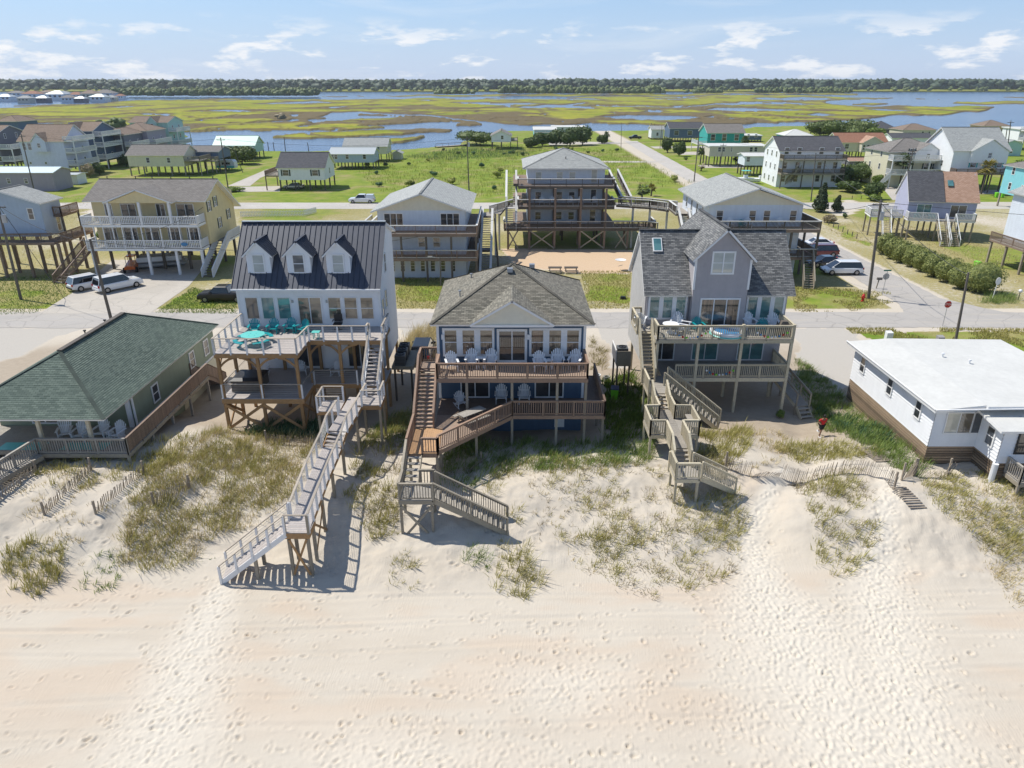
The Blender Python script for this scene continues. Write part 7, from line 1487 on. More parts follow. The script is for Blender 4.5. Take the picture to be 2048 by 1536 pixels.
# sand fences
def sand_fence(pts, label, h=1.1, lean=0.12, sp=0.115, sag=()):
    t = thing('sand_fence', label, 'fence', on(*pts[0])); r = np.random.default_rng(len(label)); L = [0]
    for a, b in zip(pts, pts[1:]): L.append(L[-1]+math.dist(a, b))
    n = int(L[-1]/sp); prev = None; wm_ = MB()
    for k in range(n+1):
        s = L[-1]*k/n; x = np.interp(s, L, [p[0] for p in pts]); y = np.interp(s, L, [p[1] for p in pts]); z = ground_z(x, y)
        fl = 1.0
        for (s0, s1, ft) in sag:
            if s0 <= s/L[-1] <= s1: fl = ft
        l = Vector((r.normal(0, .05)+lean, -.06-(1-fl)*.9+r.normal(0, .04), h*fl*r.uniform(.92, 1.05)))
        p = Vector((x, y, z-.1)); piece('picket', 'fence_wood', t, p, p+l, .05, .014)
        m_ = p+l*.7
        if prev is not None: wm_.beam(prev, m_, .012, .012)
        prev = m_
    wm_.build('fence_wire', 'galvanised', t, kind='stuff')
    for p in (pts[0], pts[-1]): post(t, p[0], p[1], ground_z(*p)-.3, ground_z(*p)+h+.15, .1, 'fence_wood')
sand_fence([(13.6, 39.6), (15.1, 38.95), (18, 38.9), (21.2, 38.95), (22.4, 38.7), (22.95, 38.0), (23.05, 37.0)], 'long slatted sand fence across the dune right of the boardwalk', sag=((.14, .30, .55),))
sand_fence([(23.95, 37.9), (24.75, 38.5), (25.1, 38.7)], 'short slatted sand fence leaning left of the beach path gap', lean=.25); sand_fence([(25.2, 38.7), (26.3, 38.6), (27.3, 38.75)], 'broken slatted sand fence by the bungalow corner', lean=.3, sag=((.2, .8, .7),))
sand_fence([(-30.2, 34.6), (-29.6, 36.2), (-29.1, 37.9)], 'slatted sand fence at the left edge below the green house', .75); sand_fence([(-26.9, 34.7), (-26.3, 36.6), (-25.9, 38.2)], 'slatted sand fence in the middle of the bare sand below the green house', .75); sand_fence([(-24.0, 34.8), (-23.3, 36.6), (-22.6, 38.0)], 'slatted sand fence at the edge of the dense dune grass', .75); sand_fence([(-21.0, 35.6), (-20.3, 36.6), (-19.6, 37.3)], 'slatted sand fence half buried in the dense dune grass', .8)
sand_fence([(-16.8, 43.2), (-14.9, 43.0), (-13.0, 43.1)], 'slatted sand fence below the deck of the white house', .8); sand_fence([(-4.5, 38.9), (-3.0, 39.3), (-2.0, 40.6)], 'flattened slatted sand fence below the navy deck', .6, .4)
# slatted roll-out mats on the beach path
for c, n_, lab in (((23.85, 41.3), 12, 'slatted wooden path mat half buried behind the sand fence'), ((23.5, 36.15), 10, 'slatted wooden path mat on the sand in front of the fence gap')):
    t = thing('path_mat', lab, 'mat', on(*c))
    for k in range(n_):
        y = c[1]-.75+1.5*k/(n_-1); x = c[0]+(y-c[1])*-.35; z = max(ground_z(x-.45, y), ground_z(x+.45, y))+.07; piece('slat', 'fence_wood', t, (x-.5, y, z), (x+.5, y+.05, z), .09, .025)
b = on(17.7, 38.5); t = tag(MB().cyl(b+Vector((-.5, -.1, .08)), b+Vector((.55, .15, .16)), .09, .05, 7).cyl(b+Vector((.2, .05, .12)), b+Vector((.45, -.3, .3)), .04, .02, 6).build('driftwood', 'pole_wood'), 'piece of dark driftwood lying before the sand fence', 'driftwood')
# bins, buckets and garden clutter
wheelie_bin(6.55, 51.0, 0.0, 0, 'green wheelie bin with navy lid against the right side of the navy house'); wheelie_bin(5.85, 51.4, 0.0, 10, 'green wheelie bin with green lid beside the navy lidded one'); wheelie_bin(8.2, 52.0, 0.0, -10, 'green wheelie bin with navy lid under the boxed air conditioner stand')
x, y = at(1952, 538); wheelie_bin(x, y, 0, 20, 'green wheelie bin by the stilts at the right edge'); x, y = at(1992, 395); wheelie_bin(x, y, 0, 0, 'green wheelie bin on the far roadside, left of a pair'); wheelie_bin(x+1.3, y, 0, 0, 'green wheelie bin on the far roadside, right of a pair'); x, y = at(1800, 378); wheelie_bin(x, y, 0, 0, 'green wheelie bin beside the cream villa driveway')
for k, (x, y) in enumerate(((7.3, 56.0), (8.0, 55.6))): o = MB().lathe([(.22, 0), (.26, .5), (.27, .52), (.2, .52), (.18, .05)], (x, y, 0), 12).build('bucket', ('white_plastic', 'cover_grey')[k]); tag(o, ('white bucket on the mulch beside the gravel', 'grey bucket on the mulch next to the white one')[k], 'bucket')
b = G(1240, 540); t = thing('satellite_dish', 'white satellite dish standing beside the grey house eave', 'satellite dish', b); MB().cyl(b, b+Vector((0, 0, 1.2)), .04, .04, 6).build('mast', 'galvanised', t); MB().lathe([(0, 0), (.4, .06), (.75, .22)], (b.x, b.y, 1.2), 16).build('dish', 'white_plastic', t, smooth=True); t.children[1].rotation_euler = (R(70), 0, R(20))
for u, lab in ((1110, 'left'), (1142, 'right')):
    b = G(u, 545); t = thing('picnic_table', f'low dark picnic table on the {lab} edge of the sand court', 'picnic table', b); MB().box(b.x-.9, b.x+.9, b.y-.35, b.y+.35, .7, .75).build('tabletop', 'dark_wood', t)
    for s in (-1, 1): MB().box(b.x-.9, b.x+.9, b.y+s*.7-.13, b.y+s*.7+.13, .4, .45).build('bench', 'dark_wood', t); MB().beam(b+Vector((s*.7, -.7, 0)), b+Vector((s*.7, .1, .7)), .08, .1).beam(b+Vector((s*.7, .7, 0)), b+Vector((s*.7, -.1, .7)), .08, .1).build('leg_frame', 'dark_wood', t)
b = G(1246, 598); o = MB().hexa([b+Vector(q) for q in ((-.35, -.25, 0), (.35, -.25, 0), (.35, .25, 0), (-.35, .25, 0), (-.25, -.2, .32), (.3, -.18, .28), (.3, .2, .3), (-.25, .2, .34))]).build('storage_box', 'black_plastic'); tag(o, 'small black box lying on the grass left of the grey house', 'box')
# docks and pilings at the channel
dk = thing('dock', 'weathered dock reaching into the channel', 'dock', G(905, 292, -.5)); a, b = G(872, 293, .4), G(935, 289, .4); walkway(dk, [a, b], 2.0, 'silver_wood', 'dark_wood'); rails(dk, [a+Vector((0, -1, 0)), b+Vector((0, -1, 0))], mats=('dark_wood',)*3, ind=False, sp=0, post=3)
for k in range(6): q = lerp(a, b, k/5); post(dk, q.x, q.y-1, -1.5, .3, .25, 'dark_wood')
for k, (u, v, vt) in enumerate(((527, 303, 282), (538, 303, 284), (549, 303, 284), (571, 303, 273), (618, 304, 285), (1306, 262, 246), (1312, 262, 247))):
    b = G(u, v, -.55); tp = V(u-3, vt, b.y); o = MB().cyl(b-Vector((0, 0, 1)), tp, .16, .13, 7).build('mooring_pile', 'pole_wood'); tag(o, f'{ORD[k]} bare mooring pile from the left in the channel', 'mooring pile', 'mooring piles in the channel')
# ================================================================== RUNNER
rp_ = on(21.9, 45.1, 0.0)
pn = thing('person', 'person in red shirt and black shorts jogging up the sand path', 'person', rp_, R(10), local=True)
def skin(name, verts, edges, radii, mat, parent, root=0, sub=2):
    me = bpy.data.meshes.new(name); me.from_pydata(verts, edges, []); o = bpy.data.objects.new(name, me); COL.objects.link(o); o.parent = parent
    md = o.modifiers.new('skin', 'SKIN'); md.use_smooth_shade = True; sk_ = me.skin_vertices[0].data if me.skin_vertices else None
    if sk_ is None:
        bpy.context.view_layer.objects.active = o; sk_ = me.skin_vertices[0].data
    for v_, r_ in zip(sk_, radii): v_.radius = (r_, r_) if not isinstance(r_, tuple) else r_
    sk_[root].use_root = True
    s_ = o.modifiers.new('sub', 'SUBSURF'); s_.levels = sub; s_.render_levels = sub; me.materials.append(MATS[mat]); return o
# faces the camera (-y), leaning forward, right leg lifted behind, arms bent
BV = [(0, 0, .95), (0, -.04, 1.15), (0, -.10, 1.36), (0, -.13, 1.47), (0, -.16, 1.56), (0, -.19, 1.66),
      (-.19, -.10, 1.38), (-.27, .08, 1.16), (-.22, -.14, 1.06), (-.20, -.22, 1.07), (.19, -.10, 1.38), (.29, .02, 1.14), (.24, -.20, 1.18), (.22, -.28, 1.22),
      (-.10, 0, .90), (-.11, -.20, .53), (-.10, -.06, .10), (-.10, -.20, .04), (.10, 0, .90), (.12, .02, .50), (.11, .36, .34), (.11, .42, .22)]
BE = [(0, 1), (1, 2), (2, 3), (3, 4), (4, 5), (2, 6), (6, 7), (7, 8), (8, 9), (2, 10), (10, 11), (11, 12), (12, 13), (0, 14), (14, 15), (15, 16), (16, 17), (0, 18), (18, 19), (19, 20), (20, 21)]
BRd = [.14, .125, .15, .07, .075, .085, .07, .05, .038, .04, .07, .05, .038, .04, .095, .06, .042, .04, .095, .06, .042, .04]
try:
    skin('body', BV, BE, BRd, 'skin', pn)
    skin('shirt', [BV[0], BV[1], BV[2], BV[6], tuple(lerp(BV[6], BV[7], .6)), BV[10], tuple(lerp(BV[10], BV[11], .6))], [(0, 1), (1, 2), (2, 3), (3, 4), (2, 5), (5, 6)], [.165, .155, .175, .09, .075, .09, .075], 'shirt_red', pn)
    skin('shorts', [BV[0], BV[14], tuple(lerp(BV[14], BV[15], .8)), BV[18], tuple(lerp(BV[18], BV[19], .8))], [(0, 1), (1, 2), (0, 3), (3, 4)], [.165, .125, .10, .125, .10], 'shorts_black', pn)
except Exception as ex: print('skin', ex)
MB().lathe([(0, 1.80), (.07, 1.785), (.105, 1.72), (.108, 1.66), (.09, 1.60), (.0, 1.58)], (0, -.165, 0), 12).build('hair', 'hair_black', pn, smooth=True)
for q in (BV[17], BV[21]): MB().box(q[0]-.05, q[0]+.05, q[1]-.10, q[1]+.14, q[2]-.06, q[2]+.03).build('shoe', 'white_plastic', pn)
# ================================================================== VEGETATION
HAZE = 0.00008
def tris(name, base, tip, width, mat, label=None, cat=None, kind='stuff', r=None):
    """thin blades: base (n,3), tip (n,3), width (n)"""
    n = len(base); r = r or np.random.default_rng(1); a = r.uniform(0, 2*np.pi, n); w = np.stack([np.cos(a), np.sin(a), np.zeros(n)], 1)*width[:, None]
    mid = (base*.45+tip*.55); mid[:, 2] += (np.linalg.norm(tip-base, axis=1))*.10
    v = np.stack([base-w, base+w, mid+w*.7, mid-w*.7, tip], 1).reshape(-1, 3); i = np.arange(n)[:, None]*5
    f = np.concatenate([i+[0, 1, 2], i+[0, 2, 3], i+[3, 2, 4]], 0)
    return npmesh(name, v, f, mat, kind=kind, label=label, cat=cat)
def grass(poly, n, mat, label, h=(.35, .75), nb=(10, 26), clump=.14, seed=1, z=0.35, thr=None, name='dune_grass', wd=.014, lean=.45):
    r = np.random.default_rng(seed); w = np.array(wpoly(poly, z)); lo, hi = w.min(0), w.max(0)
    p = r.uniform(lo, hi, (n*6, 2)); k = inpoly(p[:, 0], p[:, 1], [tuple(q) for q in w]); p = p[k]
    if thr is not None: p = p[fbm(p[:, 0]/1.3+seed, p[:, 1]/1.1, 3) > thr]
    p = p[:n]; B = []; T = []; W = []
    zz = hz(p[:, 0], p[:, 1]) if len(p) else []
    for (x, y), z0 in zip(p, zz):
        m = int(r.integers(*nb)*.8); s = r.uniform(.4, 1.15); d = r.normal(0, clump*s, (m, 2)); hh = r.uniform(h[0], h[1], m)*s; a = r.uniform(0, 6.28, m); ln = r.uniform(.1, lean, m)*hh
        b = np.column_stack([x+d[:, 0], y+d[:, 1], np.full(m, z0-.03)])
        t = b+np.column_stack([d[:, 0]*.8+np.cos(a)*ln+.28*hh, d[:, 1]*.8+np.sin(a)*ln-.06*hh, hh]); B.append(b); T.append(t); W.append(np.full(m, wd)*r.uniform(.7, 1.4, m))
    if B: tris(name, np.concatenate(B), np.concatenate(T), np.concatenate(W), mat, label, 'grass', r=r)
LDP = [(225, 1095), (265, 1010), (330, 935), (430, 880), (560, 868), (640, 868), (610, 930), (590, 995), (520, 1030), (430, 1045), (370, 1085), (300, 1098)]
grass(LDP, 800, 'grass_olive', 'thick olive dune grass covering the dune left of the long boardwalk', (.32, .66), (14, 26), .2, 1, thr=.42)
grass(LDP, 650, 'grass_dry', 'straw coloured stems among the thick grass left of the long boardwalk', (.35, .72), (8, 16), .2, 2)
grass(LDP, 260, 'grass_brown', 'dead brown grass low among the thick dune grass on the left', (.2, .4), (12, 20), .25, 3)
grass([(60, 960), (150, 915), (400, 880), (300, 960), (130, 985)], 170, 'grass_olive', 'dune grass in the shade under the green house porch', (.4, .75), (12, 24), .16, 4, 1.0)
grass([(40, 960), (300, 960), (260, 1110), (60, 1090)], 130, 'grass_dry', 'sparse dry grass on the bare sand between the left sand fences', (.2, .45), (8, 16), .14, 5, .3, .5)
grass([(0, 1165), (0, 1105), (60, 1085), (130, 1090), (110, 1140), (60, 1165)], 60, 'grass_olive', 'tall grass tuft at the beach edge on the far left', (.5, 1.0), (20, 34), .14, 6, -.3)
grass([(150, 1165), (170, 1100), (240, 1105), (235, 1160)], 22, 'grass_green', 'small green grass tufts at the beach edge on the left', (.3, .55), (14, 24), .12, 7, -.5)
grass([(200, 1120), (380, 1085), (430, 1110), (260, 1150)], 60, 'grass_green', 'scattered seedlings on the sand left of the boardwalk stair', (.06, .14), (4, 8), .06, 8, -.6, .45, wd=.02)
grass([(470, 880), (660, 880), (650, 845), (540, 848)], 130, 'vine_leaf', 'leafy green plants under the deck of the white house', (.35, .8), (14, 26), .2, 9, .4, name='dune_plants', wd=.03)
grass([(690, 1000), (715, 900), (770, 840), (832, 800), (815, 950), (790, 1050), (735, 1060)], 330, 'grass_olive', 'dune grass between the long boardwalk and the navy house stair', (.35, .7), (12, 24), .18, 10, .3, .42)
grass([(700, 960), (830, 840), (800, 1050), (740, 1065)], 120, 'grass_brown', 'brown dead grass between the boardwalk and the navy house stair', (.2, .4), (10, 18), .2, 11, .3, .45)
CTR = [(955, 1000), (1000, 935), (1300, 925), (1345, 975), (1440, 990), (1500, 1015), (1480, 1110), (1400, 1140), (1300, 1165), (1180, 1110), (1080, 1060)]
grass(CTR, 300, 'grass_olive', 'clumps of dune grass over the bright sand in front of the navy house', (.25, .55), (12, 26), .17, 12, 0, .52)
grass(CTR, 280, 'grass_brown', 'brown dead tufts among the clumps in front of the navy house', (.15, .35), (10, 20), .16, 13, 0, .50)
grass(CTR, 130, 'grass_dry', 'straw coloured tufts over the bright sand in front of the navy house', (.2, .45), (8, 16), .12, 14, 0, .46)
grass([(1360, 1000), (1480, 985), (1500, 1030), (1460, 1075), (1390, 1040)], 90, 'grass_olive', 'dense grass tuft below the end of the grey house stair', (.3, .6), (14, 26), .17, 15, 0)
grass([(1150, 1060), (1250, 1020), (1290, 1070), (1200, 1095)], 60, 'grass_olive', 'dense grass tuft in the middle of the open sand', (.3, .55), (14, 26), .17, 35, 0)
grass([(985, 1150), (1000, 1075), (1060, 1080), (1085, 1130), (1070, 1170), (1020, 1170)], 60, 'grass_olive', 'grass tuft at the foot of the navy house beach stair', (.35, .7), (16, 28), .15, 16, -.4)
grass([(915, 1120), (930, 1085), (985, 1095), (980, 1125)], 20, 'grass_green', 'grass under the navy house beach stair', (.3, .6), (12, 22), .14, 17, -.4)
grass([(770, 1150), (780, 1100), (850, 1115), (830, 1155)], 18, 'grass_olive', 'lone grass tuft left of the navy beach stair posts', (.3, .5), (10, 20), .14, 18, -.5)
grass([(880, 965), (895, 885), (1310, 880), (1300, 935), (1000, 945), (930, 985)], 620, 'grass_green', 'shaded green grass along the front of the navy house', (.3, .65), (12, 24), .17, 19, .5)
grass([(720, 900), (760, 830), (830, 810), (820, 900)], 120, 'grass_green', 'shaded grass beside the navy house stair', (.25, .5), (12, 22), .17, 20, .3)
grass([(1200, 760), (1265, 745), (1300, 800), (1310, 880), (1215, 890)], 230, 'bright_leaf', 'bright green shrubs between the navy and the grey house', (.3, .8), (20, 34), .22, 21, .2, name='dune_plants', wd=.03)
grass([(795, 705), (835, 665), (872, 655), (872, 720), (830, 735)], 170, 'grass_dry', 'tall yellow plume grass between the white and the navy house', (.8, 1.6), (18, 30), .2, 22, 0)
grass([(1180, 660), (1192, 690), (1215, 700), (1205, 745), (1180, 740)], 70, 'palm_yellow', 'yellow green ground cover beside the navy house', (.15, .4), (12, 22), .18, 23, 0)
grass([(1390, 870), (1500, 845), (1500, 900), (1450, 950), (1395, 935)], 190, 'grass_olive', 'dune grass below the side stair of the grey house', (.35, .65), (14, 26), .18, 24, .4)
grass([(1380, 925), (1440, 915), (1490, 955), (1400, 960)], 60, 'grass_brown', 'brown scrub beside the long sand fence', (.25, .5), (14, 24), .2, 25, .5)
grass([(1540, 890), (1640, 880), (1760, 915), (1700, 925), (1590, 918)], 200, 'grass_olive', 'dune grass behind the long sand fence', (.3, .6), (12, 24), .18, 26, .5)
grass([(1600, 970), (1690, 960), (1760, 1030), (1750, 1090), (1680, 1120), (1640, 1090)], 150, 'grass_olive', 'grass on the small dune mound between the two beach paths', (.35, .7), (12, 24), .17, 27, .2, .42)
grass([(1580, 950), (1720, 950), (1770, 1060), (1700, 1090), (1610, 1020)], 150, 'grass_brown', 'brown tufts on the mound between the two beach paths', (.15, .35), (8, 16), .14, 28, .3, .47)
grass([(1625, 800), (1690, 800), (1760, 840), (1860, 930), (1830, 965), (1750, 925), (1690, 880), (1640, 850)], 420, 'grass_green', 'lush grass along the skirting of the white bungalow', (.35, .75), (14, 26), .2, 29, .4)
grass([(1630, 810), (1720, 830), (1790, 900), (1700, 880)], 90, 'vine_leaf', 'broad leaved plants beside the runner', (.3, .7), (14, 24), .2, 30, .4, name='dune_plants', wd=.03)
grass([(1835, 960), (2060, 945), (2060, 1100), (1960, 1060), (1850, 1005)], 380, 'grass_olive', 'dune grass in front of the white bungalow', (.25, .5), (12, 22), .18, 31, .4, .42)
grass([(1850, 985), (2060, 985), (2060, 1180), (1980, 1090)], 260, 'grass_dry', 'dry grass thinning out towards the beach on the right', (.18, .4), (8, 16), .16, 32, .2, .48)
grass([(1590, 715), (1640, 745), (1690, 790), (1640, 830), (1590, 770)], 300, 'grass_green', 'grass on the slope right of the grey house', (.25, .55), (12, 22), .18, 33, .1)
grass([(1410, 880), (1560, 850), (1600, 900), (1500, 960)], 90, 'grass_dry', 'dry tufts over the sand below the grey house', (.2, .4), (8, 16), .15, 34, .4, .48)
def flat_grass(poly, n, mat, label, seed, h=(.08, .22), thr=None):
    r = np.random.default_rng(seed); w = np.array(wpoly(poly)); p = r.uniform(w.min(0), w.max(0), (n*3, 2)); p = p[inpoly(p[:, 0], p[:, 1], [tuple(q) for q in w])]
    if thr: p = p[fbm(p[:, 0]/3+seed, p[:, 1]/3, 3) > thr]
    p = p[:n]; m = len(p); b = np.column_stack([p, np.full(m, -.03)]); hh = r.uniform(*h, m); t = b+np.column_stack([r.normal(0, .08, m), r.normal(0, .08, m), hh+.03]); tris('lawn_grass', b, t, r.uniform(.02, .045, m), mat, label, 'grass', r=r)
flat_grass([(-60, 560), (180, 545), (140, 590), (70, 627), (-60, 632)], 5000, 'grass_green', 'rough lawn grass beside the left utility pole', 50); flat_grass([(310, 626), (385, 575), (475, 596), (475, 628)], 3500, 'grass_green', 'lawn grass around the black pickup', 51)
flat_grass([(790, 552), (895, 552), (880, 618), (795, 618)], 3000, 'grass_olive', 'patchy lawn between the white and navy house roofs', 52); flat_grass([(1160, 542), (1262, 542), (1258, 618), (1178, 618)], 3500, 'grass_olive', 'patchy lawn beyond the road left of the grey house', 53); flat_grass([(1585, 570), (1780, 585), (1790, 605), (1700, 624), (1588, 624)], 4000, 'grass_olive', 'dry lawn around the fire hydrant', 54, thr=.44)
flat_grass([(1690, 656), (2060, 658), (2060, 705), (1740, 692)], 5000, 'grass_olive', 'tall verge grass above the white bungalow', 55, (.08, .3), .47); flat_grass([(1640, 455), (1800, 520), (2060, 570), (2060, 500), (1760, 440)], 4500, 'grass_dry', 'dry grass between the hedge and the lavender duplex', 56, thr=.48)
flat_grass([(700, 330), (1000, 290), (1240, 300), (1400, 370), (1000, 395), (760, 385)], 16000, 'field_leaf', 'tall weeds of the open green field', 57, (.3, .8), .45); flat_grass([(800, 315), (930, 295), (1050, 300), (1060, 312), (900, 322)], 3500, 'vine_leaf', 'dark green reed bed by the channel', 58, (.5, 1.1)); flat_grass([(0, 395), (180, 395), (160, 560), (60, 575), (0, 560)], 5000, 'grass_dry', 'dry grass around the pale blue house', 59, thr=.45)
# ---- leafy crowns
def crown(name, parts, n, leafsz, mat, parent=None, seed=0, core=.72, kind=None, label=None):
    """leaf-sized faces through lobes: parts = [(centre, (rx, ry, rz))], with a solid dark heart of the same leaves"""
    r = np.random.default_rng(seed); P = []; Nn = []
    for (c, rad) in parts:
        k = max(20, int(n/len(parts))); d = r.normal(size=(k, 3)); d /= np.linalg.norm(d, axis=1)[:, None]
        rr = np.clip(1-np.abs(r.normal(0, .16, k)), .35, 1.12)*(0.86+.28*vnoise(d[:, 0]*2.2+seed, d[:, 1]*2.2+d[:, 2]*3)); P.append(np.array(c)+d*rr[:, None]*np.array(rad)); Nn.append(d)
    P = np.concatenate(P); Nn = np.concatenate(Nn)+r.normal(0, .55, P.shape); Nn /= np.linalg.norm(Nn, axis=1)[:, None]
    a = np.cross(Nn, r.normal(size=P.shape)); a /= np.linalg.norm(a, axis=1)[:, None]; b = np.cross(Nn, a); s = leafsz*r.uniform(.6, 1.3, len(P))[:, None]
    v = np.stack([P-a*s, P+b*s*.55, P+a*s, P-b*s*.55], 1).reshape(-1, 3); f = np.arange(len(P)*4).reshape(-1, 4)
    m = MB(); m.v = [tuple(q) for q in v]; m.f = [tuple(q) for q in f]; m.uv = [(0.0, 0.0)]*len(v)
    for (c, rad) in parts:
        i = len(m.v); nr, nsg = 5, 8
        for j in range(nr):
            th = math.pi*(j+.5)/nr
            for k in range(nsg): m.v.append((c[0]+rad[0]*core*math.sin(th)*math.cos(k*6.283/nsg), c[1]+rad[1]*core*math.sin(th)*math.sin(k*6.283/nsg), c[2]+rad[2]*core*math.cos(th)))
        for j in range(nr-1):
            for k in range(nsg): m.f.append((i+j*nsg+k, i+(j+1)*nsg+k, i+(j+1)*nsg+(k+1) % nsg, i+j*nsg+(k+1) % nsg)); m.uv += [(0.0, 0.0)]*4
    return m.build(name, mat, parent, kind=kind, label=label)
HB = [(790, 480, 1.15), (862, 520, 1.15), (935, 555, 1.2), (1040, 590, 1.25), (1130, 632, 1.25), (1225, 680, 1.3), (1345, 727, 1.4), (1465, 786, 1.45), (1640, 824, 1.8)]
for k, (a, b, r_) in enumerate(HB):
    p = G(1580+a/4.376, 400+b/4.376); p.y += r_*.5; p.x += .9; h_ = 2.9 if r_ < 1.7 else 3.6
    t = thing('hedge_bush', ('smallest, farthest bush of the clipped hedge', 'second bush from the far end of the hedge', 'third bush from the far end of the hedge', 'fourth bush from the far end of the hedge', 'middle bush of the hedge row', 'fourth bush from the near end of the hedge', 'third bush from the near end of the hedge', 'second bush from the near end of the hedge', 'largest, nearest bush at the end of the hedge')[k], 'bush', p, group='rounded hedge bushes along the side street')
    crown('foliage', [((p.x, p.y, h_*.52), (r_*1.4, r_*.86, h_*.54))], 3000, .10, 'hedge_leaf', t, k, .86); MB().cyl(p, p+Vector((0, 0, h_*.6)), .12, .06, 7).build('stem', 'bark', t)
p = G(1990, 605); grass([(1960, 608), (1975, 585), (2025, 590), (2030, 608)], 60, 'grass_green', 'grassy clump around the oval sign', (.5, 1.0), (20, 30), .3, 60, 0)
def tree(u, v, w, h, mat, label, cat='tree', kind='round', name=None, n=1500, lf=.22, seed=0, group=None):
    p = G(u, v); t = thing(name or ('shrub' if cat == 'shrub' else 'tree'), label, cat, p, group=group); rr = np.random.default_rng(seed+int(u)); L = []
    if kind == 'cone':
        for k in range(5): f = k/4.; L.append(((p.x+rr.normal(0, .1*w), p.y, h*(.22+.66*f)), (w/2*(1-.72*f), w/2*(1-.72*f), h*.2)))
    else:
        m_ = 5 if w > 2 else 3
        for k in range(m_): L.append(((p.x+rr.uniform(-.32, .32)*w, p.y+rr.uniform(-.3, .3)*w, h*(.45+rr.uniform(-.08, .2))), (w*.30, w*.30, h*.30)))
        L.append(((p.x, p.y, h*.45), (w*.42, w*.42, h*.38)))
    crown('crown', L, n, lf, mat, t, seed+int(u)); MB().cyl(p-Vector((0, 0, .1)), p+Vector((0, 0, h*.6)), max(.05, h*.035), .03, 7).build('trunk', 'bark', t)
    return t
tree(1640, 424, 3.2, 5.2, 'juniper_leaf', 'dark conical juniper behind the right balconies', kind='cone', n=2600); tree(1674, 424, 2.3, 3.0, 'juniper_leaf', 'rounded dark juniper beside the side street', kind='cone', n=1600, lf=.18); tree(1690, 437, .9, 1.1, 'shrub_leaf', 'tiny conifer on the verge of the side street', 'shrub', n=300, lf=.12); tree(1655, 445, 2.4, 1.5, 'grass_brown', 'brown scrub beside the right balconies', 'shrub', n=700)
tree(1335, 305, 4.2, 5.5, 'shrub_leaf', 'dark round tree left of the navy house lawn', n=1800, lf=.3); tree(1358, 312, 4.0, 5.2, 'shrub_leaf', 'dark round tree nearer the bend of the street', n=1800, lf=.3); tree(1372, 320, 1.5, 1.2, 'bright_leaf', 'small bush by the street bend', 'shrub', n=300)
for u, v, w, h, l in ((1640, 272, 16, 7, 'broad dark oak left of the rust red roof'), (1680, 276, 18, 8.5, 'largest dark oak clump behind the rust red roof'), (1712, 278, 16, 8.5, 'dark oak right of the largest clump'), (1752, 284, 8, 6.5, 'yellow green tree right of the rust red roof')): tree(u, v, w, h, 'bright_leaf' if u > 1740 else 'oak_far', l, n=2600, lf=.5)
for u, v, w, h, l in ((452, 322, 8, 5, 'bright green bush left of the mint roofed house'), (485, 328, 9, 6, 'big green bush right of the utility pole by the camper'), (500, 322, 6, 4.5, 'green bush before the mint roofed house')): tree(u, v, w, h, 'oak_far', l, 'shrub', n=1800, lf=.4)
for u, v, w, h, l in ((1085, 292, 8, 5.5, 'dark shrub left of the turquoise house garden'), (1112, 291, 9, 7, 'dark tree in the middle before the turquoise house'), (1140, 292, 8, 7, 'dark tree under the white flat roof'), (1165, 290, 9, 8, 'tall dark tree right of the white flat roof'), (1060, 295, 6, 4, 'dark shrub beside the white cottage'), (960, 290, 16, 6, 'pale green thicket left of the white cottage'), (1205, 287, 4, 4, 'bushy palm like shrub at the garden end')): tree(u, v, w, h, 'oak_far' if u in (960,) else 'shrub_leaf', l, n=1800, lf=.42)
for u, v, w, h, l in ((1700, 366, 9, 5, 'dark shrubbery left of the cream villa'), (1722, 362, 9, 5.5, 'dark shrubbery between the white house and the cream villa'), (1676, 372, 6, 3.2, 'rounded green shrub right of the lamp pole'), (1700, 384, 5.5, 2.8, 'rounded shrub on the lawn edge'), (1744, 398, 4.2, 4.0, 'dark leafy shrub by the asphalt drive'), (1756, 372, 4, 3, 'light green shrub below the villa stair'), (1748, 402, 3, 1.5, 'low bright shrub by the asphalt drive')): tree(u, v, w, h, 'shrub_leaf' if 'light' not in l and 'bright' not in l else 'bright_leaf', l, 'shrub', n=1600, lf=.28)
tree(180, 355, 3.5, 4, 'grass_brown', 'reddish bush under the white townhouse decks', 'shrub', n=700); tree(200, 350, 4, 4, 'shrub_leaf', 'dark bush right of the white townhouse', 'shrub', n=900); tree(254, 333, 3.5, 4.2, 'shrub_leaf', 'small dark tree left of the cream stilt house', n=900); tree(470, 383, 4, 1.2, 'bright_leaf', 'low bush by the asphalt drive of the white house with shutters', 'shrub', n=500)
tree(205, 478, 2.2, 1.6, 'bright_leaf', 'small green bush under the yellow house', 'shrub', n=500, lf=.15); tree(2045, 352, 7, 5, 'bright_leaf', 'yellow green tree at the right edge', n=900, lf=.35); tree(1560, 835, .9, .6, 'bright_leaf', 'small round bush on the sand below the grey house', 'shrub', n=350, lf=.07)
r_ = np.random.default_rng(8)
for k in range(34):
    u, v = r_.uniform(690, 1380), r_.uniform(300, 388)
    if 1000 < u < 1260 and v > 300: v = r_.uniform(296, 312)
    if u > 1250+(v-285)*2.2 - 25: u -= 260
    s = r_.uniform(.8, 2.0); tree(u, v, s*1.3, s, ('field_leaf', 'shrub_leaf', 'vine_leaf')[k % 3], 'low wild shrub scattered in the open green field', 'shrub', n=220, lf=.16, seed=k, group='wild shrubs in the field')
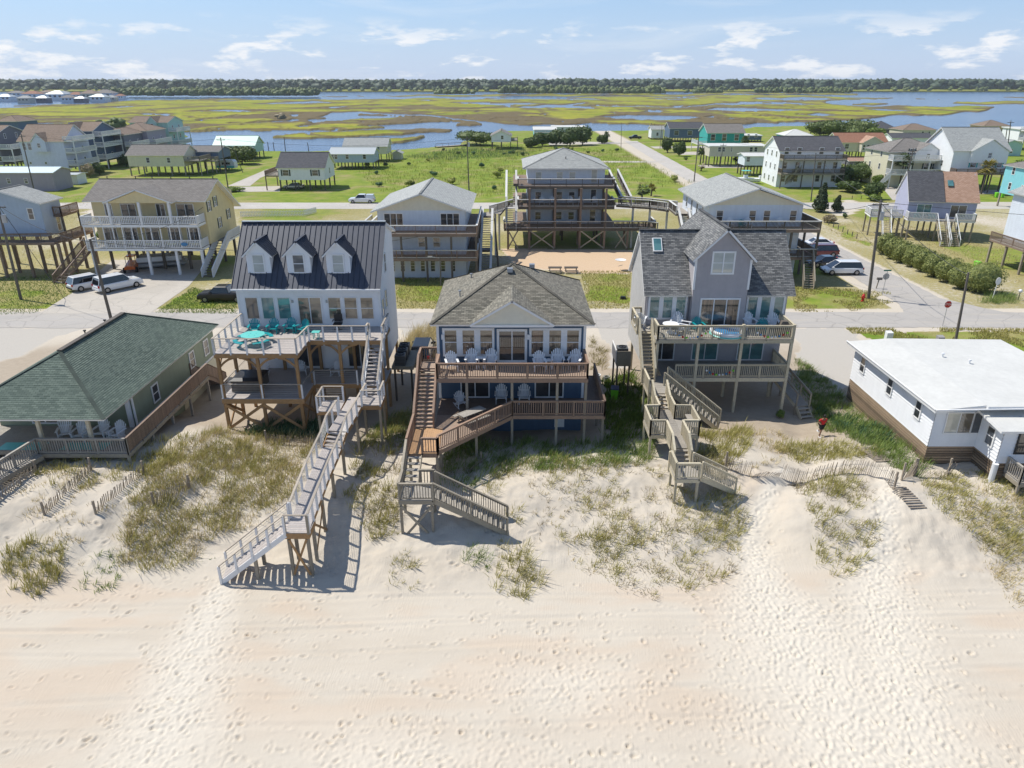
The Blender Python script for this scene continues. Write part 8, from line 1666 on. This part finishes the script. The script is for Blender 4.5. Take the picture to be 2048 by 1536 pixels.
def palm(u, v, h, label, mat='palm_leaf', n=40, fl=1.7):
    p = G(u, v); t = thing('palm_tree', label, 'palm', p); MB().cyl(p, p+Vector((.1, 0, h)), .2, .15, 8).build('trunk', 'bark', t); rr = np.random.default_rng(int(u)); m = MB(); c = p+Vector((.1, 0, h))
    for k in range(n):
        a = rr.uniform(0, 6.28); e = rr.uniform(-.5, 1.2); d = Vector((math.cos(a)*math.cos(e), math.sin(a)*math.cos(e), math.sin(e))); L = fl*rr.uniform(.75, 1.1); s = d.cross(Vector((0, 0, 1))).normalized(); prev = c
        for j in range(1, 4): prev = c+d*L*j/4-Vector((0, 0, .10*L*(j/4)**2)); 
        hub = c+d*L*.5
        for q in range(9):                                            # fan of narrow leaflets
            f = (q-4)/4.; tip = hub+(d*math.cos(f*1.1)+s*math.sin(f*1.1))*L*.62-Vector((0, 0, .28*L*abs(f)+.12*L)); m.face([hub-s*.05, hub+s*.05, lerp(hub, tip, .6)+s*.13, tip, lerp(hub, tip, .6)-s*.13])
        m.face([c-s*.03, c+s*.03, hub+s*.02, hub-s*.02])
    m.build('fronds', mat, t)
palm(1283, 402, 2.4, 'dark palm right of the hip roofed house', n=34); palm(1302, 392, 1.6, 'small palm next to the dark palm', 'palm_yellow', 18, 1.3); palm(1400, 328, 3.6, 'palm before the beige mobile home'); palm(1486, 318, 6.0, 'tall palm in front of the beige mobile home'); palm(1474, 330, 2.0, 'low palm beside the pale blue cabin'); palm(1797, 376, 6.2, 'palm before the cream villa', n=34, fl=2.1); palm(1902, 378, 6.0, 'palm between the villas', n=34, fl=2.1); palm(1962, 388, 5.6, 'yellowing palm behind the salmon roof', 'palm_yellow', 40, 2.4); palm(1212, 285, 3.0, 'palm near the bend by the far water'); palm(1402, 342, 1.2, 'low dead palm by the street', 'grass_brown', 12, 1.3)
# ---- woods on the far shore: one mass, trees far too many to count
def wood_mass(name, label, line, rows, hgt, w, mat, seed, kind='round'):
    r = np.random.default_rng(seed); V_ = []; F_ = []; o = 0
    for (x, y, h0) in line:
        for k in range(rows):
            h = h0*r.uniform(.86, 1.04)*hgt; cx, cy = x+r.normal(0, w), y+k*w*1.6+r.normal(0, w*.4); rw_ = w*r.uniform(.7, 1.3); nl = 3
            for j in range(nl):
                c = np.array([cx+r.normal(0, rw_*.35), cy+r.normal(0, rw_*.35), h*(.45+.22*j)]); q = np.array([rw_*(1-.2*j), rw_*(1-.2*j), h*(.42-.10*j)]); ng = 7
                ring = [(0, 1.0), (.75, .55), (1., .0), (.8, -.6)]
                vs = []
                for (rr_, zz_) in ring:
                    for s in range(ng): a = 6.283*s/ng+r.uniform(-.3, .3); kf = r.uniform(.72, 1.22); vs.append(c+q*np.array([rr_*kf*math.cos(a), rr_*kf*math.sin(a), zz_*kf]))
                V_ += vs
                for a in range(3):
                    for s in range(ng): F_.append((o+a*ng+s, o+(a+1)*ng+s, o+(a+1)*ng+(s+1) % ng, o+a*ng+(s+1) % ng))
                o += len(vs)
    return npmesh(name, np.array(V_), np.array(F_), mat, kind='stuff', label=label, cat='wood')
def shore_line(us, v, step, hfun):
    out = []
    for u0, u1 in zip(us, us[1:]):
        p, q = G(u0, v, -.3), G(u1, v, -.3); n = max(1, int((q-p).length/step)); out += [(*lerp(p, q, (k+.5)/n)[:2], hfun()) for k in range(n)]
    return out
r9 = np.random.default_rng(31)
fw = [(x, fy+12+r9.uniform(0, 30)+60*fbm(np.array([x/300.]), np.array([.5]))[0], 1.0+.25*(fbm(np.array([x/160.]), np.array([3.5]))[0]-.5)) for x in np.arange(-2300, 2300, 7.5)]
wood_mass('far_wood', 'continuous dark pine wood along the far shore', fw, 3, 25.5, 14, 'pine_far', 41)
wood_mass('far_wood', 'brighter broadleaf fringe at the foot of the far pine wood', [(x, fy+4, 1) for x in np.arange(-2300, 2300, 13) if r9.random() < .55], 1, 11, 6, 'oak_far', 42)
wood_mass('wooded_island', 'wooded green island in the sound on the left', shore_line([228, 320, 420, 520, 622], 194.5, 7, lambda: r9.uniform(.8, 1.1)), 5, 13, 5.5, 'oak_far', 43)
wood_mass('wooded_island', 'small wooded islet left of the centre of the sound', shore_line([872, 905, 936], 190.5, 7, lambda: r9.uniform(.7, 1.0)), 3, 11, 5, 'oak_far', 44)
wood_mass('wooded_island', 'long wooded island in the centre of the sound', shore_line([1002, 1100, 1220, 1330], 190, 7, lambda: r9.uniform(.8, 1.15)), 3, 14, 6, 'oak_far', 45)
wood_mass('wooded_island', 'wooded islets right of the centre of the sound', shore_line([1382, 1440], 188, 7, lambda: r9.uniform(.7, 1.0))+shore_line([1512, 1600, 1700], 188, 7, lambda: r9.uniform(.7, 1.1)), 3, 12, 5, 'oak_far', 46)
wood_mass('wooded_island', 'wooded point at the right edge of the sound', shore_line([2000, 2150], 181, 8, lambda: r9.uniform(.8, 1.1)), 3, 12, 6, 'oak_far', 47)
wood_mass('marsh_thicket', 'dark thicket at the marsh edge behind the townhouses', shore_line([195, 220, 245], 262, 5, lambda: r9.uniform(.6, 1.1)), 2, 5.5, 3, 'oak_far', 48)
wood_mass('marsh_thicket', 'lone bushes out on the marsh', shore_line([545, 565], 242, 5, lambda: r9.uniform(.6, 1.0)), 2, 5, 2.5, 'grass_brown', 49)
# ---- small houses of the settlement across the water (left)
cl_ = ('white_siding', 'paleblue_siding', 'beige_siding', 'white_siding', 'darkgrey_siding', 'cream_siding'); rc_ = ('grey_metal', 'shingle_taupe', 'shingle_pale', 'shingle_rust', 'grey_metal', 'shingle_brown')
FARL = [q+' of the settlement across the sound' for q in ('white house at the extreme left', 'pale blue back row house at the left', 'beige shore house second from the left', 'white house with rust red roof', 'dark shore house with pale metal roof', 'cream back row house at the middle', 'tall white house at the middle', 'pale blue shore house at the middle', 'beige smallest back row house', 'white house just right of the middle', 'dark smallest shore house', 'tall cream house near the right', 'white shore house near the right', 'tall pale blue house near the wooded island', 'narrow beige house near the wooded island', 'last small white house beside the wooded island')]
for k, (u, v, w, hh) in enumerate(((8, 203, 26, 12), (30, 194, 26, 10), (48, 206, 22, 12), (62, 199, 28, 14), (84, 205, 20, 11), (92, 193, 24, 10), (112, 201, 30, 16), (135, 205, 22, 12), (124, 193, 18, 9), (150, 199, 24, 12), (160, 205, 18, 10), (178, 200, 26, 16), (196, 204, 26, 13), (208, 199, 30, 16), (222, 203, 16, 10), (240, 199, 14, 9))):
    b = G(u, v, -.2); d = b.y; px = d/FPX*1.08; ww, h1 = w*px, hh*px*.62; t = thing('waterfront_house', FARL[k], 'house', b, group='distant houses across the sound')
    MB().box(b.x-ww/2, b.x+ww/2, b.y, b.y+ww*.7, -.5, h1).build('wall', cl_[k % 6], t)
    hip(t, b.x-ww*.56, b.x+ww*.56, b.y-ww*.06, b.y+ww*.76, h1, h1+hh*px*.36, rc_[k % 6], exp=0)
    m = MB()
    for j in range(3): m = MB().box(b.x-ww*.36+j*ww*.28, b.x-ww*.36+j*ww*.28+ww*.14, b.y-.1, b.y, h1*.5, h1*.82); m.build('window', 'pane_dark', t)

# ---- summer haze over the sound: even, thin air round the whole scene
m, nt, b = _new('haze'); nt.nodes.remove(b); pv = _n(nt, 'ShaderNodeVolumePrincipled'); pv.inputs['Color'].default_value = (0.86, 0.92, 1.0, 1); pv.inputs['Density'].default_value = HAZE; pv.inputs['Anisotropy'].default_value = 0.2
nt.links.new(pv.outputs[0], nt.nodes['Material Output'].inputs['Volume'])
if HAZE: o = MB().box(-3700, 3700, -3200, 4400, -5.5, 48).build('haze', 'haze'); o['kind'] = 'stuff'; o['label'] = 'thin summer haze over the sound'
